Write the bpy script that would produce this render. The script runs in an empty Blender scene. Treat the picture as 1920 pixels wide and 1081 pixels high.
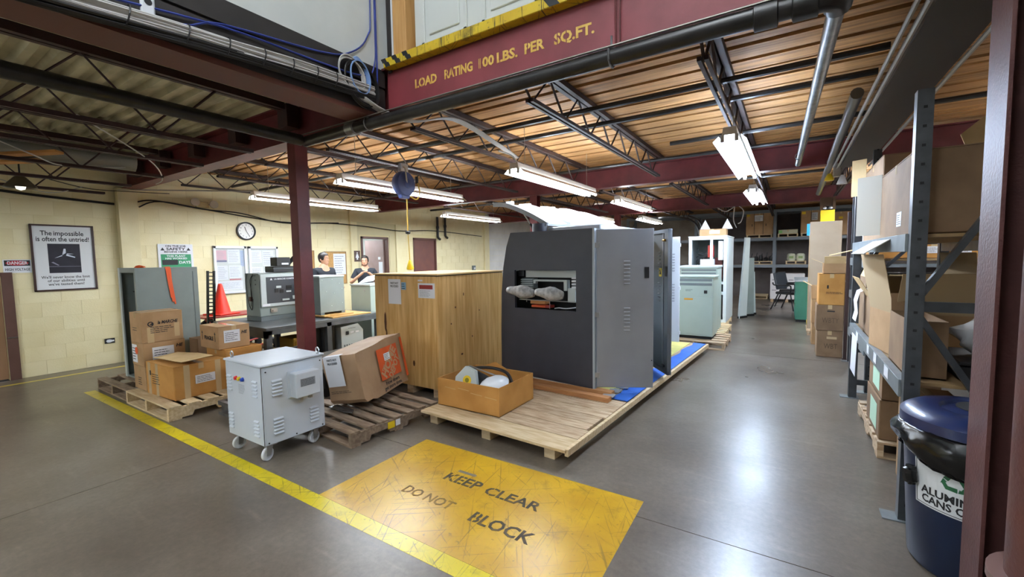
import bpy, bmesh, math, random
from mathutils import Matrix, Vector
random.seed(7)
S = bpy.context.scene
COL = S.collection
PI = math.pi
R = math.radians

# ---------------------------------------------------------------- camera
cam_d = bpy.data.cameras.new('camera'); cam = bpy.data.objects.new('camera', cam_d); COL.objects.link(cam)
cam_d.sensor_fit = 'HORIZONTAL'; cam_d.sensor_width = 36.0; cam_d.lens = 812.0 * 36 / 1920
cam_d.clip_start = 0.05; cam_d.clip_end = 100
_yaw, _pitch, _roll = R(32.707), R(-3.996), R(-0.932)
_f = Vector((-math.sin(_yaw) * math.cos(_pitch), math.cos(_yaw) * math.cos(_pitch), math.sin(_pitch)))
_r0 = Vector((math.cos(_yaw), math.sin(_yaw), 0)); _u0 = _r0.cross(_f)
_r = math.cos(_roll) * _r0 + math.sin(_roll) * _u0
_u = -math.sin(_roll) * _r0 + math.cos(_roll) * _u0
cam.matrix_world = Matrix(((_r.x, _u.x, -_f.x, 0), (_r.y, _u.y, -_f.y, 0), (_r.z, _u.z, -_f.z, 1.53), (0, 0, 0, 1)))
S.camera = cam

# ---------------------------------------------------------------- world, exposure
w = bpy.data.worlds.new('world'); S.world = w; w.use_nodes = True
w.node_tree.nodes['Background'].inputs[0].default_value = (0.75, 0.82, 0.9, 1)
w.node_tree.nodes['Background'].inputs[1].default_value = 0.3
S.view_settings.view_transform = 'Standard'
S.view_settings.look = 'None'
S.view_settings.exposure = 0.5
S.view_settings.gamma = 1.0
S.view_settings.use_curve_mapping = False
TUBE = 80.0          # radiance of the fluorescent tubes

# ---------------------------------------------------------------- materials
def lin(h):
    h = h.lstrip('#'); c = [int(h[i:i + 2], 16) / 255 for i in (0, 2, 4)]
    return tuple((x / 12.92 if x <= 0.04045 else ((x + 0.055) / 1.055) ** 2.4) for x in c) + (1,)
MATS = {}
def mat(name, hexc, rough=0.5, metal=0.0, hex2=None, scale=4.0, stretch=(1, 1, 1), amount=1.0, bump=0.0, bscale=40.0,
        rand=0.0, detail=4.0, emit=0.0, alpha=1.0, trans=0.0, rvar=0.0, ior=None, coat=0.0, contrast=(0.35, 0.65)):
    if name in MATS: return MATS[name]
    m = bpy.data.materials.new(name); m.use_nodes = True; MATS[name] = m
    nt = m.node_tree; N = nt.nodes; L = nt.links
    b = N['Principled BSDF']
    b.inputs['Base Color'].default_value = lin(hexc); b.inputs['Roughness'].default_value = rough; b.inputs['Metallic'].default_value = metal
    if alpha < 1: b.inputs['Alpha'].default_value = alpha
    if trans: b.inputs['Transmission Weight'].default_value = trans
    if ior: b.inputs['IOR'].default_value = ior
    if coat: b.inputs['Coat Weight'].default_value = coat
    if emit:
        b.inputs['Emission Color'].default_value = lin(hexc); b.inputs['Emission Strength'].default_value = emit
    tc = None; mp = None
    if hex2 or bump or rvar:
        tc = N.new('ShaderNodeTexCoord'); mp = N.new('ShaderNodeMapping'); mp.inputs['Scale'].default_value = stretch
        if rand:
            oi0 = N.new('ShaderNodeObjectInfo'); sc = N.new('ShaderNodeVectorMath'); sc.operation = 'SCALE'
            cb = N.new('ShaderNodeCombineXYZ'); cb.inputs[0].default_value = 0
            L.new(oi0.outputs['Random'], cb.inputs[0]); L.new(oi0.outputs['Random'], cb.inputs[1]); L.new(oi0.outputs['Random'], cb.inputs[2])
            L.new(cb.outputs[0], sc.inputs[0]); sc.inputs['Scale'].default_value = 37.0
            ad = N.new('ShaderNodeVectorMath'); ad.operation = 'ADD'
            L.new(tc.outputs['Object'], ad.inputs[0]); L.new(sc.outputs[0], ad.inputs[1]); L.new(ad.outputs[0], mp.inputs['Vector'])
        else:
            L.new(tc.outputs['Object'], mp.inputs['Vector'])
    out = None
    if hex2:
        n = N.new('ShaderNodeTexNoise'); n.inputs['Scale'].default_value = scale; n.inputs['Detail'].default_value = detail
        L.new(mp.outputs[0], n.inputs['Vector'])
        cr = N.new('ShaderNodeValToRGB'); cr.color_ramp.elements[0].position = contrast[0]; cr.color_ramp.elements[1].position = contrast[1]
        cr.color_ramp.elements[0].color = lin(hexc); cr.color_ramp.elements[1].color = lin(hex2)
        L.new(n.outputs['Fac'], cr.inputs['Fac']); out = cr.outputs['Color']
    if rand:
        oi = N.new('ShaderNodeObjectInfo'); mr = N.new('ShaderNodeMapRange')
        mr.inputs['To Min'].default_value = 1 - rand; mr.inputs['To Max'].default_value = 1 + rand
        L.new(oi.outputs['Random'], mr.inputs['Value'])
        hs = N.new('ShaderNodeHueSaturation'); L.new(mr.outputs[0], hs.inputs['Value'])
        if out: L.new(out, hs.inputs['Color'])
        else: hs.inputs['Color'].default_value = lin(hexc)
        out = hs.outputs['Color']
    if out: L.new(out, b.inputs['Base Color'])
    if rvar:
        n3 = N.new('ShaderNodeTexNoise'); n3.inputs['Scale'].default_value = scale * 1.7; n3.inputs['Detail'].default_value = 5
        L.new(mp.outputs[0], n3.inputs['Vector'])
        mr3 = N.new('ShaderNodeMapRange'); mr3.inputs['From Min'].default_value = 0.3; mr3.inputs['From Max'].default_value = 0.7
        mr3.inputs['To Min'].default_value = rough - rvar; mr3.inputs['To Max'].default_value = rough + rvar
        L.new(n3.outputs['Fac'], mr3.inputs['Value']); L.new(mr3.outputs[0], b.inputs['Roughness'])
    if bump:
        n2 = N.new('ShaderNodeTexNoise'); n2.inputs['Scale'].default_value = bscale; n2.inputs['Detail'].default_value = 4
        L.new(mp.outputs[0], n2.inputs['Vector'])
        bp = N.new('ShaderNodeBump'); bp.inputs['Strength'].default_value = bump; bp.inputs['Distance'].default_value = 0.01
        L.new(n2.outputs['Fac'], bp.inputs['Height']); L.new(bp.outputs[0], b.inputs['Normal'])
    return m

M_WALL = mat('block paint cream', 'ece1b8', 0.6, hex2='e4d7a8', scale=2.2, rand=0.015, bump=0.25, bscale=60)
M_WALLW = mat('block paint white', 'dedcd6', 0.6, hex2='cfcdc8', scale=2, rand=0.03, bump=0.25, bscale=60)
M_MORTAR = mat('mortar cream', 'dccf9e', 0.8, bump=0.3)
M_MORTARW = mat('mortar white', 'c0beb8', 0.8)
M_PIL = mat('pilaster paint', 'e9deb4', 0.6, hex2='e1d4a6', scale=3, bump=0.15, bscale=50)
M_BROWNWALL = mat('rear wall block', 'a89f92', 0.8, hex2='94897c', scale=3, bump=0.3, rand=0.05)
M_WHITEWALL = mat('upper wall white', 'd8dbd8', 0.7, hex2='ccd0cd', scale=3)
M_BLACKTRIM = mat('black trim', '2a2523', 0.6, hex2='231f1e', scale=8)
M_SHELL = mat('plaster shell', 'bcb6aa', 0.8, hex2='b0aa9e', scale=2)
M_RED = mat('red oxide steel', '6e2a2c', 0.5, hex2='5c2123', scale=5, bump=0.1, bscale=30)
M_BEAM_LIT = mat('red steel lit tone', '8a3a40', 0.5, hex2='7a3036', scale=4, bump=0.08, bscale=30)  # same dark red steel, with the lit front's brightness put into the colour
M_DKRED = mat('dark red joist steel', '3c1c18', 0.6, hex2='30191a', scale=8)
M_JOIST = mat('dark joist steel', '2a1d1a', 0.6, hex2='3a2520', scale=8)
M_COLBROWN = mat('brown column paint', '5e3a36', 0.5, hex2='52322f', scale=9, bump=0.25, bscale=70)
M_PLANK = mat('deck plank', 'c28f55', 0.65, hex2='8f653a', scale=5, stretch=(0.35, 7, 3), rand=0.16, bump=0.15, bscale=30)
M_PLANKD = mat('deck groove', '1a0f0a', 0.8)
M_CORR = mat('corrugated deck', 'bfb694', 0.55, metal=0.1, hex2='9a9274', scale=3, stretch=(1, 2, 1))
M_PIPEBLK = mat('black pipe', '1d1c1c', 0.35, hex2='2a2828', scale=10)
M_GALV = mat('galvanised steel', '9a9c9e', 0.35, metal=0.85, hex2='7d8082', scale=14)
M_CONDUIT = mat('conduit grey', 'a39c92', 0.4, metal=0.6)
M_YEL = mat('floor paint yellow', 'd9a916', 0.3, hex2='c6950f', scale=3, bump=0.05)
M_TUBE = mat('lit tube', 'ecf5ff', 0.5, emit=TUBE)
M_TUBED = mat('lit daylight tube', 'cfe3ff', 0.5, emit=TUBE * 1.5)
M_FIXT = mat('fixture white', 'd9d6cf', 0.4)
M_WHITE = mat('white paint', 'dfe2e6', 0.4)
M_PAPER = mat('paper white', 'e4e6ea', 0.8)
M_INK = mat('black ink', '1a1a1c', 0.6)
M_BLK = mat('black plastic', '161618', 0.45)
M_CARD = mat('cardboard', 'b39068', 0.8, hex2='a5825a', scale=5, rand=0.06, bump=0.08, bscale=25)
M_CARD2 = mat('cardboard golden', 'c08c48', 0.75, hex2='b07c3a', scale=5, rand=0.05, bump=0.08, bscale=25)
M_CARDD = mat('cardboard dull', '8c7052', 0.8, hex2='7d6247', scale=5, rand=0.08, bump=0.08, bscale=25)
M_CARDL = mat('cardboard cut edge', 'd9bd8c', 0.8, hex2='ccae7c', scale=6)
M_TAPE = mat('packing tape', 'c8ad84', 0.2, coat=0.5)
M_WOODP = mat('pallet wood pale', 'dcc7a2', 0.75, hex2='c6ab80', scale=6, stretch=(1, 6, 6), rand=0.1, bump=0.15)
M_WOODM = mat('pallet wood', 'cbb596', 0.75, hex2='a88c6c', scale=6, stretch=(1, 6, 6), rand=0.12, bump=0.15)
M_WOODD = mat('pallet wood dark', '93806a', 0.75, hex2='735e4b', scale=6, stretch=(1, 6, 6), rand=0.15, bump=0.15)
M_PLY = mat('plywood', 'e2bb7c', 0.6, hex2='c89a54', scale=3, stretch=(9, 9, 0.7), bump=0.06, detail=6)
M_PLYT = mat('plywood edge', 'dcb880', 0.7)
M_GREY = mat('grey enamel', '8a9490', 0.4, hex2='828c88', scale=4)
M_GREYD = mat('dark grey enamel', '6d7678', 0.4, hex2='656e70', scale=4)
M_GREYL = mat('light grey enamel', 'c3ccca', 0.35)
M_GREEN = mat('grey green enamel', 'a9b8ae', 0.4, hex2='a2b1a7', scale=3)
M_CHAR = mat('charcoal panel', '383a43', 0.4, hex2='33353e', scale=6)
M_MACH = mat('machine grey', '9a9ca0', 0.4, metal=0.1, hex2='929498', scale=3)
M_MACHIN = mat('machine inner grey', '64686c', 0.35, metal=0.2)
M_TEALG = mat('desk green', '3f7d68', 0.4, hex2='3a7561', scale=5)
M_RACK = mat('rack steel', '4a4d50', 0.4, metal=0.3, hex2='3d4043', scale=12)
M_RACKG = mat('rack shelf galvanised', '8c9496', 0.4, metal=0.4, hex2='7d8588', scale=10)
M_NAVY = mat('navy plastic', '16233f', 0.35)
M_BAG = mat('black bag', '0f0f10', 0.22)
M_ORANGE = mat('orange ribbon', 'e8602a', 0.6)
M_CONE = mat('cone orange', 'f0341c', 0.45)
M_REDP = mat('red paint', 'a83226', 0.4)
M_CLEAR = mat('clear film', 'e8ecee', 0.15, alpha=0.55)
M_BUBB = mat('bubble wrap', 'c8c8c6', 0.3, hex2='8e8e8c', scale=18, bump=0.8, bscale=60)
M_SKIN = mat('skin', 'd3a182', 0.5)
M_HAIR = mat('dark hair', '17110f', 0.5)
M_SHIRT = mat('dark shirt', '1c222c', 0.8)
M_DOORB = mat('brown door', '6f453a', 0.45, hex2='67403a', scale=6)
M_DOORW = mat('white door', 'd4d8d4', 0.45)
M_BLUE = mat('blue plastic', '2f5fb5', 0.4)
M_REELB = mat('reel blue', '44558f', 0.4)
M_CABLEB = mat('cable blue', '2a3a86', 0.45)
M_CABLEL = mat('cable light blue', '7f9fd0', 0.45)
M_CABLEW = mat('cable grey', 'b6b4b0', 0.5)
M_CABLEK = mat('cable black', '181718', 0.5)
M_YELP = mat('bright yellow', 'e8c81c', 0.45)
M_GLASS = mat('cabinet glass', 'dfe8ea', 0.05, alpha=0.12)
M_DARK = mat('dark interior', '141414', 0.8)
M_MAROON = mat('maroon label', '5e3a32', 0.5)
M_GREENB = mat('bright green', '3b9a22', 0.4)
M_FOAM = mat('foam yellow sheet', 'd8d27a', 0.6, hex2='c6c06c', scale=6)
M_STEEL = mat('bare steel', 'b4b6b8', 0.3, metal=0.9)
M_BRASS = mat('brass', 'b5873a', 0.3, metal=0.8)
M_TABLE = mat('dark table steel', '5c6062', 0.4, metal=0.1, hex2='4e5254', scale=6)

# ---------------------------------------------------------------- mesh helpers
class MB:
    def __init__(s, off=(0, 0, 0)):
        s.v = []; s.f = []; s.off = Vector(off)
    def add(s, vs, fs):
        n = len(s.v); s.v += [tuple(Vector(p) - s.off) for p in vs]; s.f += [tuple(i + n for i in f) for f in fs]; return s
    def box(s, x0, y0, z0, x1, y1, z1):
        x0, x1 = sorted((x0, x1)); y0, y1 = sorted((y0, y1)); z0, z1 = sorted((z0, z1))
        return s.add([(x0, y0, z0), (x1, y0, z0), (x1, y1, z0), (x0, y1, z0), (x0, y0, z1), (x1, y0, z1), (x1, y1, z1), (x0, y1, z1)],
                     [(0, 3, 2, 1), (4, 5, 6, 7), (0, 1, 5, 4), (1, 2, 6, 5), (2, 3, 7, 6), (3, 0, 4, 7)])
    def basis(s, o, xd, yd, w, h, t, back=0.0):
        # box of width w along xd, height h along yd, from o, thickness t along the normal xd x yd
        o = Vector(o); xd = Vector(xd).normalized(); yd = Vector(yd).normalized(); n = xd.cross(yd)
        a = o - n * back; b = o + n * t
        vs = [a, a + xd * w, a + xd * w + yd * h, a + yd * h, b, b + xd * w, b + xd * w + yd * h, b + yd * h]
        return s.add(vs, [(0, 3, 2, 1), (4, 5, 6, 7), (0, 1, 5, 4), (1, 2, 6, 5), (2, 3, 7, 6), (3, 0, 4, 7)])
    def bar(s, p, q, w, h=None, up=(0, 0, 1)):
        h = h or w; p = Vector(p); q = Vector(q); d = (q - p).normalized(); up = Vector(up)
        if abs(d.dot(up)) > 0.99: up = Vector((1, 0, 0))
        x = d.cross(up).normalized() * (w / 2); y = x.cross(d).normalized() * (h / 2)
        vs = [p - x - y, p + x - y, p + x + y, p - x + y, q - x - y, q + x - y, q + x + y, q - x + y]
        return s.add(vs, [(0, 1, 2, 3), (7, 6, 5, 4), (0, 4, 5, 1), (1, 5, 6, 2), (2, 6, 7, 3), (3, 7, 4, 0)])
    def tube(s, pts, r, n=6, cap=True):
        pts = [Vector(p) for p in pts]; rs = r if isinstance(r, (list, tuple)) else [r] * len(pts)
        vs = []; fs = []; prev = None
        for i, p in enumerate(pts):
            d = (pts[min(i + 1, len(pts) - 1)] - pts[max(i - 1, 0)]).normalized()
            if prev is None:
                a = Vector((0, 0, 1)) if abs(d.z) < 0.9 else Vector((1, 0, 0)); x = d.cross(a).normalized()
            else:
                x = (prev - d * prev.dot(d)).normalized()
            prev = x; y = d.cross(x)
            for k in range(n):
                t = 2 * PI * k / n; vs.append(p + (x * math.cos(t) + y * math.sin(t)) * rs[i])
        for i in range(len(pts) - 1):
            for k in range(n):
                a = i * n + k; b = i * n + (k + 1) % n; fs.append((a, b, b + n, a + n))
        if cap:
            fs.append(tuple(reversed(range(n)))); fs.append(tuple(range(len(vs) - n, len(vs))))
        return s.add(vs, fs)
    def lathe(s, prof, c=(0, 0, 0), n=20, axis='Z', a0=0.0, a1=2 * PI):
        c = Vector(c); full = abs(a1 - a0 - 2 * PI) < 1e-6; m = n if full else n + 1; vs = []; fs = []
        for r, z in prof:
            for k in range(m):
                t = a0 + (a1 - a0) * k / n; u, v2 = r * math.cos(t), r * math.sin(t)
                p = (u, v2, z) if axis == 'Z' else ((z, u, v2) if axis == 'X' else (v2, z, u))
                vs.append(c + Vector(p))
        for i in range(len(prof) - 1):
            for k in range(n):
                k2 = (k + 1) % m if full else k + 1
                fs.append((i * m + k, i * m + k2, (i + 1) * m + k2, (i + 1) * m + k))
        return s.add(vs, fs)
    def disc(s, c, r, n=20, axis='Z', t=0.004):
        return s.lathe([(0.0001, 0), (r, 0), (r, t), (0.0001, t)], c, n, axis)
    def prism(s, poly, o, xd, yd, t):
        o = Vector(o); xd = Vector(xd).normalized(); yd = Vector(yd).normalized(); n = xd.cross(yd); k = len(poly)
        vs = [o + xd * a + yd * b for a, b in poly] + [o + xd * a + yd * b + n * t for a, b in poly]
        fs = [tuple(reversed(range(k))), tuple(range(k, 2 * k))] + [(i, (i + 1) % k, (i + 1) % k + k, i + k) for i in range(k)]
        return s.add(vs, fs)
    def mesh(s, name, m, smooth=False, bevel=0.0, seg=1):
        me = bpy.data.meshes.new(name); me.from_pydata(s.v, [], s.f)
        bm = bmesh.new(); bm.from_mesh(me)
        bmesh.ops.recalc_face_normals(bm, faces=bm.faces)
        if bevel:
            bmesh.ops.bevel(bm, geom=[e for e in bm.edges], offset=bevel, segments=seg, affect='EDGES', clamp_overlap=True, profile=0.5)
        bm.to_mesh(me); bm.free()
        if m: me.materials.append(m)
        if smooth:
            for p in me.polygons: p.use_smooth = True
            try: me.set_sharp_from_angle(angle=R(40))
            except Exception: pass
        return me
    def build(s, name, m, parent=None, smooth=False, bevel=0.0, seg=1, **kw):
        return link(name, s.mesh(name, m, smooth, bevel, seg), parent, **kw)
def link(name, me, parent=None, loc=None, rot=None, kind=None):
    o = bpy.data.objects.new(name, me); COL.objects.link(o)
    if parent: o.parent = parent
    if loc is not None: o.location = loc
    if rot is not None: o.rotation_euler = rot
    if kind: o['kind'] = kind
    return o
def tag(o, label=None, cat=None, group=None, kind=None):
    if label: o['label'] = label
    if cat: o['category'] = cat
    if group: o['group'] = group
    if kind: o['kind'] = kind
    return o
def thing(name, label, cat, loc=(0, 0, 0), rz=0.0, group=None, rot=None):
    o = bpy.data.objects.new(name, None); COL.objects.link(o); o.location = loc
    o.rotation_euler = rot if rot is not None else (0, 0, rz); o.empty_display_size = 0.1
    return tag(o, label, cat, group)
def struct(mb, name, m, parent=None, **kw):
    o = mb.build(name, m, parent, **kw)
    if parent is None: o['kind'] = 'structure'
    return o
def sempty(name, loc=(0, 0, 0)):
    o = bpy.data.objects.new(name, None); COL.objects.link(o); o.location = loc; o['kind'] = 'structure'; return o
def copy_tree(o, parent=None):
    c = o.copy(); COL.objects.link(c)
    if parent is not None: c.parent = parent
    for ch in list(o.children): copy_tree(ch, c)
    return c
def frame_matrix(o, xd, yd):
    xd = Vector(xd).normalized(); yd = Vector(yd); n = xd.cross(yd).normalized(); yd = n.cross(xd)
    return Matrix(((xd.x, yd.x, n.x, o[0]), (xd.y, yd.y, n.y, o[1]), (xd.z, yd.z, n.z, o[2]), (0, 0, 0, 1)))
def text_mesh(s, size, width=None, bold=0.0, shear=0.0, align='CENTER', spacing=1.0, depth=0.0006, line=1.0):
    c = bpy.data.curves.new('lettering', 'FONT'); c.body = s; c.size = size; c.offset = bold * size; c.shear = shear
    c.align_x = align; c.align_y = 'CENTER'; c.extrude = depth; c.space_character = spacing; c.resolution_u = 2; c.space_line = line
    o = bpy.data.objects.new('lettering', c); me = bpy.data.meshes.new_from_object(o)
    bpy.data.objects.remove(o); bpy.data.curves.remove(c)
    if width:
        xs = [v.co.x for v in me.vertices]; k = width / max(1e-6, (max(xs) - min(xs)))
        for v in me.vertices: v.co.x *= k
    return me
def text(s, size, m, parent, o, xd=(1, 0, 0), yd=(0, 0, 1), name='lettering', **kw):
    me = text_mesh(s, size, **kw); me.materials.clear(); me.materials.append(m)
    ob = bpy.data.objects.new(name, me); COL.objects.link(ob)
    if parent: ob.parent = parent
    ob.matrix_local = frame_matrix(o, xd, yd)
    return ob
def stencil(s, size, m, parent, o, xd, yd, width, gap=0.05, bold=0.03, skip='IT1.LJ ', shear=0.0, name='lettering'):
    # stencilled line: every letter is cut by a narrow upright bridge
    me = text_mesh(s, size, width=width, bold=bold, align='LEFT', shear=shear, depth=0.0005)
    bm = bmesh.new(); bm.from_mesh(me)
    # islands by x overlap -> letters
    bm.verts.ensure_lookup_table(); seen = set(); spans = []
    for v in bm.verts:
        if v.index in seen: continue
        st = [v]; seen.add(v.index); xs = []
        while st:
            q = st.pop(); xs.append(q.co.x)
            for e in q.link_edges:
                t = e.other_vert(q)
                if t.index not in seen: seen.add(t.index); st.append(t)
        spans.append((min(xs), max(xs)))
    spans.sort(); chars = [c for c in s if c != ' ']
    for (a, b), c in zip(spans, chars):
        if c in skip: continue
        mid = (a + b) / 2; g = gap * size / 2
        for xx in (mid - g, mid + g):
            bmesh.ops.bisect_plane(bm, geom=bm.verts[:] + bm.edges[:] + bm.faces[:], plane_co=(xx, 0, 0), plane_no=(1, 0, 0))
        kill = [f for f in bm.faces if mid - g < f.calc_center_median().x < mid + g]
        bmesh.ops.delete(bm, geom=kill, context='FACES')
    bm.to_mesh(me); bm.free(); me.materials.clear(); me.materials.append(m)
    ob = bpy.data.objects.new(name, me); COL.objects.link(ob)
    if parent: ob.parent = parent
    ob.matrix_local = frame_matrix(o, xd, yd)
    return ob
def rect(name, m, parent, o, xd, yd, w, h, t=0.0015, **kw):
    return MB().basis(o, xd, yd, w, h, t).build(name, m, parent, **kw)
def lines(parent, o, xd, yd, w, h, n, m=None, t=0.0006, seed=1, name='print', fill=0.28, ragged=0.35):
    rr = random.Random(seed); mb = MB(); xd = Vector(xd).normalized(); yd = Vector(yd).normalized(); o = Vector(o); lh = h / n
    for i in range(n):
        x = 0.0; end = w * (1 - ragged * rr.random())
        while x < end - 0.02 * w:
            ww = min(end - x, w * rr.uniform(0.08, 0.25)); mb.basis(o + xd * x + yd * (h - (i + 0.75) * lh), xd, yd, ww, lh * fill, t); x += ww + w * 0.025
    return mb.build(name, m or M_INK, parent)
ORD = ['first', 'second', 'third', 'fourth', 'fifth', 'sixth', 'seventh', 'eighth', 'ninth', 'tenth', 'eleventh', 'twelfth']

# ================================================================ THE SETTING
XL, XR, YF, YB, DECK, ROOF = -8.8, 5.2, -6.0, 18.8, 3.12, 6.2
# ---- floor: slabs with saw-cut joints
def floor_mat():
    m = bpy.data.materials.new('sealed concrete'); m.use_nodes = True; nt = m.node_tree; N = nt.nodes; L = nt.links; b = N['Principled BSDF']
    tc = N.new('ShaderNodeTexCoord')
    n1 = N.new('ShaderNodeTexNoise'); n1.inputs['Scale'].default_value = 0.9; n1.inputs['Detail'].default_value = 8; n1.inputs['Roughness'].default_value = 0.65
    L.new(tc.outputs['Object'], n1.inputs['Vector'])
    cr = N.new('ShaderNodeValToRGB'); e = cr.color_ramp.elements
    e[0].position = 0.3; e[0].color = lin('534a40'); e[1].position = 0.72; e[1].color = lin('787065')
    k = e.new(0.5); k.color = lin('655c51')
    L.new(n1.outputs['Fac'], cr.inputs['Fac'])
    mp = N.new('ShaderNodeMapping'); mp.inputs['Scale'].default_value = (1.2, 9, 1); mp.inputs['Rotation'].default_value = (0, 0, 0.5); L.new(tc.outputs['Object'], mp.inputs['Vector'])
    n2 = N.new('ShaderNodeTexNoise'); n2.inputs['Scale'].default_value = 1.6; n2.inputs['Detail'].default_value = 10; L.new(mp.outputs[0], n2.inputs['Vector'])
    cr2 = N.new('ShaderNodeValToRGB'); cr2.color_ramp.elements[0].position = 0.6; cr2.color_ramp.elements[1].position = 0.78
    cr2.color_ramp.elements[0].color = (0, 0, 0, 1); cr2.color_ramp.elements[1].color = (0.4, 0.4, 0.4, 1)
    L.new(n2.outputs['Fac'], cr2.inputs['Fac'])
    mx = N.new('ShaderNodeMixRGB'); mx.blend_type = 'MIX'; mx.inputs[2].default_value = lin('887d6f')
    L.new(cr2.outputs['Color'], mx.inputs[0]); L.new(cr.outputs['Color'], mx.inputs[1])
    n4 = N.new('ShaderNodeTexNoise'); n4.inputs['Scale'].default_value = 28; n4.inputs['Detail'].default_value = 9; n4.inputs['Roughness'].default_value = 0.75; L.new(tc.outputs['Object'], n4.inputs['Vector'])
    mr4 = N.new('ShaderNodeMapRange'); mr4.inputs['From Min'].default_value = 0.3; mr4.inputs['From Max'].default_value = 0.7; mr4.inputs['To Min'].default_value = 0.76; mr4.inputs['To Max'].default_value = 1.24; L.new(n4.outputs['Fac'], mr4.inputs['Value'])
    hs = N.new('ShaderNodeHueSaturation'); L.new(mr4.outputs[0], hs.inputs['Value']); L.new(mx.outputs[0], hs.inputs['Color'])
    L.new(hs.outputs[0], b.inputs['Base Color']); b.inputs['Specular IOR Level'].default_value = 0.6
    n3 = N.new('ShaderNodeTexNoise'); n3.inputs['Scale'].default_value = 1.3; n3.inputs['Detail'].default_value = 7; L.new(tc.outputs['Object'], n3.inputs['Vector'])
    mr = N.new('ShaderNodeMapRange'); mr.inputs['From Min'].default_value = 0.3; mr.inputs['From Max'].default_value = 0.7; mr.inputs['To Min'].default_value = 0.27; mr.inputs['To Max'].default_value = 0.36
    L.new(n3.outputs['Fac'], mr.inputs['Value']); L.new(mr.outputs[0], b.inputs['Roughness'])
    return m
M_FLOOR = floor_mat()
M_JOINT = mat('floor joint', '2a2622', 0.8)
floor = struct(MB().box(-11.6, YF, -0.2, XR, YB, -0.008), 'floor', M_JOINT)
_xs = [XL - 0.001, -4.0, 1.05, XR]; _ys = [YF, -2.6, 2.453, 7.5, 12.6, YB]; g = 0.003
for i in range(len(_xs) - 1):
    for j in range(len(_ys) - 1):
        MB().box(_xs[i] + g, _ys[j] + g, -0.06, _xs[i + 1] - g, _ys[j + 1] - g, 0.0).build('slab', M_FLOOR, floor)
MB().box(-11.6, 6.2, -0.06, XL, 8.6, 0.0).build('slab', M_FLOOR, floor)

# ---- painted floor markings
def worn_yellow(name, c1, c2, wear, worn='8a7440', rough=0.3):
    m = bpy.data.materials.new(name); m.use_nodes = True; nt = m.node_tree; N = nt.nodes; L = nt.links; b = N['Principled BSDF']; b.inputs['Roughness'].default_value = rough
    tc = N.new('ShaderNodeTexCoord')
    n1 = N.new('ShaderNodeTexNoise'); n1.inputs['Scale'].default_value = 3.0; n1.inputs['Detail'].default_value = 6; L.new(tc.outputs['Object'], n1.inputs['Vector'])
    cr = N.new('ShaderNodeValToRGB'); cr.color_ramp.elements[0].position = 0.35; cr.color_ramp.elements[1].position = 0.65; cr.color_ramp.elements[0].color = lin(c1); cr.color_ramp.elements[1].color = lin(c2)
    L.new(n1.outputs['Fac'], cr.inputs['Fac'])
    last = cr.outputs['Color']
    for ang, sx, sy, sc, lo, hi in ((0.5, 1.0, 22, 2.6, 0.60, 0.68), (1.45, 1.0, 30, 2.2, 0.60, 0.66), (2.5, 1.0, 40, 1.5, 0.61, 0.655), (1.0, 1.0, 50, 1.1, 0.615, 0.65), (0.0, 1, 1, 5.0, 0.56, 0.75), (0.0, 1, 1, 26, 0.62, 0.70)):
        mr_ = N.new('ShaderNodeMapping'); mr_.inputs['Rotation'].default_value = (0, 0, ang); L.new(tc.outputs['Object'], mr_.inputs['Vector'])
        mp = N.new('ShaderNodeMapping'); mp.inputs['Scale'].default_value = (sx, sy, 1); L.new(mr_.outputs[0], mp.inputs['Vector'])
        n2 = N.new('ShaderNodeTexNoise'); n2.inputs['Scale'].default_value = sc; n2.inputs['Detail'].default_value = 6; n2.inputs['Roughness'].default_value = 0.62; L.new(mp.outputs[0], n2.inputs['Vector'])
        c2n = N.new('ShaderNodeValToRGB'); c2n.color_ramp.elements[0].position = lo; c2n.color_ramp.elements[1].position = hi
        c2n.color_ramp.elements[0].color = (0, 0, 0, 1); c2n.color_ramp.elements[1].color = (wear, wear, wear, 1); L.new(n2.outputs['Fac'], c2n.inputs['Fac'])
        mx = N.new('ShaderNodeMixRGB'); mx.inputs[2].default_value = lin(worn); L.new(c2n.outputs['Color'], mx.inputs[0]); L.new(last, mx.inputs[1]); last = mx.outputs[0]
    L.new(last, b.inputs['Base Color']); return m
M_YBOX = worn_yellow('keep clear paint', 'd2a61e', 'bd9018', 0.6, '6a5424')
M_YLINE = worn_yellow('lane line paint', 'dcc916', 'd0b810', 0.7, '6d5c28')
M_YWALL = worn_yellow('wall line paint', 'd9c84a', 'cdb93c', 0.3)
tag(MB().box(-7.13, 1.512, 0.0, -0.2, 1.615, 0.0012).build('lane_line', M_YLINE), 'worn bright yellow lane line running past the pallets on the floor', 'floor line')
tag(MB().box(-8.48, -3.0, 0.0, -8.41, 6.5, 0.0012).build('wall_line', M_YWALL), 'narrow yellow floor line along the foot of the cream wall', 'floor line')
kc = tag(MB().prism([(-2.572, 1.617), (-0.716, 1.617), (-0.734, 2.626), (-2.577, 2.626)], (0, 0, 0), (1, 0, 0), (0, 1, 0), 0.0011).build('keep_clear_marking', M_YBOX), 'yellow keep clear do not block rectangle painted on the floor', 'floor marking')
M_STEN = mat('worn black stencil', '2c2412', 0.6, hex2='5a451a', scale=14, contrast=(0.45, 0.7))
M_STEN2 = mat('faded black stencil', '6a5018', 0.6, hex2='8a6a18', scale=14)
stencil('KEEP', 0.135, M_STEN, kc, (-2.02, 2.235, 0.002), (1, 0, 0), (0.0, 1, 0), 0.30, skip='L ', bold=0.02, shear=0.0)
stencil('CLEAR', 0.125, M_STEN, kc, (-1.665, 2.225, 0.002), (1, 0, 0), (0.0, 1, 0), 0.41, skip='L ', bold=0.02)
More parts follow.
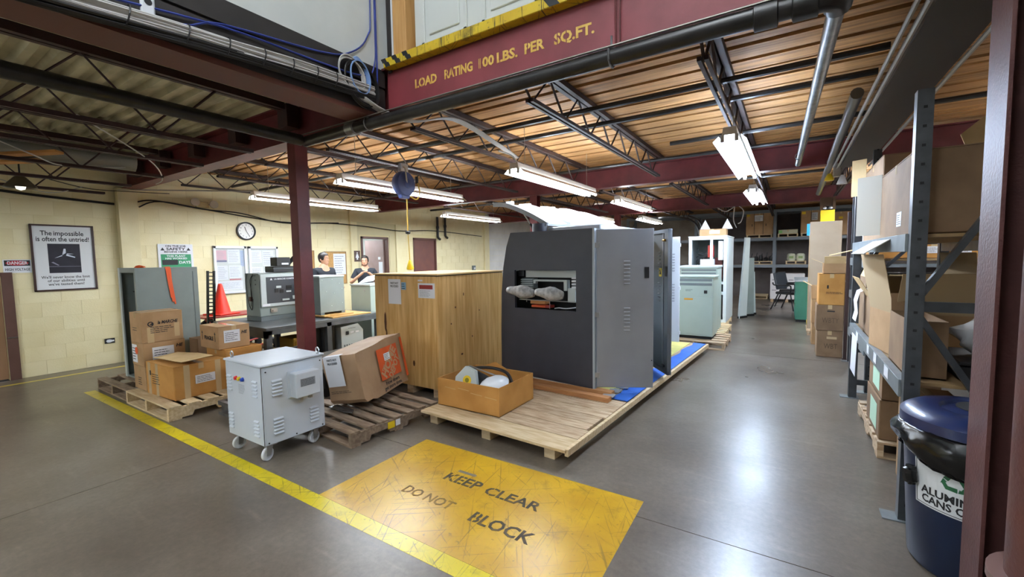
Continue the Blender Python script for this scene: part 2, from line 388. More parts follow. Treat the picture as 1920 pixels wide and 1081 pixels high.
stencil('DO NOT', 0.115, M_STEN2, kc, (-2.15, 1.965, 0.002), (1, -0.01, 0), (0.0, 1, 0), 0.42, skip='T ', bold=0.015)
stencil('BLOCK', 0.135, M_STEN, kc, (-1.57, 1.945, 0.002), (1, -0.02, 0), (0.0, 1, 0), 0.42, skip='L ', bold=0.02)
MB().box(-1.985, 2.325, 0.0012, -1.83, 2.352, 0.0022).build('scuff', mat('scuff grey', '6b6152', 0.5), kc, bevel=0.0)

# ---- left wall of painted block
OPEN = [(0.22, 1.17, 2.1), (6.93, 7.78, 2.12), (8.67, 9.59, 2.14)]
mb = MB(); y = YF
for a, b, h in OPEN:
    mb.box(XL - 0.2, y, 0, XL - 0.004, a, 3.3); mb.box(XL - 0.2, a, h, XL - 0.004, b, 3.3); y = b
mb.box(XL - 0.2, y, 0, XL - 0.004, YB, 3.3)
wall_left = struct(mb, 'wall_left', M_MORTAR)
BL, BH = 0.4064, 0.2032; jn = 0.0022
blk = MB().box(-0.02, jn, jn, 0, BL - jn, BH - jn).mesh('block', M_WALL)
cells = []
for i in range(15):
    z0 = i * BH; z1 = z0 + BH; off = 0.0 if i % 2 else BL / 2
    y = YF + off - BL
    while y < YB:
        a, b = y, y + BL; y += BL
        segs = [(max(a, YF), min(b, YB))]
        for oa, ob, oh in OPEN:
            if z0 < oh - 0.03:
                ns = []
                for s0, s1 in segs:
                    if s1 <= oa or s0 >= ob: ns.append((s0, s1))
                    else:
                        if s0 < oa: ns.append((s0, oa))
                        if s1 > ob: ns.append((ob, s1))
                segs = ns
        for s0, s1 in segs:
            if s1 - s0 > 0.03: cells.append((s0, s1, z0, z1))
def _near(c): return ((c[0] + c[1]) / 2 - 0) ** 2 + 77 + (c[2] - 1.5) ** 2
vis = sorted([c for c in cells if c[0] > 1.1 and c[3] < 2.95], key=_near)[:300]; vset = set(vis)
for s0, s1, z0, z1 in vis:
    if abs(s1 - s0 - BL) < 1e-6: link('block', blk, wall_left, loc=(XL, s0, z0))
    else: MB().box(-0.02, jn, jn, 0, s1 - s0 - jn, BH - jn).build('block', M_WALL, wall_left, loc=(XL, s0, z0))
rc = MB(); rw = MB()
for s0, s1, z0, z1 in cells:
    if (s0, s1, z0, z1) in vset: continue
    (rw if s0 > 11.9 else rc).box(XL - 0.02, s0 + jn, z0 + jn, XL, s1 - jn, z1 - jn)
rc.build('blocks', M_WALL, wall_left, kind='stuff'); rw.build('blocks', M_WALLW, wall_left, kind='stuff')
# pilasters and the lintel over the restroom door
for n, (a, b, z1, d) in enumerate([(2.40, 2.64, 2.70, 0.12), (6.62, 6.80, 2.46, 0.05), (8.02, 8.20, 2.46, 0.05), (11.95, 12.2, 2.75, 0.07)]):
    struct(MB().box(XL, a, 0, XL + d, b, z1), 'trim_%d' % (n + 1), M_PIL, bevel=0.004)
struct(MB().box(XL, 6.60, 2.46, XL + 0.06, 8.24, 2.80), 'trim_5', M_PIL, bevel=0.004)
struct(MB().box(XL, 7.82, 0, XL + 0.012, 8.02, 2.46).box(XL, 6.8, 0, XL + 0.012, 6.89, 2.46).box(XL, 6.89, 2.16, XL + 0.012, 7.82, 2.46), 'trim_6', mat('panel beige', 'cfc49a', 0.6))
# doors in the left wall
def door(n, y0, y1, h, leaf_m, frame_m, closed=True):
    fr = MB(); t = 0.05
    fr.box(XL - 0.1, y0, 0, XL + 0.02, y0 + t, h).box(XL - 0.1, y1 - t, 0, XL + 0.02, y1, h).box(XL - 0.1, y0, h - t, XL + 0.02, y1, h)
    o = struct(fr, 'door_%d' % n, frame_m)
    if closed:
        lf = MB().box(XL - 0.06, y0 + t, 0.01, XL - 0.015, y1 - t, h - t).build('leaf', leaf_m, o, bevel=0.003)
        MB().lathe([(0.001, 0.05), (0.028, 0.045), (0.028, 0.02), (0.012, 0.015), (0.012, 0)], (XL - 0.015, y1 - 0.13, 1.0), 12, 'X').build('knob', M_STEEL, lf, smooth=True)
    return o
d1 = struct(MB().box(XL - 0.1, 1.172, 0, XL + 0.03, 1.272, 1.45).box(XL - 0.1, 0.2, 1.4, XL + 0.0, 1.17, 1.47), 'door_1', mat('door jamb brown', '5b3d33', 0.6, hex2='513529', scale=6))
MB().box(XL - 0.06, 0.2, 0.02, XL - 0.02, 1.165, 1.40).build('leaf', mat('door leaf tan', 'a07c5c', 0.6, hex2='94714f', scale=4, stretch=(1, 1, 0.3)), d1)
MB().box(XL - 0.06, 0.2, 1.47, XL - 0.02, 1.17, 2.1).build('transom_panel', M_WALL, d1)
MB().tube([(XL + 0.035, 1.18, 0.575), (XL + 0.035, 1.265, 0.575)], 0.006).build('latch_bar', M_STEEL, d1)
d2 = door(2, 6.93, 7.78, 2.12, M_DOORB, mat('door frame brown', '5a3a30', 0.5), closed=False)
lf = MB().box(0, -0.02, 0.01, 0.78, 0.02, 2.06).build('leaf', mat('door leaf mauve', '9c8580', 0.5, hex2='927b76', scale=5), d2, loc=(XL - 0.10, 7.72, 0), rot=(0, 0, R(176)))
rect('notice', M_PAPER, lf, (0.22, 0.022, 1.55), (-1, 0, 0), (0, 0, 1), 0.10, 0.07)
rect('notice', M_PAPER, lf, (0.20, 0.022, 1.15), (-1, 0, 0), (0, 0, 1), 0.16, 0.34)
d3 = door(3, 8.67, 9.59, 2.14, M_DOORB, mat('door frame dark', '5f3b31', 0.5))
# room behind the open door
struct(MB().box(-11.6, 6.1, 0, -11.5, 8.7, 2.6), 'wall_restroom_back', M_DOORW)
struct(MB().box(-11.5, 6.1, 0, XL - 0.2, 6.2, 2.6), 'wall_restroom_near', M_DOORW)
struct(MB().box(-11.5, 8.6, 0, XL - 0.2, 8.7, 2.6), 'wall_restroom_far', M_DOORW)
struct(MB().box(-11.6, 6.1, 2.6, XL - 0.2, 8.7, 2.7), 'ceiling', M_DOORW)

# ---- the other walls, roof of the high bay
struct(MB().box(XL - 0.2, YB, 0, XR, YB + 0.2, 3.3), 'wall_rear', M_BROWNWALL)
struct(MB().box(XR, YF, 0, XR + 0.2, YB + 0.2, ROOF), 'wall_right', M_SHELL)
struct(MB().box(XL - 0.2, YF - 0.2, 0, XR + 0.2, YF, ROOF), 'wall_front', M_SHELL)
struct(MB().box(-3.0, YF, ROOF, XR + 0.2, 2.9, ROOF + 0.1), 'ceiling', M_SHELL)
# upper walls of the high bay: left one over the black fascia, far one over the lettered beam
struct(MB().box(-2.98, YF, 3.05, -2.8, 2.62, ROOF), 'wall_upper_left', M_WHITEWALL)
fas = struct(MB().box(-2.98, YF, 2.70, -2.815, 2.5, 3.05), 'trim_7', M_BLACKTRIM)
MB().box(-2.815, YF, 2.70, -2.80, 2.5, 2.90).build('fascia_board', M_BLACKTRIM, fas)
MB().box(-2.815, YF, 2.915, -2.795, 2.5, 3.05).build('fascia_board', M_BLACKTRIM, fas)
struct(MB().box(-3.06, YF, 2.665, -2.80, 2.5, 2.70), 'trim_8', mat('rust flange', '5e3226', 0.6))
wf = MB().box(-2.98, 2.55, 3.05, -2.74, 2.75, ROOF).box(-1.30, 2.55, 3.05, XR, 2.75, ROOF).box(-2.6, 2.55, 5.1, -1.2, 2.75, ROOF)
struct(wf, 'wall_upper_far', M_WHITEWALL)
struct(MB().box(-2.744, 2.49, 3.02, -2.704, 2.60, 5.1), 'trim_9', M_BLACKTRIM)
struct(MB().box(-2.704, 2.50, 3.06, -2.685, 2.60, 5.1), 'trim_10', M_WHITE)
struct(MB().box(-2.685, 2.50, 3.06, -2.545, 2.62, 5.1), 'trim_11', mat('pine post', 'd2a468', 0.6, hex2='c08f50', scale=5, stretch=(8, 8, 0.6)), bevel=0.003)
ud = struct(MB().box(-2.50, 2.56, 3.08, -1.30, 2.60, 5.1).box(-2.54, 2.62, 3.05, -1.28, 2.70, 5.1), 'door_4', M_DOORW)
for a, b in ((-2.42, -1.985), (-1.85, -1.40)):
    for z0, z1 in ((3.16, 3.72), (3.86, 4.6)):
        p = MB()
        w0, h0 = b - a, z1 - z0
        for (x0, z00, x1, z11) in ((a, z0, a + 0.03, z1), (b - 0.03, z0, b, z1), (a, z0, b, z0 + 0.03), (a, z1 - 0.03, b, z1)): p.box(x0, 2.545, z00, x1, 2.562, z11)
        p.build('panel_moulding', M_DOORW, ud, bevel=0.004)
        MB().box(a + 0.07, 2.55, z0 + 0.07, b - 0.07, 2.562, z1 - 0.07).build('panel', M_DOORW, ud, bevel=0.006)

# ---- timber deck ceiling
deck = struct(MB().box(XL, 2.66, DECK + 0.085, XR, YB, DECK + 0.2).box(XL, 2.5, 3.14, -2.99, 2.66, 3.3), 'ceiling', M_PLANKD)
rr = random.Random(3)
pm = {}
y = 2.66; i = 0
while y < YB - 0.05:
    wv = rr.choice((0.20, 0.212, 0.222)); gap = rr.choice((0.035, 0.045, 0.052, 0.06))
    if rr.random() < 0.35: wv = 0.106; gap = 0.006 if i % 2 else 0.05
    if wv not in pm: pm[wv] = MB().box(XL, 0, 0, XR, wv, 0.09).mesh('plank', M_PLANK)
    link('plank', pm[wv], deck, loc=(0, y, DECK - rr.uniform(0, 0.012))); y += wv + gap; i += 1
# ---- corrugated deck over the front left
vs = []; fs = []; y = YF; k = 0; prof = []
while y < 2.5:
    prof += [(y, 3.10), (y + 0.05, 3.10), (y + 0.075, 3.06), (y + 0.125, 3.06), (y + 0.15, 3.10)]; y += 0.15
for (yy, zz) in prof: vs += [(XL, yy, zz), (-2.98, yy, zz)]
for k in range(len(prof) - 1): fs.append((2 * k, 2 * k + 1, 2 * k + 3, 2 * k + 2))
corr = struct(MB().add(vs, fs).box(XL, YF, 3.13, -2.9, 2.5, 3.2), 'ceiling', M_CORR)

# ---- steel: beams, columns, joists
def ibeam(name, label, p0, p1, z0, z1, wfl=0.16, m=None, group=None):
    # I-section along X at y; p0,p1 = (x, y)
    x0, x1, y = p0[0], p1[0], p0[1]; m = m or M_RED
    t = thing(name, label, 'beam', ((x0 + x1) / 2, y, z0), group=group); off = t.location
    MB(off).box(x0, y - wfl / 2, z0, x1, y + wfl / 2, z0 + 0.016).build('bottom_flange', m, t)
    MB(off).box(x0, y - wfl / 2, z1 - 0.016, x1, y + wfl / 2, z1).build('top_flange', m, t)
    MB(off).box(x0, y - 0.008, z0 + 0.016, x1, y + 0.008, z1 - 0.016).build('web', m, t)
    return t
lb = thing('steel_beam', 'red steel beam with stencilled yellow load rating lettering', 'beam', (1.2, 2.5, 2.735)); off = lb.location
MB(off).box(-2.76, 2.50, 2.75, XR, 2.52, 3.02).build('web', M_BEAM_LIT, lb)
MB(off).box(-2.76, 2.50, 2.735, XR, 2.66, 2.75).build('bottom_flange', M_RED, lb)
MB(off).box(-2.76, 2.50, 3.02, XR, 2.66, 3.035).build('top_flange', M_RED, lb)
M_GOLD = mat('stencil gold', 'e6c160', 0.5, hex2='d4a844', scale=20)
for s, x0, x1 in (('LOAD', -2.462, -2.24), ('RATING', -2.165, -1.905), ('100', -1.865, -1.735), ('LBS.', -1.70, -1.535), ('PER', -1.482, -1.335), ('SQ.FT.', -1.265, -1.0)):
    stencil(s, 0.088, M_GOLD, lb, (x0 - off[0], 2.4985 - off[1], 2.872 - off[2]), (1, 0, 0), (0, 0, 1), x1 - x0, gap=0.08, bold=0.035, skip='IT1.L')
MB(off).box(-0.85, 2.492, 2.75, -0.842, 2.50, 3.02).build('seam', M_RED, lb)
sill = thing('hazard_sill', 'worn yellow and black striped sill on top of the lettered beam', 'sill', (0, 2.47, 3.036)); off = sill.location
M_SILL = worn_yellow('sill paint', 'd9bb22', 'cda91a', 0.95, '2b2720', 0.5)
MB(off).box(-2.73, 2.43, 3.036, XR, 2.545, 3.105).build('sill_bar', M_SILL, sill, bevel=0.004)
for x in (-2.70, -2.585, -2.47):
    for dz, sx in ((0.0, 0.0), (0.034, -0.035)):
        MB(off).prism([(0, 0), (0.05, 0), (0.03, 0.034), (-0.02, 0.034)], (x + sx, 2.4296, 3.037 + dz), (1, 0, 0), (0, 0, 1), 0.001).build('stripe', M_INK, sill)
for x in (-1.26, -1.14, -1.02):
    MB(off).prism([(0, 0), (0.07, 0), (0.02, 0.066), (-0.05, 0.066)], (x, 2.4296, 3.038), (1, 0, 0), (0, 0, 1), 0.001).build('stripe', M_INK, sill)
ibeam('steel_beam', 'dark red beam from the near column to the cream wall', (XL, 2.57), (-2.76, 2.57), 2.70, 3.06, 0.2, M_RED)
ibeam('steel_beam', 'dark red cross beam above the grey machine, second from the camera', (XL, 7.42), (XR, 7.42), 2.73, 3.06, 0.18, M_RED)
ibeam('steel_beam', 'dark red cross beam, third from the camera', (XL, 12.3), (XR, 12.3), 2.73, 3.06, 0.18, M_RED)
def hcol(label, x, y, z1, w=0.15, m=None, rz=0.0):
    m = m or M_RED
    t = thing('steel_column', label, 'column', (x, y, 0), rz)
    MB().box(-w / 2, -w / 2, 0.02, w / 2, -w / 2 + 0.012, z1).build('flange', m, t)
    MB().box(-w / 2, w / 2 - 0.012, 0.02, w / 2, w / 2, z1).build('flange', m, t)
    MB().box(-0.006, -w / 2 + 0.012, 0.02, 0.006, w / 2 - 0.012, z1).build('web', m, t)
    MB().box(-w / 2 - 0.05, -w / 2 - 0.05, 0, w / 2 + 0.05, w / 2 + 0.05, 0.02).build('base_plate', m, t)
    return t
cl = hcol('dark red steel column behind the white transformer', -4.16, 2.56, 2.70, 0.13)
for sx in (-0.065, 0.055): MB().box(sx, -0.053, 0.02, sx + 0.01, 0.053, 2.70).build('side_plate', M_RED, cl)
hcol('red steel column rising behind the grey machine', -4.2, 7.42, 2.73, 0.15)
hcol('dark red steel column by the rear wall, far behind the machine', -4.23, 12.3, 2.73, 0.15)
# right hand column (H section, flanges facing the aisle) and the round pipe beside it
rc_ = thing('steel_column', 'brown painted steel column at the right edge beside the blue bin', 'column', (0.74, 2.40, 0))
MB().box(-0.10, -0.10, 0, -0.088, 0.10, 2.735).build('flange', M_COLBROWN, rc_)
MB().box(0.088, -0.10, 0, 0.10, 0.10, 2.735).build('flange', M_COLBROWN, rc_)
MB().box(-0.088, -0.006, 0, 0.088, 0.006, 2.735).build('web', M_COLBROWN, rc_)
rp = thing('round_pipe', 'thick round brown pipe with a collar at the right edge', 'pipe', (0.81, 2.085, 0))
MB().lathe([(0.165, 0), (0.165, 5.8)], n=32).build('pipe_shaft', mat('chipped brown paint', '5c332a', 0.45, hex2='54302a', scale=8, bump=0.2, bscale=60), rp, smooth=True)
MB().lathe([(0.165, 0.0), (0.20, 0.0), (0.20, 0.40), (0.165, 0.42)], n=32).build('collar', M_COLBROWN, rp, smooth=True)
MB().lathe([(0.19, 0.395), (0.207, 0.395), (0.207, 0.425), (0.165, 0.43)], n=32).build('collar_rim', mat('rim tan', '6e5048', 0.5), rp, smooth=True)

def joist_meshes(L_, zt, zb, pitch, m, deep=0.05):
    # local: along +Y from 0..L_, z relative to the top chord underside
    d = zb - zt
    top = MB().box(-0.052, 0, 0, -0.008, L_, deep).box(0.008, 0, 0, 0.052, L_, deep).box(-0.052, 0, deep - 0.01, 0.052, L_, deep).mesh('top_chord', m)
    bot = MB().box(-0.035, 0.45, d - 0.012, -0.010, L_ - 0.3, d + 0.018).box(0.010, 0.45, d - 0.012, 0.035, L_ - 0.3, d + 0.018).mesh('bottom_chord', m)
    pts = [(0, 0.12, 0.01)]; y = 0.45 + 0.05; up = False
    while y < L_ - 0.3:
        pts.append((0, y, d if not up else 0.012)); up = not up; y += pitch
    pts.append((0, L_ - 0.12, 0.01))
    web = MB().tube(pts, 0.011, 5).mesh('web_rod', m)
    return top, bot, web
def joist(x, y0, ms, zt, label, group=None):
    t = thing('bar_joist', label, 'joist', (x, y0, zt), group=group)
    for n, me in zip(('top_chord', 'bottom_chord', 'web_rod'), ms): link(n, me, t)
    if abs(x + 0.5) < 0.01 and y0 < 3:
        for q, yy in enumerate((0.25, 0.5, 0.85, 1.15)): MB().lathe([(0.0001, 0.0), (0.03, 0.0), (0.035, 0.008), (0.03, 0.016), (0.0001, 0.016)], (-0.07, yy, -0.02 - 0.03 * q), 14, 'X').build('insulator', M_PAPER, t, smooth=True)
    return t
JX = [-8.2, -7.0, -5.7, -4.4, -3.07, -1.78, -0.5, 0.8, 2.1, 3.4]
jm1 = joist_meshes(4.75, 3.065, 2.79, 0.30, M_JOIST)
jm2 = joist_meshes(4.7, 3.065, 2.79, 0.34, M_JOIST)
for n, x in enumerate(JX[:8]): joist(x, 2.62, jm1, 3.055, 'open-web joist under the timber deck behind the lettered beam, %s from the cream wall' % ORD[n], 'joists of the first timber bay')
for n, x in enumerate(JX[1:8]): joist(x, 7.52, jm2, 3.055, 'open-web joist in the bay beyond the second cross beam, %s from the cream wall' % ORD[n], 'joists of the second timber bay')
for n, x in enumerate(JX[2:8]): joist(x, 12.4, jm2, 3.055, 'open-web joist in the far bay before the rear racks, %s from the cream wall' % ORD[n], 'joists of the far timber bay')
jm3 = joist_meshes(8.2, 3.03, 2.58, 0.42, M_DKRED, 0.06)
for n, x in enumerate((-8.1, -7.1, -6.1, -5.1, -4.12)):
    t = joist(x, -5.8, jm3, 2.975, 'dark red open-web joist under the corrugated deck, %s from the cream wall' % ORD[n], 'joists under the corrugated deck')
    MB().box(-0.08, 8.2, -0.16, 0.08, 8.32, 0.05).build('bearing_seat', M_DKRED, t)

# ---- fluorescent fixtures (their own light)
def fixture(label, x, y0, ln, z, group='fluorescent fixtures hung along the timber deck', wide=0.26, top=DECK, tube=None):
    t = thing('fluorescent_light', label, 'ceiling light', (x, y0, z), group=group); hw = wide / 2
    MB().prism([(-0.06, 0.05), (-0.05, 0.115), (0.05, 0.115), (0.06, 0.05)], (0, ln, 0), (1, 0, 0), (0, 0, 1), ln).build('housing', M_FIXT, t)
    for sg in (-1, 1): MB().prism([(sg * hw, 0.0), (sg * hw, 0.004), (sg * 0.085, 0.046), (sg * 0.085, 0.042)], (0, ln, 0), (1, 0, 0), (0, 0, 1), ln).build('reflector', M_FIXT, t)
    for sx in (-0.055, 0.055):
        MB().tube([(sx, 0.03, 0.018), (sx, ln - 0.03, 0.018)], 0.019, 8).build('tube', tube or M_TUBE, t, smooth=True)
        for yy in (0.0, ln - 0.03): MB().box(sx - 0.015, yy, -0.005, sx + 0.015, yy + 0.03, 0.05).build('lamp_holder', M_FIXT, t)
    for yy in (0.25, ln - 0.25):
        MB().tube([(0, yy, 0.115), (0, yy, top - z)], 0.004, 5).build('hanger', M_CONDUIT, t)
    return t
fixture('long fluorescent fixture in front of the cream wall left of the clock column', -6.92, 3.50, 2.36, 2.50)
fixture('long fluorescent fixture behind the blue cord reel', -4.74, 3.45, 2.36, 2.50)
fixture('bright fluorescent fixture in front of the grey machine', -2.68, 4.25, 2.36, 2.50)
fixture('fluorescent fixture directly above the white raised lid', -2.64, 7.65, 2.1, 2.50)
fixture('fluorescent fixture near the pipes on the cream wall', -6.65, 7.55, 2.2, 2.50)
fixture('small distant fluorescent fixture above the grey cabinets', -3.4, 11.7, 2.1, 2.50)
fixture('large bright fluorescent fixture above the aisle', -0.46, 4.18, 2.25, 2.50, top=2.77, tube=M_TUBED)
fixture('second bright fluorescent fixture farther down the aisle', -0.52, 7.8, 2.1, 2.50, top=2.77, tube=M_TUBED)
fixture('added fill fixture lighting the far bay, hidden behind the right hand racks', 2.2, 13.2, 2.3, 2.60)  # unseen lamp, added to lift the light at the rear
fixture('added fill fixture beyond the right hand racks, brightening the rear', 1.45, 9.2, 2.3, 2.60)  # extra lamp put in to brighten the rear racks
fixture('added fill fixture in the far left bay beyond the white lid', -5.2, 12.75, 2.3, 2.72)  # extra lamp, mostly out of sight, added to brighten the far walls
fixture('fluorescent fixture behind the right hand shelving', 2.35, 4.2, 2.4, 2.55)
fixture('fluorescent fixture in the restroom passage behind the open door', -10.1, 6.6, 1.2, 2.35, top=2.6)
for n, (x, y) in enumerate(((-6.6, -3.2), (-4.6, -3.2))): fixture('added fill fixture under the corrugated deck behind the camera, %s of two' % ORD[n], x, y, 2.4, 2.48, 'added fill fixtures under the corrugated deck', 0.26, 2.55)  # unseen lamps added to brighten the corrugated deck and the left foreground
for n, (x, y) in enumerate(((-1.7, -3.2), (-0.6, -1.2), (0.6, -3.6))):
    fixture('high fluorescent fixture under the roof of the open bay, %s of three' % ORD[n], x, y, 2.4, 5.3, 'high bay fixtures', 0.3, ROOF)

# ================================================================ SHARED BUILDERS FOR GOODS
def face(d, side, u=0.0, v=0.0, e=0.0012):
    dx, dy, dz = d
    if side == 'front': return (-dx / 2 + u, -dy / 2 - e, v), (1, 0, 0), (0, 0, 1)
    if side == 'right': return (dx / 2 + e, -dy / 2 + u, v), (0, 1, 0), (0, 0, 1)
    if side == 'left': return (-dx / 2 - e, dy / 2 - u, v), (0, -1, 0), (0, 0, 1)
    if side == 'back': return (dx / 2 - u, dy / 2 + e, v), (-1, 0, 0), (0, 0, 1)
    return (-dx / 2 + u, -dy / 2 + v, dz + e), (1, 0, 0), (0, 1, 0)
def carton(label, x, y, z, d, rz=0.0, m=None, group=None, tape='y', rot=None, cat='box', name='cardboard_box', strap=True):
    m = m or M_CARD; dx, dy, dz = d
    t = thing(name, label, cat, (x, y, z), R(rz), group, rot=rot)
    MB().box(-dx / 2, -dy / 2, 0, dx / 2, dy / 2, dz - 0.004).build('body', m, t, bevel=min(0.006, dz * 0.05))
    if tape == 'y':
        for s in (-1, 1): MB().box(0.002 if s > 0 else -dx / 2, -dy / 2, dz - 0.006, dx / 2 if s > 0 else -0.002, dy / 2, dz).build('flap', m, t)
        if strap: MB().box(-0.025, -dy / 2 - 0.001, dz - 0.06, 0.025, dy / 2 + 0.001, dz + 0.001).build('tape', M_TAPE, t)
    else:
        for s in (-1, 1): MB().box(-dx / 2, 0.002 if s > 0 else -dy / 2, dz - 0.006, dx / 2, dy / 2 if s > 0 else -0.002, dz).build('flap', m, t)
        if strap: MB().box(-dx / 2 - 0.001, -0.025, dz - 0.06, dx / 2 + 0.001, 0.025, dz + 0.001).build('tape', M_TAPE, t)
    return t
def open_carton(label, x, y, z, d, rz=0.0, m=None, flaps=(), group=None, min_=None, cat='box', wall=0.006, rot=None):
    # flaps: (side, angle above the outward horizontal, length)
    m = m or M_CARD; dx, dy, dz = d
    t = thing('open_box', label, cat, (x, y, z), R(rz), group, rot=rot)
    MB().box(-dx / 2, -dy / 2, 0, dx / 2, dy / 2, wall).build('bottom', m, t)
    for sx in (-1, 1): MB().box(sx * dx / 2, -dy / 2, 0, sx * (dx / 2 - wall), dy / 2, dz).build('side_wall', m, t)
    for sy in (-1, 1): MB().box(-dx / 2 + wall, sy * dy / 2, 0, dx / 2 - wall, sy * (dy / 2 - wall), dz).build('end_wall', m, t)
    for side, ang, ln in flaps:
        a = R(ang); c, s_ = math.cos(a), math.sin(a)
        if side in ('right', 'left'):
            sg = 1 if side == 'right' else -1
            MB().basis((sg * dx / 2, -dy / 2 + 0.004, dz), (0, 1, 0), (sg * c, 0, s_), dy - 0.008, ln, 0.004).build('flap', min_ or m, t)
        else:
            sg = -1 if side == 'front' else 1
            MB().basis((-dx / 2 + 0.004, sg * dy / 2, dz), (1, 0, 0), (0, sg * c, s_), dx - 0.008, ln, 0.004).build('flap', min_ or m, t)
    return t
def pallet(label, x, y, w, d, h=0.135, rz=0.0, m=None, n=7, bw=0.095, z=0.0, group=None, seed=1, msk=None, along='x'):
    # (x, y) = near left corner; deck boards run along local x, stringers along local y
    m = m or M_WOODM; rr = random.Random(seed)
    t = thing('wooden_pallet', label, 'pallet', (x, y, z), R(rz), group)
    bd = MB().box(0, 0, 0, w, bw, 0.018).mesh('deck_board', m, bevel=0.002)
    step = (d - bw) / (n - 1)
    for i in range(n): link('deck_board', bd, t, loc=(rr.uniform(-0.008, 0.008), i * step, h - 0.018), rot=(0, 0, rr.uniform(-0.006, 0.006)))
    st = MB()
    zz0, zz1 = 0.016, h - 0.018; q = (zz1 - zz0) * 0.42
    st.prism([(0, zz0), (0.18 * d, zz0), (0.2 * d, zz0 + q), (0.38 * d, zz0 + q), (0.40 * d, zz0), (0.60 * d, zz0), (0.62 * d, zz0 + q), (0.80 * d, zz0 + q), (0.82 * d, zz0), (d, zz0), (d, zz1), (0, zz1)], (0.038, 0, 0), (0, 1, 0), (0, 0, 1), -0.0380)
    sm = st.mesh('stringer', m)
    for xx in (0.0, w / 2 - 0.019, w - 0.038): link('stringer', sm, t, loc=(xx, 0, 0))
    bb = MB().box(0, 0, 0, w, bw, 0.016).mesh('bottom_board', m)
    for yy in (0.0, d / 2 - bw / 2, d - bw): link('bottom_board', bb, t, loc=(0, yy, 0))
    return t
def shipping_label(t, d, side, u, v, w, h, seed=1, name='label', m=None, n=5):
    o, xd, yd = face(d, side, u, v)
    s = rect(name, m or M_PAPER, t, o, xd, yd, w, h, 0.001)
    nrm = Vector(xd).cross(Vector(yd))
    lines(s, Vector(o) + nrm * 0.001 + Vector(xd) * w * 0.08 + Vector(yd) * h * 0.12, xd, yd, w * 0.82, h * 0.76, n, seed=seed)
    return s
def wires(name, label, cat, paths, m, r=0.006, group=None, n=5):
    mb = MB()
    for p in paths: mb.tube(p, r, n)
    return tag(mb.build(name, m, smooth=True), label, cat, group)
def smooth_path(pts, k=6):
    # Catmull-Rom
    P_ = [Vector(p) for p in pts]; out = []
    for i in range(len(P_) - 1):
        p0 = P_[max(i - 1, 0)]; p1 = P_[i]; p2 = P_[i + 1]; p3 = P_[min(i + 2, len(P_) - 1)]
        for j in range(k):
            t = j / k
            out.append(0.5 * ((2 * p1) + (-p0 + p2) * t + (2 * p0 - 5 * p1 + 4 * p2 - p3) * t * t + (-p0 + 3 * p1 - 3 * p2 + p3) * t ** 3))
    out.append(P_[-1]); return out

# ================================================================ ON THE CREAM WALL
WX = XL
def wallrect(name, m, parent, y0, z0, w, h, t=0.002, x=None):
    return rect(name, m, parent, ((x if x is not None else WX + 0.001), y0, z0), (0, 1, 0), (0, 0, 1), w, h, t)
# poster
po = thing('framed_poster', 'framed poster about the impossible and the untried on the cream wall', 'poster', (WX, 1.79, 1.64)); L0 = Vector((WX, 1.79, 1.64))
W2, H2 = 0.325, 0.468; M_FRAME = mat('frame dark brown', '3d2620', 0.4)
MB().box(0.001, -W2, -H2, 0.012, W2, H2).build('backing', M_DARK, po)
for (a, b, c, d_) in ((-W2, -H2, -W2 + 0.022, H2), (W2 - 0.022, -H2, W2, H2), (-W2, -H2, W2, -H2 + 0.022), (-W2, H2 - 0.022, W2, H2)):
    MB().box(0.002, a, b, 0.028, c, d_).build('frame_bar', M_FRAME, po)
rect('print_sheet', mat('poster paper', 'e2e4e4', 0.6), po, (0.0125, -W2 + 0.022, -H2 + 0.022), (0, 1, 0), (0, 0, 1), 2 * W2 - 0.044, 2 * H2 - 0.044, 0.001)
text('The', 0.092, M_INK, po, (0.0142, -0.168, 0.345), (0, 1, 0), (0, 0, 1), width=0.115, bold=0.015)
text('impossible', 0.092, M_INK, po, (0.0142, 0.06, 0.345), (0, 1, 0), (0, 0, 1), width=0.31, bold=0.015)
text('is often the untried!', 0.092, M_INK, po, (0.0142, 0.0, 0.262), (0, 1, 0), (0, 0, 1), width=0.54, bold=0.015)
pic = rect('picture', mat('picture dark', '191622', 0.5, hex2='231f2c', scale=6), po, (0.0137, -0.165, -0.215), (0, 1, 0), (0, 0, 1), 0.33, 0.415, 0.0006)
Mw = mat('picture white', 'd8dce8', 0.5)
MB().prism([(-0.10, -0.005), (-0.02, 0.025), (0.0, 0.13), (0.02, 0.13), (0.02, 0.03), (0.11, 0.0), (0.115, 0.012), (0.03, 0.05), (0.10, 0.055), (0.02, 0.065), (-0.02, 0.04)], (0.0146, -0.005, -0.0), (0, 1, 0), (0, 0, 1), 0.0004).build('bird_shape', Mw, pic)
MB().prism([(-0.165, 0), (0.165, 0.0), (0.165, 0.004), (-0.165, 0.006)], (0.0146, 0, -0.125), (0, 1, 0), (0, 0, 1), 0.0004).prism([(-0.14, 0.04), (-0.12, 0.05), (-0.06, 0.0), (-0.075, -0.004)], (0.0146, 0, -0.105), (0, 1, 0), (0, 0, 1), 0.0004).build('ground_lines', mat('picture grey', '8a8696', 0.5), pic)
for s_, zz, ww in (("We'll never know the limit", -0.275, 0.50), ('of our abilities until', -0.325, 0.38), ("we've tested them!", -0.375, 0.37)):
    text(s_, 0.052, M_INK, po, (0.0142, 0.0, zz), (0, 1, 0), (0, 0, 1), width=ww, bold=0.01)
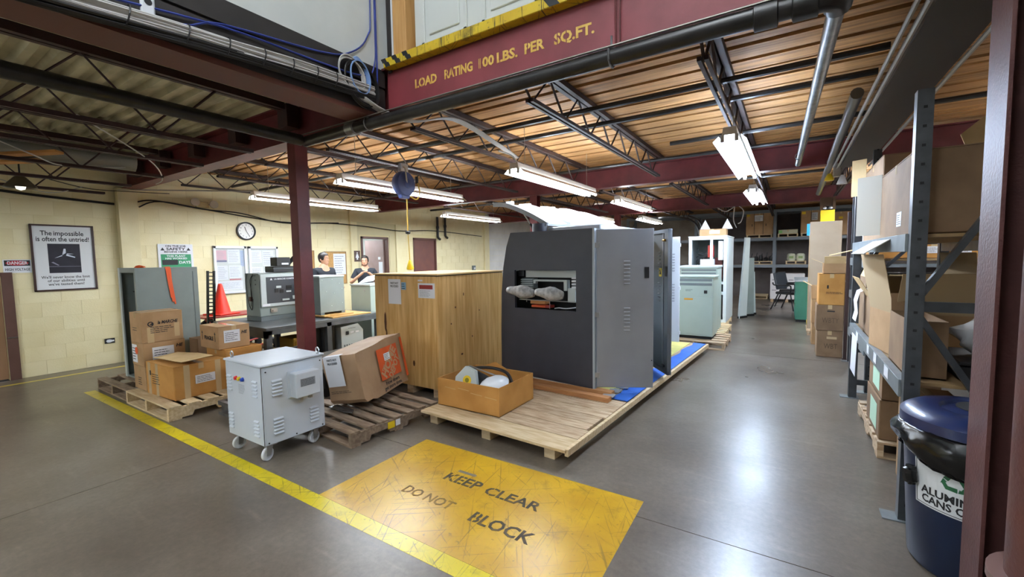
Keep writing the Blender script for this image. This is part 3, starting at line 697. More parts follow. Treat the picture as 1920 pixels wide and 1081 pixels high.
# danger sign
ds = thing('warning_sign', 'danger high voltage sign on the cream wall beside the poster', 'sign', (WX, 1.33, 1.53))
rect('plate', M_PAPER, ds, (0.001, -0.13, -0.09), (0, 1, 0), (0, 0, 1), 0.26, 0.18, 0.004)
rect('header', M_INK, ds, (0.005, -0.118, 0.005), (0, 1, 0), (0, 0, 1), 0.236, 0.075, 0.0006)
MB().lathe([(0.0001, 0), (0.036, 0)], (0.0062, 0, 0.0425), 24, 'X').build('red_oval', mat('sign red', 'b52530', 0.5), ds)
ds.children[-1].scale = (1, 2.9, 0.9); ds.children[-1].location = (0, 0, 0.0425 - 0.0425 * 0.9)
text('DANGER', 0.062, M_PAPER, ds, (0.0068, 0, 0.0425), (0, 1, 0), (0, 0, 1), width=0.185, bold=0.02)
text('HIGH VOLTAGE', 0.05, M_INK, ds, (0.0056, 0, -0.045), (0, 1, 0), (0, 0, 1), width=0.225, bold=0.015)
# outlet by the floor
ot = thing('wall_outlet', 'small black and white outlet low on the cream wall', 'outlet', (WX, 2.205, 0.36))
rect('plate', M_INK, ot, (0.0, -0.06, -0.035), (0, 1, 0), (0, 0, 1), 0.12, 0.075, 0.008)
MB().prism([(-0.045, 0.0), (-0.03, 0.022), (0.0, 0.025), (0.035, 0.012), (0.05, 0.014), (0.05, -0.012), (0.035, -0.01), (0.0, -0.023), (-0.03, -0.02)], (0.0082, 0, 0), (0, 1, 0), (0, 0, 1), 0.003).build('cover', M_PAPER, ot)
# emergency light
em = thing('emergency_light', 'twin head emergency light on the cream wall above the clock', 'light', (WX, 3.56, 2.57))
MB().box(0, -0.09, -0.06, 0.07, 0.1, 0.04).build('housing', mat('aged beige', 'b8aa80', 0.5), em, bevel=0.006)
for yy, zz in ((-0.13, 0.02), (0.16, 0.0)):
    hd = MB().lathe([(0.001, 0.0), (0.045, 0.01), (0.07, 0.05), (0.07, 0.07), (0.062, 0.072), (0.001, 0.068)], (0.06, yy, zz), 16, 'X').build('lamp_head', mat('lamp glass pale', 'cfcabb', 0.25, coat=0.5), em, smooth=True)
    MB().tube([(0.04, yy * 0.4, 0.0), (0.06, yy, zz)], 0.012, 6).build('arm', M_CONDUIT, em)
# clock
ck = thing('wall_clock', 'round black rimmed clock with white face on the cream wall', 'clock', (WX, 4.285, 2.13))
MB().lathe([(0.150, 0), (0.172, 0.005), (0.172, 0.045), (0.150, 0.05), (0.146, 0.03)], (0, 0, 0), 36, 'X').build('rim', M_BLK, ck, smooth=True)
MB().lathe([(0.0001, 0.026), (0.15, 0.026)], (0, 0, 0), 36, 'X').build('dial', mat('clock dial', 'ecebe6', 0.5), ck)
for k in range(12):
    a = k * PI / 6; text(str(k if k else 12), 0.04, M_INK, ck, (0.027, 0.115 * math.sin(a), 0.115 * math.cos(a)), (0, 1, 0), (0, 0, 1), depth=0.0004, name='numeral')
MB().bar((0.03, 0, 0), (0.03, 0.115 * math.sin(R(150)), 0.115 * math.cos(R(150))), 0.008, 0.002, up=(1, 0, 0)).build('minute_hand', M_INK, ck)
MB().bar((0.031, 0, 0), (0.031, 0.085 * math.sin(R(-18)), 0.085 * math.cos(R(-18))), 0.011, 0.002, up=(1, 0, 0)).build('hour_hand', M_INK, ck)
# safety sign
sg = thing('safety_sign', 'on the job safety sign with green panel above the grey cabinet', 'sign', (WX, 3.135, 1.42))
MB().box(0.001, -0.25, -0.05, 0.02, 0.25, 0.44).build('board', M_PAPER, sg, bevel=0.003)
for s_, zz, sz, ww in (('ON THE JOB', 0.405, 0.045, 0.29), ('SAFETY', 0.355, 0.062, 0.27), ('BEGINS HERE', 0.308, 0.042, 0.33)):
    text(s_, sz, M_INK, sg, (0.0215, 0, zz), (0, 1, 0), (0, 0, 1), width=ww, bold=0.025)
for yy in (-0.185, 0.185): MB().prism([(-0.03, 0), (0.03, 0), (0, 0.05)], (0.0205, yy, 0.332), (0, 1, 0), (0, 0, 1), 0.001).build('triangle_mark', M_INK, sg)
gp = rect('green_panel', mat('sign green', '1d8a58', 0.5), sg, (0.0205, -0.215, -0.04), (0, 1, 0), (0, 0, 1), 0.43, 0.31, 0.0008)
for s_, zz, ww in (('THIS PLANT', 0.238, 0.27), ('HAS WORKED', 0.197, 0.31), ):
    text(s_, 0.042, M_PAPER, sg, (0.022, 0, zz), (0, 1, 0), (0, 0, 1), width=ww, bold=0.03)
text('DAYS', 0.062, M_PAPER, sg, (0.022, 0.12, 0.13), (0, 1, 0), (0, 0, 1), width=0.17, bold=0.03)
rect('counter', M_INK, sg, (0.0215, -0.2, 0.09), (0, 1, 0), (0, 0, 1), 0.22, 0.085, 0.002)
# glazed notice cabinet
nb = thing('notice_board', 'white framed glazed notice cabinet with posted sheets on the cream wall', 'notice board', (WX, 4.28, 0.96))
MB().box(0.001, -0.585, 0, 0.012, 0.585, 0.88).build('backing', mat('board back', 'c9cbc4', 0.7), nb)
for a, b in ((-0.585, -0.02), (0.02, 0.585)):
    dr = MB()
    for (y0, z0, y1, z1) in ((a, 0, a + 0.04, 0.88), (b - 0.04, 0, b, 0.88), (a, 0, b, 0.045), (a, 0.835, b, 0.88)): dr.box(0.012, y0, z0, 0.05, y1, z1)
    df = dr.build('door_frame', M_WHITE, nb, bevel=0.003)
    MB().box(0.034, a + 0.04, 0.045, 0.037, b - 0.04, 0.835).build('pane', M_GLASS, df)
rr = random.Random(11)
for (y0, z0, w_, h_, kind) in ((-0.53, 0.60, 0.17, 0.20, 'pink'), (-0.34, 0.56, 0.21, 0.26, 'w'), (-0.53, 0.26, 0.18, 0.26, 'w'), (-0.33, 0.28, 0.23, 0.24, 'w'), (-0.52, 0.07, 0.42, 0.16, 'w'), (0.07, 0.56, 0.2, 0.24, 'w'), (0.29, 0.5, 0.22, 0.3, 'w'), (0.07, 0.2, 0.22, 0.28, 'w'), (0.31, 0.1, 0.2, 0.3, 'w'), (-0.12, 0.5, 0.06, 0.3, 'blue')):
    s_ = rect('posted_sheet', mat('sheet pink', 'd9a0a8', 0.7) if kind == 'pink' else (mat('sheet blue', '9aaed0', 0.7) if kind == 'blue' else mat('sheet white', 'dcdee2', 0.7, rand=0.06)), nb, (0.0125, y0, z0), (0, 1, 0), (0, 0, 1), w_, h_, 0.0008)
    lines(s_, (0.0135, y0 + 0.015, z0 + 0.02), (0, 1, 0), (0, 0, 1), w_ - 0.03, h_ - 0.04, 7, m=mat('print grey', '9a9ea8', 0.7), seed=int(y0 * 1000) + 5)
rect('heading_strip', mat('heading purple', '4a4574', 0.6), nb, (0.0134, -0.53, 0.585), (0, 1, 0), (0, 0, 1), 0.17, 0.035, 0.0008)
rect('heading_strip', mat('heading red', 'b04048', 0.6), nb, (0.0134, -0.33, 0.245), (0, 1, 0), (0, 0, 1), 0.2, 0.025, 0.0008)
# cork boards behind the people
for lab, y0, z0, w_, h_, sheet in (('small cork notice board half hidden by the near column', 5.23, 1.27, 0.45, 0.50, (0.02, 0.1, 0.25, 0.36)), ('cork notice board with a white sheet behind the standing person', 5.93, 1.0, 0.56, 0.75, (0.22, 0.22, 0.32, 0.48))):
    cb = thing('cork_board', lab, 'notice board', (WX, y0, z0))
    rect('cork', mat('cork', 'c49a62', 0.8, hex2='b58a50', scale=30), cb, (0.002, 0, 0), (0, 1, 0), (0, 0, 1), w_, h_, 0.012)
    for (a, b, c, d_) in ((0, 0, 0.02, h_), (w_ - 0.02, 0, w_, h_), (0, 0, w_, 0.02), (0, h_ - 0.02, w_, h_)): MB().box(0.002, a, b, 0.022, c, d_).build('frame_bar', mat('oak frame', '9a7a4a', 0.5), cb)
    s_ = rect('posted_sheet', M_PAPER, cb, (0.0145, sheet[0], sheet[1]), (0, 1, 0), (0, 0, 1), sheet[2], sheet[3], 0.0008)
    lines(s_, (0.0155, sheet[0] + 0.03, sheet[1] + 0.03), (0, 1, 0), (0, 0, 1), sheet[2] - 0.06, sheet[3] - 0.06, 8, m=MATS['print grey'], seed=4)
# restroom sign
rs = thing('restroom_sign', 'brown restroom sign with a white figure beside the open door', 'sign', (WX + 0.052, 6.77, 1.64))
rect('plate', mat('sign brown', '4b3328', 0.5), rs, (0, -0.085, -0.13), (0, 1, 0), (0, 0, 1), 0.17, 0.26, 0.006)
fig = MB().lathe([(0.0001, 0), (0.018, 0)], (0.0066, 0, 0.075), 14, 'X').prism([(-0.02, 0.05), (0.02, 0.05), (0.05, -0.04), (0.02, -0.04), (0.02, -0.085), (-0.02, -0.085), (-0.02, -0.04), (-0.05, -0.04)], (0.0062, 0, 0), (0, 1, 0), (0, 0, 1), 0.0006)
fig.build('figure', M_PAPER, rs)
# pipes and wires on the wall
wires('wall_cable', 'bundle of dark cables sagging along the top of the cream wall', 'cable', [smooth_path([(XL + 0.02, 2.66, 2.52), (XL + 0.05, 2.9, 2.56), (XL + 0.04, 3.6, 2.48), (XL + 0.03, 4.2, 2.46), (XL + 0.03, 5.0, 2.33), (XL + 0.05, 6.0, 2.38), (XL + 0.08, 7.0, 2.36), (XL + 0.08, 8.1, 2.30), (XL + 0.04, 9.5, 2.36), (XL + 0.04, 11.8, 2.28)]), smooth_path([(XL + 0.02, 2.68, 2.44), (XL + 0.07, 2.95, 2.55), (XL + 0.04, 3.7, 2.47), (XL + 0.03, 5.0, 2.345), (XL + 0.05, 6.3, 2.40)])], M_CABLEK, 0.011)
wires('wall_cable', 'thick dark cable running above the framed poster', 'cable', [smooth_path([(XL + 0.03, 0.3, 2.62), (XL + 0.03, 1.0, 2.55), (XL + 0.02, 1.6, 2.50), (XL + 0.02, 2.38, 2.46)])], M_CABLEK, 0.018)
wires('wall_cable', 'thin wire across the top of the wall above the poster', 'cable', [smooth_path([(XL + 0.02, 1.7, 2.74), (XL + 0.02, 2.1, 2.66), (XL + 0.13, 2.5, 2.655), (XL + 0.02, 3.1, 2.70)])], M_CABLEK, 0.006)
for lab, y0, zb in (('black drain pipe with elbow on the wall above the brown door', 9.62, 2.15), ('shorter dark pipe beside the drain pipe above the brown door', 9.95, 2.2)):
    tp = thing('wall_pipe', lab, 'pipe', (XL, y0, zb))
    MB().tube(smooth_path([(0.06, 0.0, 0.62), (0.06, 0.0, 0.12), (0.06, 0.02, 0.02), (0.06, 0.1, -0.03)]), 0.035, 8).build('pipe_run', M_PIPEBLK, tp, smooth=True)
    MB().lathe([(0.045, -0.02), (0.045, 0.05)], (0.06, 0, 0.3), 10).build('coupling', M_PIPEBLK, tp)
th = thing('wall_switch', 'small grey box low on the cream wall beyond the brown door', 'switch', (XL, 11.35, 1.22)); MB().box(0, -0.07, -0.09, 0.06, 0.07, 0.09).build('casing', M_GREYD, th, bevel=0.006); MB().box(0.06, -0.03, -0.03, 0.075, 0.03, 0.03).build('toggle', M_PAPER, th)
# lamp hanging at the far left under the corrugated deck
lm = thing('shop_lamp', 'old metal shop lamp hanging under the corrugated deck at the left edge', 'light', (-7.4, 1.2, 2.42))
MB().lathe([(0.02, 0.14), (0.05, 0.12), (0.13, 0.02), (0.14, 0.0), (0.12, 0.01)], (0, 0, 0), 18).build('shade', mat('old metal', '6b6458', 0.35, metal=0.6), lm, smooth=True)
MB().lathe([(0.0001, -0.03), (0.035, -0.015), (0.045, 0.02), (0.03, 0.06)], (0, 0, 0), 12).build('bulb', mat('frosted bulb', 'e8e4d8', 0.3, emit=1.2), lm, smooth=True)
MB().tube([(0, 0, 0.14), (0, 0, 0.6)], 0.008, 5).build('cord', M_CABLEK, lm)

# ================================================================ LEFT HAND GOODS
pallet('dark weathered pallet under the tall grey cabinet', -7.2, 1.66, 1.04, 1.05, 0.13, 0, M_WOODD, 6, 0.09, seed=3)
pallet('pale new pallet carrying the stacked charger cartons', -6.15, 1.64, 1.13, 1.1, 0.14, 0, M_WOODP, 7, 0.11, seed=5)
# tall grey cabinet with an open dark side
gc = thing('steel_cabinet', 'tall grey steel cabinet with an open side and orange ribbon', 'cabinet', (-6.735, 2.21, 0.13)); d = (0.57, 0.62, 1.355)
b = MB()
b.box(0.265, -0.31, 0, 0.285, 0.31, 1.355).box(-0.285, 0.29, 0, 0.265, 0.31, 1.355).box(-0.285, -0.31, 1.335, 0.265, 0.29, 1.355).box(-0.285, -0.31, 0, 0.265, 0.29, 0.02).box(-0.285, -0.31, 0.02, -0.265, 0.29, 1.335)
b.build('shell', M_GREY, gc)
MB().box(-0.285, -0.325, 0, -0.225, -0.31, 1.36).build('front_stile', M_GREYL, gc); MB().box(0.235, -0.325, 0, 0.285, -0.31, 1.36).build('front_stile', M_GREY, gc)
MB().box(-0.225, -0.325, 1.30, 0.235, -0.31, 1.36).build('front_rail', M_GREY, gc)
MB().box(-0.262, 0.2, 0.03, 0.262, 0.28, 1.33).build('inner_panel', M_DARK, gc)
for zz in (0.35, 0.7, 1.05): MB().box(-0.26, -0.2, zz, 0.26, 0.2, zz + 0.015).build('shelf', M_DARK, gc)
MB().box(0.285, 0.255, 0.06, 0.289, 0.26, 1.30).build('seam', M_GREYD, gc)
rb = MB(); 
for q, (y0, y1, z1) in enumerate(((-0.02, 0.02, 0.98), (0.01, 0.03, 0.93), (0.0, 0.05, 0.90))):
    pts = [(0.20, y0, 1.36), (0.28, y0, 1.365), (0.292, y0 + 0.005, 1.33), (0.294, (y0 + y1) / 2, 1.15), (0.293, y1, z1)]
    for a, c in zip(pts[:-1], pts[1:]): rb.bar(a, c, 0.026 - 0.005 * q, 0.002, up=(1, 0, 0.2))
tag(MB().add(rb.v, rb.f).build('orange_ribbon', M_ORANGE, None), 'orange ribbon draped over the edge of the tall grey cabinet', 'ribbon').location = gc.location
gv = tag(MB().lathe([(0.0001, 0.03), (0.03, 0.022), (0.05, 0.0), (0.03, -0.004)], (0, 0, 0), 10).lathe([(0.0001, 0.02), (0.02, 0.015), (0.03, 0)], (0.05, 0.02, 0), 8).build('orange_clip', M_ORANGE, smooth=True), 'small orange strap end on top of the tall grey cabinet', 'strap'); gv.location = (-6.62, 1.98, 1.49)
# black perforated rack leaning behind the cabinet
lr = thing('perforated_rack_panel', 'black perforated steel rack upright leaning behind the grey cabinet', 'rack panel', (-7.0, 2.83, 0.0), 0, rot=(R(-3), 0, 0))
MB().box(-0.02, -0.05, 0, 0.02, -0.03, 1.42).build('edge_rail', M_BLK, lr); MB().box(-0.02, 0.03, 0, 0.02, 0.05, 1.42).build('edge_rail', M_BLK, lr)
for k in range(26): MB().box(-0.015, -0.03, 0.04 + k * 0.054, 0.015, 0.03, 0.055 + k * 0.054).build('rung', M_BLK, lr)
# charger cartons
d = (0.325, 0.385, 0.335); t = carton('upright la Marche carton on top of the left stack', -6.07, 1.935, 0.665, d, 0, M_CARD, 'charger cartons on the pale pallet')
o, xd, yd = face(d, 'right', 0.24, 0.215, 0.0016)
text('la MARCHE', 0.05, M_INK, t, o, xd, yd, width=0.19, bold=0.03, shear=0.25)
MB().lathe([(0.018, 0), (0.028, 0)], (d[0] / 2 + 0.0016, -d[1] / 2 + 0.085, 0.205), 18, 'X').prism([(-0.018, -0.008), (0.022, -0.008), (0.008, 0.014)], (d[0] / 2 + 0.0012, -d[1] / 2 + 0.09, 0.203), (0, 1, 0), (0, 0, 1), 0.0008).build('logo', M_INK, t)
o, xd, yd = face(d, 'right', 0.08, 0.10, 0.0012); lines(t, o, xd, yd, 0.22, 0.08, 4, seed=3, fill=0.35)
o, xd, yd = face(d, 'front', 0.08, 0.13); lines(t, o, xd, yd, 0.13, 0.05, 2, seed=8)
MB().basis(*(lambda q: (q[0], q[1], q[2]))(face(d, 'right', 0.05, 0.0, 0.0009)), 0.06, 0.17, 0.0004).build('tape', M_TAPE, t)
MB().basis(*(lambda q: (q[0], q[1], q[2]))(face(d, 'right', 0.30, 0.04, 0.0009)), 0.05, 0.16, 0.0004).build('tape', M_TAPE, t)
d = (0.335, 0.39, 0.255); t = carton('carton with a round orange sticker in the middle of the left stack', -6.07, 1.94, 0.41, d, 0, M_CARD, 'charger cartons on the pale pallet')
shipping_label(t, d, 'front', 0.02, 0.03, 0.14, 0.2, 4)
o, xd, yd = face(d, 'front', 0.15, 0.165, 0.003); MB().prism([(0.045 * math.cos(k * PI / 8) * (1 if k % 2 else 0.85), 0.045 * math.sin(k * PI / 8) * (1 if k % 2 else 0.85)) for k in range(16)], o, xd, yd, 0.001).build('orange_sticker', M_ORANGE, t)
shipping_label(t, d, 'right', 0.08, 0.03, 0.20, 0.17, 6)
o, xd, yd = face(d, 'right', 0.33, 0.19, 0.0016); text('HE', 0.05, M_INK, t, o, xd, yd, bold=0.03, shear=0.25)
d = (0.34, 0.385, 0.27); t = carton('bottom carton of the left stack on the pale pallet', -6.06, 1.94, 0.14, d, 0, M_CARD, 'charger cartons on the pale pallet')
o, xd, yd = face(d, 'front', 0.12, 0.05); lines(t, o, xd, yd, 0.12, 0.1, 4, seed=9)
d = (0.62, 0.50, 0.345); t = carton('large taped carton at the front of the pale pallet', -5.53, 2.0, 0.14, d, 3, M_CARD2, 'charger cartons on the pale pallet', tape='x')
for u in (0.03, 0.36):
    o, xd, yd = face(d, 'right', u * 0.9 + 0.06, 0.0, 0.0008); MB().basis(o, xd, yd, 0.055, 0.345, 0.0004).build('tape', mat('clear tape', 'cdb48c', 0.15, coat=0.8), t)
for u in (0.05, 0.22):
    o, xd, yd = face(d, 'front', u, 0.0, 0.0008); MB().basis(o, xd, yd, 0.06, 0.345, 0.0004).build('tape', MATS['clear tape'], t)
shipping_label(t, d, 'right', 0.19, 0.13, 0.19, 0.09, 12, n=4)
o, xd, yd = face(d, 'front', 0.14, 0.12); lines(t, o, xd, yd, 0.2, 0.12, 5, seed=2)
o, xd, yd = face(d, 'front', 0.09, 0.21); MB().basis(o, xd, yd, 0.03, 0.05, 0.0006).build('logo', M_INK, t)
fl = tag(MB().prism([(-0.36, -0.12), (0.30, -0.15), (0.37, 0.12), (0.05, 0.14), (-0.34, 0.10)], (0, 0, 0), (1, 0, 0), (0, 1, 0), 0.006).build('cardboard_sheet', M_CARDL), 'loose curled cardboard sheet lying on the large taped carton', 'cardboard'); fl.location = (-5.53, 1.97, 0.522); fl.rotation_euler = (R(5), R(-2), R(4))
d = (0.46, 0.40, 0.41); carton('carton under the fragile carton at the back of the pale pallet', -5.55, 2.50, 0.14, d, 0, M_CARD2, 'charger cartons on the pale pallet')
d = (0.44, 0.34, 0.26); t = carton('carton marked fragile on top of the right stack', -5.60, 2.43, 0.552, d, 0, M_CARD, 'charger cartons on the pale pallet', tape='x')
o, xd, yd = face(d, 'front', 0.22, 0.12, 0.0016); text('FRAGILE', 0.062, M_INK, t, o, xd, yd, width=0.22, bold=0.03)
for u in (0.06, 0.37):
    o, xd, yd = face(d, 'front', u, 0.09); MB().prism([(-0.006, 0), (0.006, 0), (0.006, 0.08), (0.018, 0.08), (0, 0.11), (-0.018, 0.08), (-0.006, 0.08)], o, xd, yd, 0.0006).build('arrow', M_INK, t)
shipping_label(t, d, 'right', 0.06, 0.07, 0.17, 0.14, 15)
o, xd, yd = face(d, 'right', 0.275, 0.17, 0.0016); text('HE', 0.05, M_INK, t, o, xd, yd, bold=0.03, shear=0.25)
d = (0.14, 0.28, 0.28); carton('small carton beside the large taped carton at the pallet edge', -5.09, 2.40, 0.14, d, 0, M_CARD2, 'charger cartons on the pale pallet')
d = (0.24, 0.3, 0.46); open_carton('dull open carton between the grey cabinet and the fragile carton', -6.30, 2.52, 0.131, d, 0, M_CARDD, ())
# steel skid by the transformer
sk = thing('steel_skid', 'galvanised steel skid behind the white transformer', 'skid', (-4.85, 2.0, 0))
for yy in (0, 0.42): MB().box(0, yy, 0.10, 0.9, yy + 0.04, 0.14).box(0, yy, 0.0, 0.9, yy + 0.04, 0.03).box(0, yy + 0.03, 0.03, 0.9, yy + 0.04, 0.10).build('channel', M_GALV, sk)
for xx in (0, 0.86): MB().box(xx, 0.04, 0.10, xx + 0.04, 0.42, 0.14).build('cross_bar', M_GALV, sk)

# ---- white transformer on castors
tr = thing('transformer', 'white louvred transformer on castors by the yellow lane line', 'transformer', (-3.595, 1.921, 0.0)); TW, TD, Z0, Z1 = 0.55, 0.508, 0.13, 0.735; M_TR = mat('transformer white', 'd3dae2', 0.35, hex2='cdd5dd', scale=3)
MB().box(-TW / 2, -TD / 2, Z0, TW / 2, TD / 2, Z1).build('body', M_TR, tr, bevel=0.004)
MB().box(-TW / 2 - 0.012, -TD / 2 - 0.012, Z1 + 0.004, TW / 2 + 0.012, TD / 2 + 0.012, Z1 + 0.022).build('lid', M_TR, tr, bevel=0.006)
MB().box(-TW / 2 + 0.01, -TD / 2 + 0.01, Z1 - 0.002, TW / 2 - 0.01, TD / 2 - 0.01, Z1 + 0.006).build('lid_gasket', M_INK, tr)
MB().box(TW / 2 - 0.006, -TD / 2 - 0.0015, Z0 + 0.004, TW / 2 - 0.002, -TD / 2 + 0.002, Z1).build('panel_seam', M_INK, tr)
MB().box(TW / 2, -TD / 2 + 0.01, Z0 + 0.005, TW / 2 + 0.004, TD / 2 - 0.005, Z1 - 0.01).build('side_panel', M_TR, tr, bevel=0.001)
lv = MB().prism([(0, 0), (0.013, 0.003), (0.013, 0.007), (0, 0.016)], (0, 0.078, 0), (1, 0, 0), (0, 0, 1), 0.078).mesh('louver', M_TR)   # faces +x, runs along y
def louvers(t, side, u, v, n=4, step=0.028, sx=1.0):
    for k in range(n):
        if side == 'right': o_ = link('louver', lv, t, loc=(TW / 2 + 0.004, -TD / 2 + u, v + k * step)); o_.scale = (1, sx, 1)
        else: o_ = link('louver', lv, t, loc=(-TW / 2 + u, -TD / 2, v + k * step), rot=(0, 0, -PI / 2)); o_.scale = (1, sx, 1)
for u, v in ((0.07, 0.50), (0.07, 0.20), (0.37, 0.20)): louvers(tr, 'right', u, v, 5)
louvers(tr, 'right', 0.39, 0.52, 4, sx=0.8)
for u, v in ((0.03, 0.50), (0.42, 0.50), (0.03, 0.19), (0.42, 0.19)): louvers(tr, 'front', u, v, 5, sx=0.85)
bx = MB().box(TW / 2 + 0.003, -TD / 2 + 0.195, 0.455, TW / 2 + 0.012, -TD / 2 + 0.43, 0.665).build('terminal_box_plate', M_TR, tr)
MB().box(TW / 2 + 0.012, -TD / 2 + 0.21, 0.46, TW / 2 + 0.10, -TD / 2 + 0.415, 0.655).build('terminal_box', M_TR, tr, bevel=0.005)
pl = rect('rating_plate', mat('plate grey', '8d9298', 0.4), tr, (TW / 2 + 0.101, -TD / 2 + 0.245, 0.545), (0, 1, 0), (0, 0, 1), 0.125, 0.062, 0.001); lines(pl, (TW / 2 + 0.1025, -TD / 2 + 0.25, 0.548), (0, 1, 0), (0, 0, 1), 0.115, 0.056, 6, seed=5, ragged=0.1)
for yy in (0.27, 0.35): MB().lathe([(0.014, 0), (0.014, -0.018), (0.019, -0.018), (0.019, -0.03)], (TW / 2 + 0.055, -TD / 2 + yy, 0.46), 12).build('cable_gland', M_STEEL, tr)
for k, (mm, xx) in enumerate(((mat('lamp red', 'd23038', 0.3), 0.175), (M_YELP, 0.225), (mat('lamp blue', '2248b0', 0.3), 0.275))):
    MB().lathe([(0.0001, -0.022), (0.014, -0.018), (0.016, -0.006), (0.018, 0)], (-TW / 2 + xx, -TD / 2, 0.615), 14, 'Y').build('indicator_lamp', mm, tr, smooth=True)
lines(tr, (-TW / 2 + 0.20, -TD / 2 - 0.001, 0.495), (1, 0, 0), (0, 0, 1), 0.10, 0.08, 7, m=MATS['print grey'], seed=8, t=0.0005)
for (xx, yy) in ((-TW / 2 + 0.03, -TD / 2 + 0.04), (TW / 2 - 0.02, TD / 2 - 0.03)):
    e = MB().tube([(xx, yy, Z1 + 0.02), (xx, yy, Z1 + 0.03)], 0.012, 8)
    e.tube([(xx + 0.022 * math.cos(a * PI / 6), yy, Z1 + 0.052 + 0.022 * math.sin(a * PI / 6)) for a in range(13)], 0.005, 6, cap=False); e.build('lifting_eye', M_STEEL, tr, smooth=True)
for (yy, zz) in ((0.03, 0.70), (0.48, 0.70), (0.03, 0.15), (0.48, 0.15), (0.25, 0.15)): MB().lathe([(0.0001, 0.004), (0.006, 0.003), (0.006, 0)], (TW / 2 + 0.004, -TD / 2 + yy, zz), 8, 'X').build('screw', M_INK, tr)
for sx, sy, ry in ((-1, -1, 0.0), (1, -1, 0.3), (-1, 1, 0.2), (1, 1, 0.15)):
    cx, cy = sx * (TW / 2 - 0.06), sy * (TD / 2 - 0.06)
    c_ = MB().lathe([(0.0001, -0.010), (0.018, -0.011), (0.02, -0.008), (0.034, -0.008), (0.036, -0.013), (0.048, -0.013), (0.052, -0.009), (0.052, 0.009), (0.048, 0.013), (0.036, 0.013), (0.034, 0.008), (0.02, 0.008), (0.018, 0.011), (0.0001, 0.010)], (0, 0, 0), 24, 'X').build('castor_wheel', M_WHITE, tr, smooth=True); c_.location = (cx + 0.01, cy - 0.02, 0.052); c_.rotation_euler = (0, 0, ry)
    MB().box(cx - 0.03, cy - 0.04, Z0 - 0.008, cx + 0.05, cy + 0.04, Z0).prism([(-0.035, 0.04), (-0.005, 0.04), (0.02, 0.124), (-0.03, 0.124)], (cx - 0.009, cy, 0), (0, 1, 0), (0, 0, 1), 0.003).prism([(-0.035, 0.04), (-0.005, 0.04), (0.02, 0.124), (-0.03, 0.124)], (cx + 0.028, cy, 0), (0, 1, 0), (0, 0, 1), 0.003).build('castor_fork', M_STEEL, tr)

# ---- dark pallet with the crushed home centre box
p2 = pallet('dark used pallet under the crushed orange logo box', -3.97, 2.24, 1.0, 0.96, 0.13, -4, M_WOODD, 7, 0.09, seed=9)
rect('yellow_tag', M_YELP, p2, (1.0015, 0.36, 0.045), (0, 1, 0), (0, 0, 1), 0.075, 0.06, 0.001); rect('white_tag', M_PAPER, p2, (1.0015, 0.445, 0.05), (0, 1, 0), (0, 0, 1), 0.05, 0.055, 0.001)
hb = thing('crushed_box', 'crushed cardboard box with orange home improvement logo leaning on a pallet', 'box', (-3.26, 2.56, 0.205), rot=(R(3), R(-10), R(13)))
M_HD = mat('crushed cardboard', 'a98a69', 0.6, hex2='9a7a5a', scale=4, bump=0.5, bscale=7)
bm = bmesh.new(); bmesh.ops.create_cube(bm, size=1.0)
for v in bm.verts: v.co = Vector((-0.2 + v.co.x * 0.40, 0.36 + v.co.y * 0.72, 0.26 + v.co.z * 0.52))
bmesh.ops.subdivide_edges(bm, edges=bm.edges, cuts=8, use_grid_fill=True)
rr = random.Random(5)
from mathutils import noise as mnoise
for v in bm.verts:
    n_ = mnoise.noise_vector(v.co * 5.0) * 0.012; v.co += Vector(n_)
    if v.co.z > 0.44: v.co.z -= 0.035 * max(0.0, 1 - v.co.y / 0.5)
    if v.co.z < 0.04 and v.co.y < 0.12: v.co.y += 0.03; v.co.z += 0.02
me = bpy.data.meshes.new('body'); bm.to_mesh(me); bm.free(); me.materials.append(M_HD)
for p in me.polygons: p.use_smooth = True
me.set_sharp_from_angle(angle=R(35)); link('body', me, hb)
lg = rect('logo_square', mat('logo orange', 'd4571c', 0.6, hex2='c24d16', scale=8), hb, (0.0135, 0.27, 0.13), (0, 1, 0), (0, 0, 1), 0.33, 0.31, 0.001)
q = math.sqrt(0.5)
M_HDT = mat('logo cardboard', 'b08a66', 0.6)
text('THE', 0.05, M_HDT, lg, (0.0155, 0.335, 0.24), (0, q, q), (0, -q, q), bold=0.03, width=0.07)
text('HOME', 0.125, M_HDT, lg, (0.0155, 0.432, 0.285), (0, q, q), (0, -q, q), bold=0.04, width=0.34)
text('DEPOT', 0.10, M_HDT, lg, (0.0155, 0.497, 0.215), (0, q, q), (0, -q, q), bold=0.04, width=0.25)
s_ = rect('white_label', M_PAPER, hb, (0.0165, 0.365, 0.31), (0, 1, 0), (0, 0, 1), 0.095, 0.07, 0.0008); lines(s_, (0.0176, 0.37, 0.315), (0, 1, 0), (0, 0, 1), 0.085, 0.06, 4, seed=5)
text('How doers', 0.05, M_INK, hb, (0.015, 0.43, 0.09), (0, 1, 0), (0, 0, 1), width=0.22, bold=0.02)
text('get more done.', 0.05, M_INK, hb, (0.015, 0.43, 0.045), (0, 1, 0), (0, 0, 1), width=0.29, bold=0.02)
rect('orange_band', MATS['logo orange'], hb, (0.012, 0.675, 0.06), (0, 1, 0), (0, 0, 1), 0.035, 0.42, 0.002)
lines(hb, (-0.36, -0.014, 0.13), (1, 0, 0), (0, 0, 1), 0.24, 0.03, 2, seed=3)
pp = MB().basis((-0.37, -0.016, 0.20), (1, 0, 0), (0, 0, 1), 0.20, 0.29, 0.001).basis((-0.37, -0.016, 0.49), (1, 0, 0), (0, 1, 0.05), 0.20, 0.05, 0.001)
ps = pp.build('taped_paper', M_PAPER, hb)
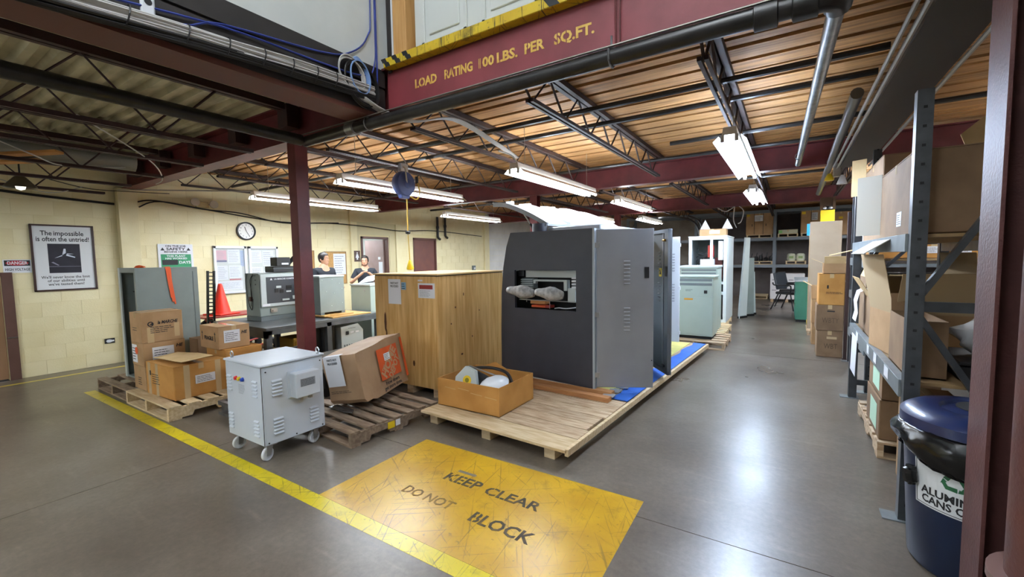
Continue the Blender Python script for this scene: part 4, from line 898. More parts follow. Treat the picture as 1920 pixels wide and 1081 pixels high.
text('PARTS NOT', 0.028, M_INK, ps, (-0.27, -0.0185, 0.455), (1, 0, 0), (0, 0, 1), width=0.115, bold=0.01); text('PROCESSED', 0.028, M_INK, ps, (-0.27, -0.0185, 0.42), (1, 0, 0), (0, 0, 1), width=0.115, bold=0.01)
tag(MB().prism([(-0.16, -0.02), (0.10, -0.03), (0.16, 0.0), (0.12, 0.05), (-0.14, 0.06)], (0, 0, 0), (1, 0, 0), (0, 1, 0), 0.012).build('crumpled_foil', mat('foil', '8f9092', 0.2, metal=0.8, bump=0.8, bscale=30)), 'crumpled dark foil under the crushed box', 'foil').location = (-3.50, 2.46, 0.14)

# ---- plywood crate
cr = thing('plywood_crate', 'large plywood crate with taped papers', 'crate', (-3.715, 4.14, 0.0)); CW, CD, CH = 1.0, 1.28, 1.345
MB().box(-CW / 2, -CD / 2, 0.09, CW / 2 - 0.018, -CD / 2 + 0.018, CH).build('front_panel', M_PLY, cr)
MB().box(CW / 2 - 0.018, -CD / 2, 0.09, CW / 2, CD / 2, CH).build('side_panel', M_PLY, cr)
MB().box(-CW / 2, -CD / 2 + 0.018, 0.09, -CW / 2 + 0.018, CD / 2, CH).build('side_panel', M_PLY, cr)
MB().box(-CW / 2 + 0.018, CD / 2 - 0.018, 0.09, CW / 2 - 0.018, CD / 2, CH).build('rear_panel', M_PLY, cr)
MB().box(-CW / 2 - 0.015, -CD / 2 - 0.015, CH + 0.012, CW / 2 + 0.015, CD / 2 + 0.015, CH + 0.028).build('top_panel', M_PLYT, cr)
MB().box(-CW / 2 + 0.005, -CD / 2 + 0.005, CH, CW / 2 - 0.005, CD / 2 - 0.005, CH + 0.012).build('top_gap', M_DARK, cr)
for xx in (-0.45, 0.0, 0.41): MB().box(xx, -CD / 2, 0, xx + 0.09, CD / 2, 0.09).build('skid', M_WOODM, cr)
def on_front(u, v, e=0.0012): return (-CW / 2 + u, -CD / 2 - e, v)
s_ = rect('taped_paper', M_PAPER, cr, on_front(0.235, 1.02), (1, 0, 0), (0, 0, 1), 0.21, 0.29, 0.001)
text('PARTS NOT', 0.034, M_INK, s_, on_front(0.34, 1.262, 0.0025), width=0.13, bold=0.01); text('PROCESSED', 0.034, M_INK, s_, on_front(0.34, 1.226, 0.0025), width=0.13, bold=0.01)
s_ = rect('blue_label', mat('label blue', '8ab8d8', 0.6), cr, on_front(0.455, 1.19), (1, 0, 0), (0, 0, 1), 0.075, 0.085, 0.001); lines(s_, on_front(0.46, 1.195, 0.0023), (1, 0, 0), (0, 0, 1), 0.065, 0.075, 3, seed=2)
s_ = rect('packing_slip', M_PAPER, cr, on_front(0.72, 1.105), (1, 0, 0), (0, 0, 1), 0.25, 0.165, 0.001)
rect('red_strip', mat('slip red', '8e1f1c', 0.5), s_, on_front(0.74, 1.205, 0.0023), (1, 0, 0), (0, 0, 1), 0.20, 0.045, 0.0006); lines(s_, on_front(0.745, 1.12, 0.0023), (1, 0, 0), (0, 0, 1), 0.19, 0.075, 5, m=MATS['print grey'], seed=9)
rect('white_tab', M_PAPER, cr, on_front(0.72, 1.29), (1, 0, 0), (0, 0, 1), 0.07, 0.018, 0.001)
MK = mat('knot brown', '5a3216', 0.7)
for (u, v, w_, h_) in ((0.165, 0.80, 0.02, 0.12), (0.18, 0.62, 0.012, 0.1), (0.62, 0.35, 0.016, 0.035), (0.3, 0.2, 0.012, 0.03)):
    MB().prism([(w_ * math.cos(a * PI / 4), h_ * math.sin(a * PI / 4)) for a in range(8)], on_front(u, v, 0.0006), (1, 0, 0), (0, 0, 1), 0.0006).build('knot', MK, cr)
for (u, v, w_, h_) in ((0.30, 0.98, 0.012, 0.012), (0.22, 0.80, 0.01, 0.01), (0.45, 1.12, 0.008, 0.02), (0.4, 0.42, 0.02, 0.012), (0.75, 0.9, 0.009, 0.009), (0.6, 0.6, 0.009, 0.012)):
    MB().prism([(w_ * math.cos(a * PI / 4), h_ * math.sin(a * PI / 4)) for a in range(8)], (CW / 2 + 0.0006, -CD / 2 + u, v), (0, 1, 0), (0, 0, 1), 0.0006).build('knot', MK, cr)

# ================================================================ BENCH AREA
tb = thing('steel_work_table', 'long dark steel work table carrying the grey chargers', 'table', (-6.0, 3.63, 0)); TX, TY = 0.68, 0.87
MB().box(-TX, -TY, 0.69, TX, TY, 0.73).build('table_top', M_TABLE, tb, bevel=0.003)
MB().box(-TX, -TY, 0.60, TX, -TY + 0.03, 0.69).build('apron', M_TABLE, tb); MB().box(TX - 0.03, -TY + 0.03, 0.64, TX, TY, 0.69).build('apron', M_TABLE, tb); MB().box(-TX, -TY + 0.03, 0.60, -TX + 0.03, TY, 0.69).build('apron', M_TABLE, tb)
for xx in (-TX, TX - 0.07):
    for yy in (-TY, -0.05, TY - 0.07): MB().box(xx, yy, 0, xx + 0.07, yy + 0.07, 0.69).build('leg', M_TABLE, tb)
MB().box(-TX + 0.02, -TY + 0.02, 0.20, TX - 0.02, TY - 0.02, 0.225).build('lower_shelf', M_TABLE, tb)
# charger with control panel
ch = thing('battery_charger', 'grey battery charger with dark control panel left of the near column', 'charger', (-6.19, 3.36, 0.73)); d = (0.38, 0.60, 0.65)
MB().box(-0.19, -0.30, 0.0, 0.19, 0.30, 0.06).build('plinth', M_GREYD, ch); MB().box(-0.19, -0.30, 0.06, 0.17, 0.30, 0.65).build('cabinet', M_GREY, ch, bevel=0.006)
dr = MB().box(0.17, -0.285, 0.19, 0.19, 0.30, 0.635).build('panel_door', M_GREYL, ch, bevel=0.004)
pn = MB().box(0.19, -0.21, 0.235, 0.193, 0.29, 0.595).build('control_panel', mat('panel charcoal', '3c4046', 0.4), ch)
text('LA MARCHE CONSTAVOLT', 0.03, M_PAPER, pn, (0.1945, 0.08, 0.565), (0, 1, 0), (0, 0, 1), width=0.36, bold=0.02)
MB().prism([(0, 0), (0.035, 0), (0.018, 0.03)], (0.194, -0.16, 0.553), (0, 1, 0), (0, 0, 1), 0.0008).build('logo', M_PAPER, pn)
for (yy, zz, w_, h_, mm) in ((-0.08, 0.44, 0.07, 0.03, M_GREYL), (-0.10, 0.38, 0.05, 0.05, M_BLK), (-0.03, 0.37, 0.05, 0.05, M_BLK), (0.06, 0.42, 0.08, 0.05, M_BLK), (0.06, 0.375, 0.07, 0.02, M_GREYL), (0.0, 0.26, 0.1, 0.025, M_GREYL), (0.15, 0.27, 0.06, 0.05, M_GREYL)):
    rect('meter', mm, pn, (0.1935, yy, zz), (0, 1, 0), (0, 0, 1), w_, h_, 0.006)
rect('nameplate', M_PAPER, ch, (0.191, -0.27, 0.20), (0, 1, 0), (0, 0, 1), 0.10, 0.03, 0.001)
MB().box(0.17, -0.16, 0.11, 0.185, -0.07, 0.16).box(0.185, -0.14, 0.12, 0.20, -0.10, 0.14).build('latch', M_STEEL, ch)
for zz in (0.56, 0.50): MB().lathe([(0.0001, -0.003), (0.01, -0.003), (0.01, 0)], (0.09, -0.30, zz), 10, 'Y').build('knockout', M_BLK, ch)
wr = MB()
for p_ in ([(-0.12, -0.303, 0.64), (-0.15, -0.31, 0.5), (-0.10, -0.31, 0.25), (-0.02, -0.31, 0.15), (0.02, -0.31, 0.3)], [(0.04, -0.303, 0.64), (-0.02, -0.315, 0.55), (0.0, -0.312, 0.35), (-0.03, -0.31, 0.2)], [(0.1, -0.303, 0.62), (0.02, -0.31, 0.6), (-0.02, -0.31, 0.45), (-0.02, -0.31, 0.30)]): wr.tube(smooth_path(p_), 0.004, 5)
wr.build('wire', M_CABLEK, ch); MB().box(-0.05, -0.33, 0.27, -0.005, -0.30, 0.33).build('plug', M_MAROON, ch)
bb = thing('black_case', 'black plastic case on top of the grey charger', 'case', (-6.2, 3.46, 1.385)); MB().box(-0.11, -0.155, 0, 0.11, 0.155, 0.085).build('body', M_BLK, bb, bevel=0.006); MB().box(-0.112, -0.158, 0.05, 0.112, 0.158, 0.056).build('lid_seam', M_GREYD, bb)
bb = thing('black_case', 'smaller black box with white label on the black case', 'case', (-6.2, 3.47, 1.472)); MB().box(-0.08, -0.10, 0, 0.09, 0.10, 0.125).build('body', M_BLK, bb, bevel=0.005); rect('label', M_PAPER, bb, (0.091, -0.03, 0.02), (0, 1, 0), (0, 0, 1), 0.10, 0.025, 0.001)
tag(MB().tube(smooth_path([(-6.2, 3.585, 1.50), (-6.15, 3.66, 1.60), (-6.2, 3.72, 1.58), (-6.2, 3.74, 1.41)]), 0.03, 7).build('black_hose', M_BLK, smooth=True), 'black hose end hooked behind the near column on the charger', 'hose')
# second grey unit on a board
tag(MB().box(-6.28, 3.70, 0.731, -5.36, 4.36, 0.747).build('mounting_board', mat('board tan', 'c49a5c', 0.7, hex2='b38a4c', scale=5, stretch=(6, 1, 1)), bevel=0.002), 'tan plywood board on the work table under the grey transformer box', 'board')
tag(MB().box(-6.22, 3.66, 0.749, -5.48, 4.14, 0.763).build('mounting_board', MATS['board tan'], bevel=0.002), 'upper plywood board under the grey transformer box', 'board')
g2 = thing('grey_transformer_box', 'plain grey steel transformer box right of the near column', 'transformer', (-5.83, 3.88, 0.764)); 
MB().box(-0.23, -0.20, 0.03, 0.23, 0.20, 0.555).build('casing', M_GREY, g2, bevel=0.004)
for yy in (-0.2, 0.14): MB().box(-0.23, yy, 0, 0.23, yy + 0.06, 0.03).build('foot', M_GREYD, g2)
MB().box(-0.235, -0.205, 0.535, 0.237, 0.205, 0.56).build('lid', M_GREYL, g2, bevel=0.003)
for (yy, zz) in ((-0.1, 0.33), (0.03, 0.3), (0.12, 0.44), (0.0, 0.5), (-0.02, 0.12), (0.16, 0.15), (0.16, 0.36), (-0.16, 0.5)): MB().lathe([(0.0001, 0.004), (0.006, 0.003), (0.007, 0)], (0.23, yy, zz), 8, 'X').build('rivet', M_GREYL, g2)
MB().lathe([(0.0001, -0.003), (0.014, -0.003), (0.014, 0)], (-0.06, -0.2, 0.42), 10, 'Y').build('knockout', M_BLK, g2)
MB().tube([(0.12, 0.2, 0.36), (0.12, 0.23, 0.30), (0.12, 0.22, 0.22)], 0.018, 6).tube([(0.1, 0.2, 0.17), (0.1, 0.25, 0.14), (0.1, 0.24, 0.08)], 0.022, 6).build('fitting', M_STEEL, g2)
# grey sloped unit below the table end, cabinet beyond the table
g3 = thing('sloped_charger', 'small pale grey charger with sloped top under the table end', 'charger', (-5.62, 4.02, 0.226)); 
MB().prism([(-0.19, 0), (0.19, 0), (0.19, 0.28), (0.10, 0.385), (-0.19, 0.36)], (0.25, 0, 0), (0, 1, 0), (0, 0, 1), -0.45).build('casing', M_GREYL, g3, bevel=0.004)
rect('switch', M_INK, g3, (0.251, -0.11, 0.24), (0, 1, 0), (0, 0, 1), 0.045, 0.05, 0.006)
for yy in (-0.04, 0.05): rect('meter', M_PAPER, g3, (0.251, yy, 0.255), (0, 1, 0), (0, 0, 1), 0.06, 0.025, 0.003)
for k in range(6): MB().box(0.25, -0.15 + k * 0.04, 0.03, 0.253, -0.13 + k * 0.04, 0.10).build('vent_slot', M_GREYD, g3)
lines(g3, (0.251, -0.07, 0.32), (0, 1, 0), (0, 0, 1), 0.14, 0.02, 1, seed=3)
g4 = thing('green_cabinet', 'grey green cabinet behind the work table beside the plywood crate', 'cabinet', (-5.82, 4.74, 0)); 
MB().box(-0.24, -0.2, 0.0, 0.24, 0.3, 1.13).build('casing', M_GREEN, g4, bevel=0.004); MB().box(-0.25, -0.21, 1.13, 0.25, 0.31, 1.15).build('lid', M_GREYL, g4)
for (xx, zz) in ((-0.12, 0.7), (-0.06, 0.71), (0.1, 0.7), (0.1, 1.05)): MB().lathe([(0.0001, -0.006), (0.012, -0.005), (0.014, 0)], (xx, -0.2, zz), 8, 'Y').build('knob', M_STEEL, g4)
tag(MB().basis((-5.95, 4.6, 1.152), (1, 0.2, 0.15), (0, 0.8, 0.45), 0.3, 0.22, 0.006).build('sheet_metal_cover', M_GREYL), 'loose pale sheet metal cover lying on the grey green cabinet', 'cover')
t_ = thing('grey_equipment_box', 'low dark grey box between the work table and the crate', 'box', (-5.05, 4.62, 0)); MB().box(-0.2, -0.2, 0, 0.2, 0.22, 0.5).build('body', M_GREYD, t_, bevel=0.005); MB().box(-0.21, -0.21, 0.5, 0.21, 0.23, 0.52).build('lid', M_GREYL, t_)
# things on the lower shelf
for lab, x, y, z, d, mm in (('yellow boxed part on the lower shelf of the work table', -5.62, 3.28, 0.226, (0.34, 0.22, 0.30), mat('box mustard', 'b08a2c', 0.7)), ('black drum unit on the lower shelf behind the near column', -5.65, 3.62, 0.226, (0.4, 0.34, 0.42), M_BLK)):
    t_ = thing('shelf_part', lab, 'part', (x, y, z)); MB().box(-d[0] / 2, -d[1] / 2, 0, d[0] / 2, d[1] / 2, d[2]).build('body', mm, t_, bevel=0.01)
    for k in range(4): MB().box(d[0] / 2, -d[1] / 2 + 0.03 + k * d[1] / 4.4, 0.04, d[0] / 2 + 0.008, -d[1] / 2 + 0.05 + k * d[1] / 4.4, d[2] - 0.04).build('rib', mm, t_)
for lab, x, r_ in (('coil of pale hose under the work table', -5.75, 0.13), ('smaller coil of pale hose under the work table', -5.6, 0.10)):
    tag(MB().tube([(x + r_ * math.cos(a * PI / 10), 2.98 + 0.02 * math.sin(a), 0.226 + r_ + 0.012 + r_ * math.sin(a * PI / 10)) for a in range(21)], 0.012, 6, cap=False).build('hose_coil', mat('hose cream', 'c9bd98', 0.5), smooth=True), lab, 'hose')
pc = thing('platform_cart', 'low dark platform beside the near column', 'cart', (-4.72, 3.35, 0)); MB().box(-0.42, -0.55, 0.30, 0.42, 0.5, 0.34).build('deck', mat('cart rubber', '5a5650', 0.8, hex2='4e4a45', scale=6), pc, bevel=0.004)
for sx in (-0.34, 0.34):
    for sy in (-0.45, 0.4): MB().lathe([(0.0001, -0.02), (0.06, -0.018), (0.06, 0.018), (0.0001, 0.02)], (sx, sy, 0.06), 14, 'X').box(sx - 0.03, sy - 0.03, 0.1, sx + 0.03, sy + 0.03, 0.30).build('castor', M_BLK, pc)
pt = thing('plastic_pallet', 'stack of black plastic trays beside the near column', 'tray', (-4.95, 2.95, 0.341))
for k in range(2): MB().box(-0.18, -0.14, k * 0.075, 0.18, 0.14, k * 0.075 + 0.025).box(-0.17, -0.13, k * 0.075 + 0.025, -0.13, 0.13, k * 0.075 + 0.075).box(0.13, -0.13, k * 0.075 + 0.025, 0.17, 0.13, k * 0.075 + 0.075).build('tray', M_BLK, pt)
# red cart and cone
rt = thing('red_cart', 'red framed cart with black wheels under the traffic cone', 'cart', (-7.6, 3.42, 0))
MB().box(-0.28, -0.5, 0.69, 0.28, 0.62, 0.715).build('deck', M_REDP, rt, bevel=0.003)
for sx in (-0.27, 0.27): MB().tube(smooth_path([(sx, -0.48, 0.68), (sx, -0.40, 0.55), (sx, -0.36, 0.25), (sx, -0.3, 0.2), (sx, 0.5, 0.2), (sx, 0.56, 0.5), (sx, 0.6, 0.68)]), 0.018, 7).build('frame_tube', M_REDP, rt, smooth=True)
for sx in (-0.3, 0.3):
    for sy in (-0.3, 0.45): MB().lathe([(0.04, -0.03), (0.12, -0.035), (0.14, -0.02), (0.14, 0.02), (0.12, 0.035), (0.04, 0.03)], (sx, sy, 0.14), 18, 'X').build('wheel', M_BLK, rt, smooth=True)
for yy in (-0.42, 0.3): MB().lathe([(0.05, -0.03), (0.13, -0.03), (0.14, 0.0), (0.13, 0.03), (0.05, 0.03)], (0.2, yy, 0.55), 16, 'X').build('spare_wheel', M_BLK, rt, smooth=True)
cn = thing('traffic_cone', 'orange traffic cone standing on the red cart', 'cone', (-7.6, 3.27, 0.716)); cn.rotation_euler = (0, 0, 0.3)
MB().box(-0.18, -0.18, 0, 0.18, 0.18, 0.022).build('base', M_CONE, cn, bevel=0.008); MB().lathe([(0.135, 0.022), (0.125, 0.035), (0.032, 0.46), (0.025, 0.485), (0.018, 0.487), (0.016, 0.46)], (0, 0, 0), 24).build('cone_body', M_CONE, cn, smooth=True)

# ================================================================ PEOPLE
def skin_mesh(name, verts, edges, radii, root, m, sub=2):
    me = bpy.data.meshes.new(name); me.from_pydata(verts, edges, []); o = bpy.data.objects.new(name, me); COL.objects.link(o)
    md = o.modifiers.new('skin', 'SKIN'); md.use_smooth_shade = True
    sv = me.skin_vertices[0].data
    for i, r_ in enumerate(radii): sv[i].radius = r_ if isinstance(r_, tuple) else (r_, r_); sv[i].use_root = (i == root)
    s_ = o.modifiers.new('sub', 'SUBSURF'); s_.levels = sub; s_.render_levels = sub
    dg = bpy.context.evaluated_depsgraph_get(); out = bpy.data.meshes.new_from_object(o.evaluated_get(dg))
    bpy.data.objects.remove(o); out.materials.clear(); out.materials.append(m)
    for p in out.polygons: p.use_smooth = True
    return out
class Rig:
    def __init__(s): s.v = []; s.e = []; s.r = []
    def chain(s, start, pts):
        k = start
        for p, r_ in pts:
            s.v.append(p); s.r.append(r_); n = len(s.v) - 1
            if k is not None: s.e.append((k, n))
            k = n
        return k
def person(label, loc, rz, sc, arms, beard, hair_up, head_turn=0.0):
    t = thing('person', label, 'person', loc, rz); t.scale = (sc, sc, sc)
    g_ = Rig()
    pel = g_.chain(None, [((0, 0, 0.96), (0.15, 0.11))]); ws = g_.chain(pel, [((0, 0, 1.10), (0.14, 0.10)), ((0, 0, 1.28), (0.165, 0.115))]); sh = g_.chain(ws, [((0, 0.01, 1.42), (0.11, 0.085))])
    nk = g_.chain(sh, [((0, 0.0, 1.49), 0.066), ((0, -0.01, 1.56), 0.062)])
    for s_ in (-1, 1):
        hp = g_.chain(pel, [((s_ * 0.09, 0, 0.88), 0.085), ((s_ * 0.10, -0.01, 0.50), 0.058), ((s_ * 0.10, 0.02, 0.10), 0.042), ((s_ * 0.11, -0.12, 0.04), 0.035)])
        el, wr_, hd = arms[0 if s_ < 0 else 1]
        w_ = g_.chain(sh, [((s_ * 0.17, 0.01, 1.41), 0.058), (el, 0.043), (wr_, 0.028)])
        pm_ = g_.chain(w_, [(tuple((Vector(wr_) + Vector(hd)) / 2), 0.032), (hd, 0.034)])
        dv = (Vector(hd) - Vector(wr_)).normalized(); side = dv.cross(Vector((0, 0, 1)) if abs(dv.z) < 0.8 else Vector((1, 0, 0))).normalized(); nn = side.cross(dv)
        for q, (off_, ln) in enumerate(((-0.028, 0.062), (-0.010, 0.075), (0.010, 0.07), (0.028, 0.055))):
            b0 = Vector(hd) + side * off_; b1 = b0 + dv * ln * 0.55 - nn * 0.01; b2 = b1 + dv * ln * 0.45 - nn * 0.025
            g_.chain(pm_, [(tuple(b0 + dv * 0.02), 0.0095), (tuple(b1 + dv * 0.02), 0.0085), (tuple(b2 + dv * 0.02), 0.0075)])
        th_ = (Vector(wr_) + Vector(hd)) / 2 + side * -0.03 * s_
        g_.chain(pm_ - 1, [(tuple(th_ + dv * 0.02), 0.011), (tuple(th_ + dv * 0.055 - side * 0.012 * s_), 0.0095)])
    body = skin_mesh('body', g_.v, g_.e, g_.r, 0, M_SKIN)
    # sculpted head, joined into the body mesh
    RG = [(0.0, 0.020, -0.070, -0.030), (0.012, 0.036, -0.082, 0.0), (0.03, 0.050, -0.086, 0.035), (0.06, 0.060, -0.087, 0.065), (0.09, 0.067, -0.089, 0.08), (0.12, 0.071, -0.090, 0.088), (0.15, 0.073, -0.090, 0.091), (0.18, 0.068, -0.080, 0.085), (0.205, 0.050, -0.055, 0.066), (0.22, 0.024, -0.022, 0.034), (0.224, 0.002, 0.0, 0.008)]
    def ring(z):
        for q0, q1 in zip(RG[:-1], RG[1:]):
            if q0[0] <= z <= q1[0]:
                f_ = (z - q0[0]) / (q1[0] - q0[0]); return [q0[i] + (q1[i] - q0[i]) * f_ for i in (1, 2, 3)]
        return list(RG[-1][1:])
    CH = 1.515; NA = 40; zs = [0.224 * k / 34 for k in range(35)]
    def bumpz(z, c, w_): return math.exp(-((z - c) / w_) ** 2)
    def hv(z, k, out=0.0, up=0.0):
        rx, yf, yb = ring(z); a = 2 * PI * k / NA; sx, cy = math.sin(a), -math.cos(a)   # k = 0 is the front
        yc = (yf + yb) / 2; ry = (yb - yf) / 2; x = rx * sx; y = yc + ry * cy
        fa = a if a < PI else a - 2 * PI
        nose = (0.024 * max(0, 1 - abs(z - 0.078) / 0.016) if z < 0.078 else 0.024 * max(0, 1 - (z - 0.078) / 0.05)) * math.exp(-(x / 0.013) ** 2) if cy < 0 else 0
        eye = 0.008 * bumpz(z, 0.117, 0.012) * math.exp(-((abs(x) - 0.031) / 0.014) ** 2) if cy < 0 else 0
        brow = 0.004 * bumpz(z, 0.136, 0.009) * math.exp(-(x / 0.05) ** 2) if cy < 0 else 0
        lip = 0.005 * (bumpz(z, 0.047, 0.005) + bumpz(z, 0.036, 0.005)) * math.exp(-(x / 0.022) ** 2) if cy < 0 else 0
        y += -nose + eye - brow - lip
        d_ = Vector((x, y - 0.0, (z - 0.11) * 0.6)).normalized() * out
        p = Vector((x, y, CH + z + up)) + d_
        c, s2 = math.cos(head_turn), math.sin(head_turn)
        return (p.x * c - p.y * s2, p.x * s2 + p.y * c, p.z)
    hm = MB(); hm.add([hv(z, k) for z in zs for k in range(NA)], [(i * NA + k, i * NA + (k + 1) % NA, (i + 1) * NA + (k + 1) % NA, (i + 1) * NA + k) for i in range(34) for k in range(NA)])
    bm_ = bmesh.new(); bm_.from_mesh(body); tmp = hm.mesh('head', M_SKIN, smooth=True); bm_.from_mesh(tmp); bm_.to_mesh(body); bm_.free(); bpy.data.meshes.remove(tmp)
    for p in body.polygons: p.use_smooth = True
    bo = link('body', body, t)
    def grown(name, keep, out, m_, up=lambda z, k: 0.0):
        vs = [hv(z, k, out, up(z, k)) for z in zs for k in range(NA)]; fs = []
        for i in range(34):
            for k in range(NA):
                k2 = (k + 1) % NA
                if all(keep(zs[q], kk) for q, kk in ((i, k), (i, k2), (i + 1, k), (i + 1, k2))): fs.append((i * NA + k, i * NA + k2, (i + 1) * NA + k2, (i + 1) * NA + k))
        bm2 = bmesh.new(); me2 = bpy.data.meshes.new(name); me2.from_pydata(vs, [], fs); bm2.from_mesh(me2)
        bmesh.ops.delete(bm2, geom=[v for v in bm2.verts if not v.link_faces], context='VERTS'); bm2.to_mesh(me2); bm2.free(); me2.materials.append(m_)
        for p in me2.polygons: p.use_smooth = True
        o2 = link(name, me2, t); md = o2.modifiers.new('thick', 'SOLIDIFY'); md.thickness = out + 0.003; md.offset = -1; return o2
    def fr(k): return abs((k / NA + 0.5) % 1 - 0.5) * 2      # 0 front .. 1 back
    grown('hair', lambda z, k: z > (0.176 if fr(k) < 0.22 else (0.176 - (fr(k) - 0.22) * 0.55 if fr(k) < 0.38 else (0.088 if fr(k) < 0.62 else 0.05))), 0.010, M_HAIR, lambda z, k: hair_up * max(0, (z - 0.17) / 0.05) * (1.3 - fr(k)))
    if beard: grown('beard', lambda z, k: fr(k) < 0.5 and (z < 0.052 or (fr(k) > 0.3 and z < 0.09)) and not (0.034 < z < 0.05 and fr(k) < 0.13), 0.002, mat('stubble', '84604c', 0.8))
    def hp_(p): c, s2 = math.cos(head_turn), math.sin(head_turn); return (p[0] * c - p[1] * s2, p[0] * s2 + p[1] * c, p[2])
    def sph(name, c, r_, m, par=t):
        mb = MB(); prof = [(max(0.0001, math.sin(a * PI / 8)), -math.cos(a * PI / 8)) for a in range(9)]
        mb.lathe(prof, (0, 0, 0), 12); mb.v = [hp_((c[0] + v[0] * r_[0], c[1] + v[1] * r_[1], c[2] + v[2] * r_[2])) for v in mb.v]
        return mb.build(name, m, par, smooth=True)
    for s_ in (-1, 1):
        sph('ear', (s_ * 0.070, 0.012, CH + 0.105), (0.010, 0.020, 0.030), M_SKIN); sph('eye', (s_ * 0.031, -0.076, CH + 0.117), (0.012, 0.006, 0.0055), M_PAPER); sph('iris', (s_ * 0.031, -0.0805, CH + 0.117), (0.0052, 0.003, 0.0052), M_INK); sph('eyebrow', (s_ * 0.032, -0.086, CH + 0.135), (0.019, 0.006, 0.004), M_HAIR)
    sph('mouth', (0, -0.089, CH + 0.042), (0.021, 0.006, 0.0035), mat('lips', 'a8645a', 0.5))
    # clothes
    c_ = Rig(); p0 = c_.chain(None, [((0, 0, 0.93), (0.165, 0.125))]); p1 = c_.chain(p0, [((0, 0, 1.10), (0.157, 0.117)), ((0, 0, 1.28), (0.182, 0.13))]); p2_ = c_.chain(p1, [((0, 0.01, 1.42), (0.125, 0.098)), ((0, 0.005, 1.475), 0.068)])
    for s_ in (-1, 1):
        el = Vector(arms[0 if s_ < 0 else 1][0]); a0 = Vector((s_ * 0.17, 0.01, 1.41)); c_.chain(p2_ - 1, [(tuple(a0), 0.074), (tuple(a0.lerp(el, 0.45)), 0.064), (tuple(a0.lerp(el, 0.75)), 0.062)])
    sh_ = link('shirt', skin_mesh('shirt', c_.v, c_.e, c_.r, 0, M_SHIRT), t)
    MB().lathe([(0.070, 1.445), (0.062, 1.485), (0.057, 1.485), (0.06, 1.44)], (0, 0.0, 0), 20).build('collar', M_SHIRT, sh_, smooth=True)
    c_ = Rig(); p0 = c_.chain(None, [((0, 0, 0.98), (0.16, 0.12))])
    for s_ in (-1, 1): c_.chain(p0, [((s_ * 0.09, 0, 0.86), 0.10), ((s_ * 0.10, -0.01, 0.50), 0.075), ((s_ * 0.10, 0.02, 0.09), 0.065)])
    link('trousers', skin_mesh('trousers', c_.v, c_.e, c_.r, 0, mat('dark trousers', '23262c', 0.8)), t)
    for s_ in (-1, 1): MB().prism([(-0.045, 0.07), (0.045, 0.07), (0.05, -0.12), (0.03, -0.18), (-0.03, -0.18), (-0.05, -0.12)], (s_ * 0.11, 0, 0), (1, 0, 0), (0, 1, 0), 0.075).build('shoe', M_BLK, t, bevel=0.012)
    return t
def face_rz(fx, fy): return math.atan2(fy, fx) + PI / 2
person('person in a dark polo shirt looking right, behind the grey transformer box', (-7.0, 4.70, 0), face_rz(1.0, 0.05), 0.965,
       (((-0.27, 0.02, 1.13), (-0.22, -0.22, 1.10), (-0.17, -0.29, 1.12)), ((0.27, 0.02, 1.13), (0.20, -0.22, 1.08), (0.15, -0.29, 1.10))), False, 0.010, 0.45)
person('person in a dark t-shirt with both hands raised before the chest', (-7.2, 5.75, 0), face_rz(0.80, -0.60), 0.935,
       (((-0.30, -0.10, 1.17), (-0.11, -0.27, 1.34), (-0.05, -0.28, 1.39)), ((0.30, -0.10, 1.17), (0.11, -0.27, 1.34), (0.05, -0.28, 1.38))), True, 0.004, -0.15)

# ================================================================ BLUE CORD REEL
rl = thing('cord_reel', 'blue retractable cord reel hanging under the timber deck', 'cord reel', (-4.33, 4.13, 2.53))
MB().lathe([(0.0001, -0.075), (0.10, -0.075), (0.15, -0.06), (0.165, -0.03), (0.165, 0.03), (0.15, 0.06), (0.10, 0.075), (0.0001, 0.075)], (0, 0, 0), 28, 'X').build('drum_housing', M_REELB, rl, smooth=True)
MB().lathe([(0.0001, 0.095), (0.04, 0.095), (0.06, 0.085), (0.065, 0.07)], (0, 0, 0), 20, 'X').build('hub_cap', M_REELB, rl, smooth=True)
MB().prism([(-0.09, -0.11), (0.09, -0.11), (0.06, -0.19), (-0.06, -0.19)], (-0.04, 0, 0), (0, 1, 0), (0, 0, 1), 0.08).build('cord_guide', M_REELB, rl, bevel=0.008)
MB().tube(smooth_path([(0.085, -0.02, 0.0), (0.11, -0.06, 0.12), (0.08, -0.05, 0.2), (-0.02, 0.0, 0.22)]), 0.01, 6).build('bracket', M_CONDUIT, rl, smooth=True)
MB().box(-0.03, -0.06, 0.16, 0.03, 0.06, 0.26).build('mount', M_STEEL, rl)
M_YC = mat('yellow cord', 'c9a83c', 0.5)
MB().tube([(0, 0.05, -0.18), (0.0, 0.05, -0.62)], 0.009, 6).build('cord', M_YC, rl); MB().lathe([(0.0001, -0.66), (0.03, -0.65), (0.035, -0.635), (0.03, -0.62), (0.0001, -0.61)], (0, 0.05, 0), 12).build('stop_ball', M_BLK, rl, smooth=True)
MB().tube([(0, 0.05, -0.66), (0.0, 0.07, -1.02)], 0.007, 6).build('cord', M_YC, rl)
MB().lathe([(0.0001, -1.14), (0.045, -1.13), (0.05, -1.11), (0.018, -1.01), (0.01, -1.0)], (0, 0.07, 0), 14).build('plug_cover', M_YELP, rl, smooth=True)
MB().tube(smooth_path([(0.02, 0.09, -0.15), (0.03, 0.2, -0.18), (0.03, 0.26, -0.10), (0.02, 0.25, 0.02), (0, 0.22, 0.10)]), 0.009, 6).build('supply_cord', M_YC, rl, smooth=True); MB().lathe([(0.022, 0.0), (0.026, 0.05), (0.02, 0.09)], (0.01, 0.23, 0.04), 10).build('supply_plug', M_BLK, rl)

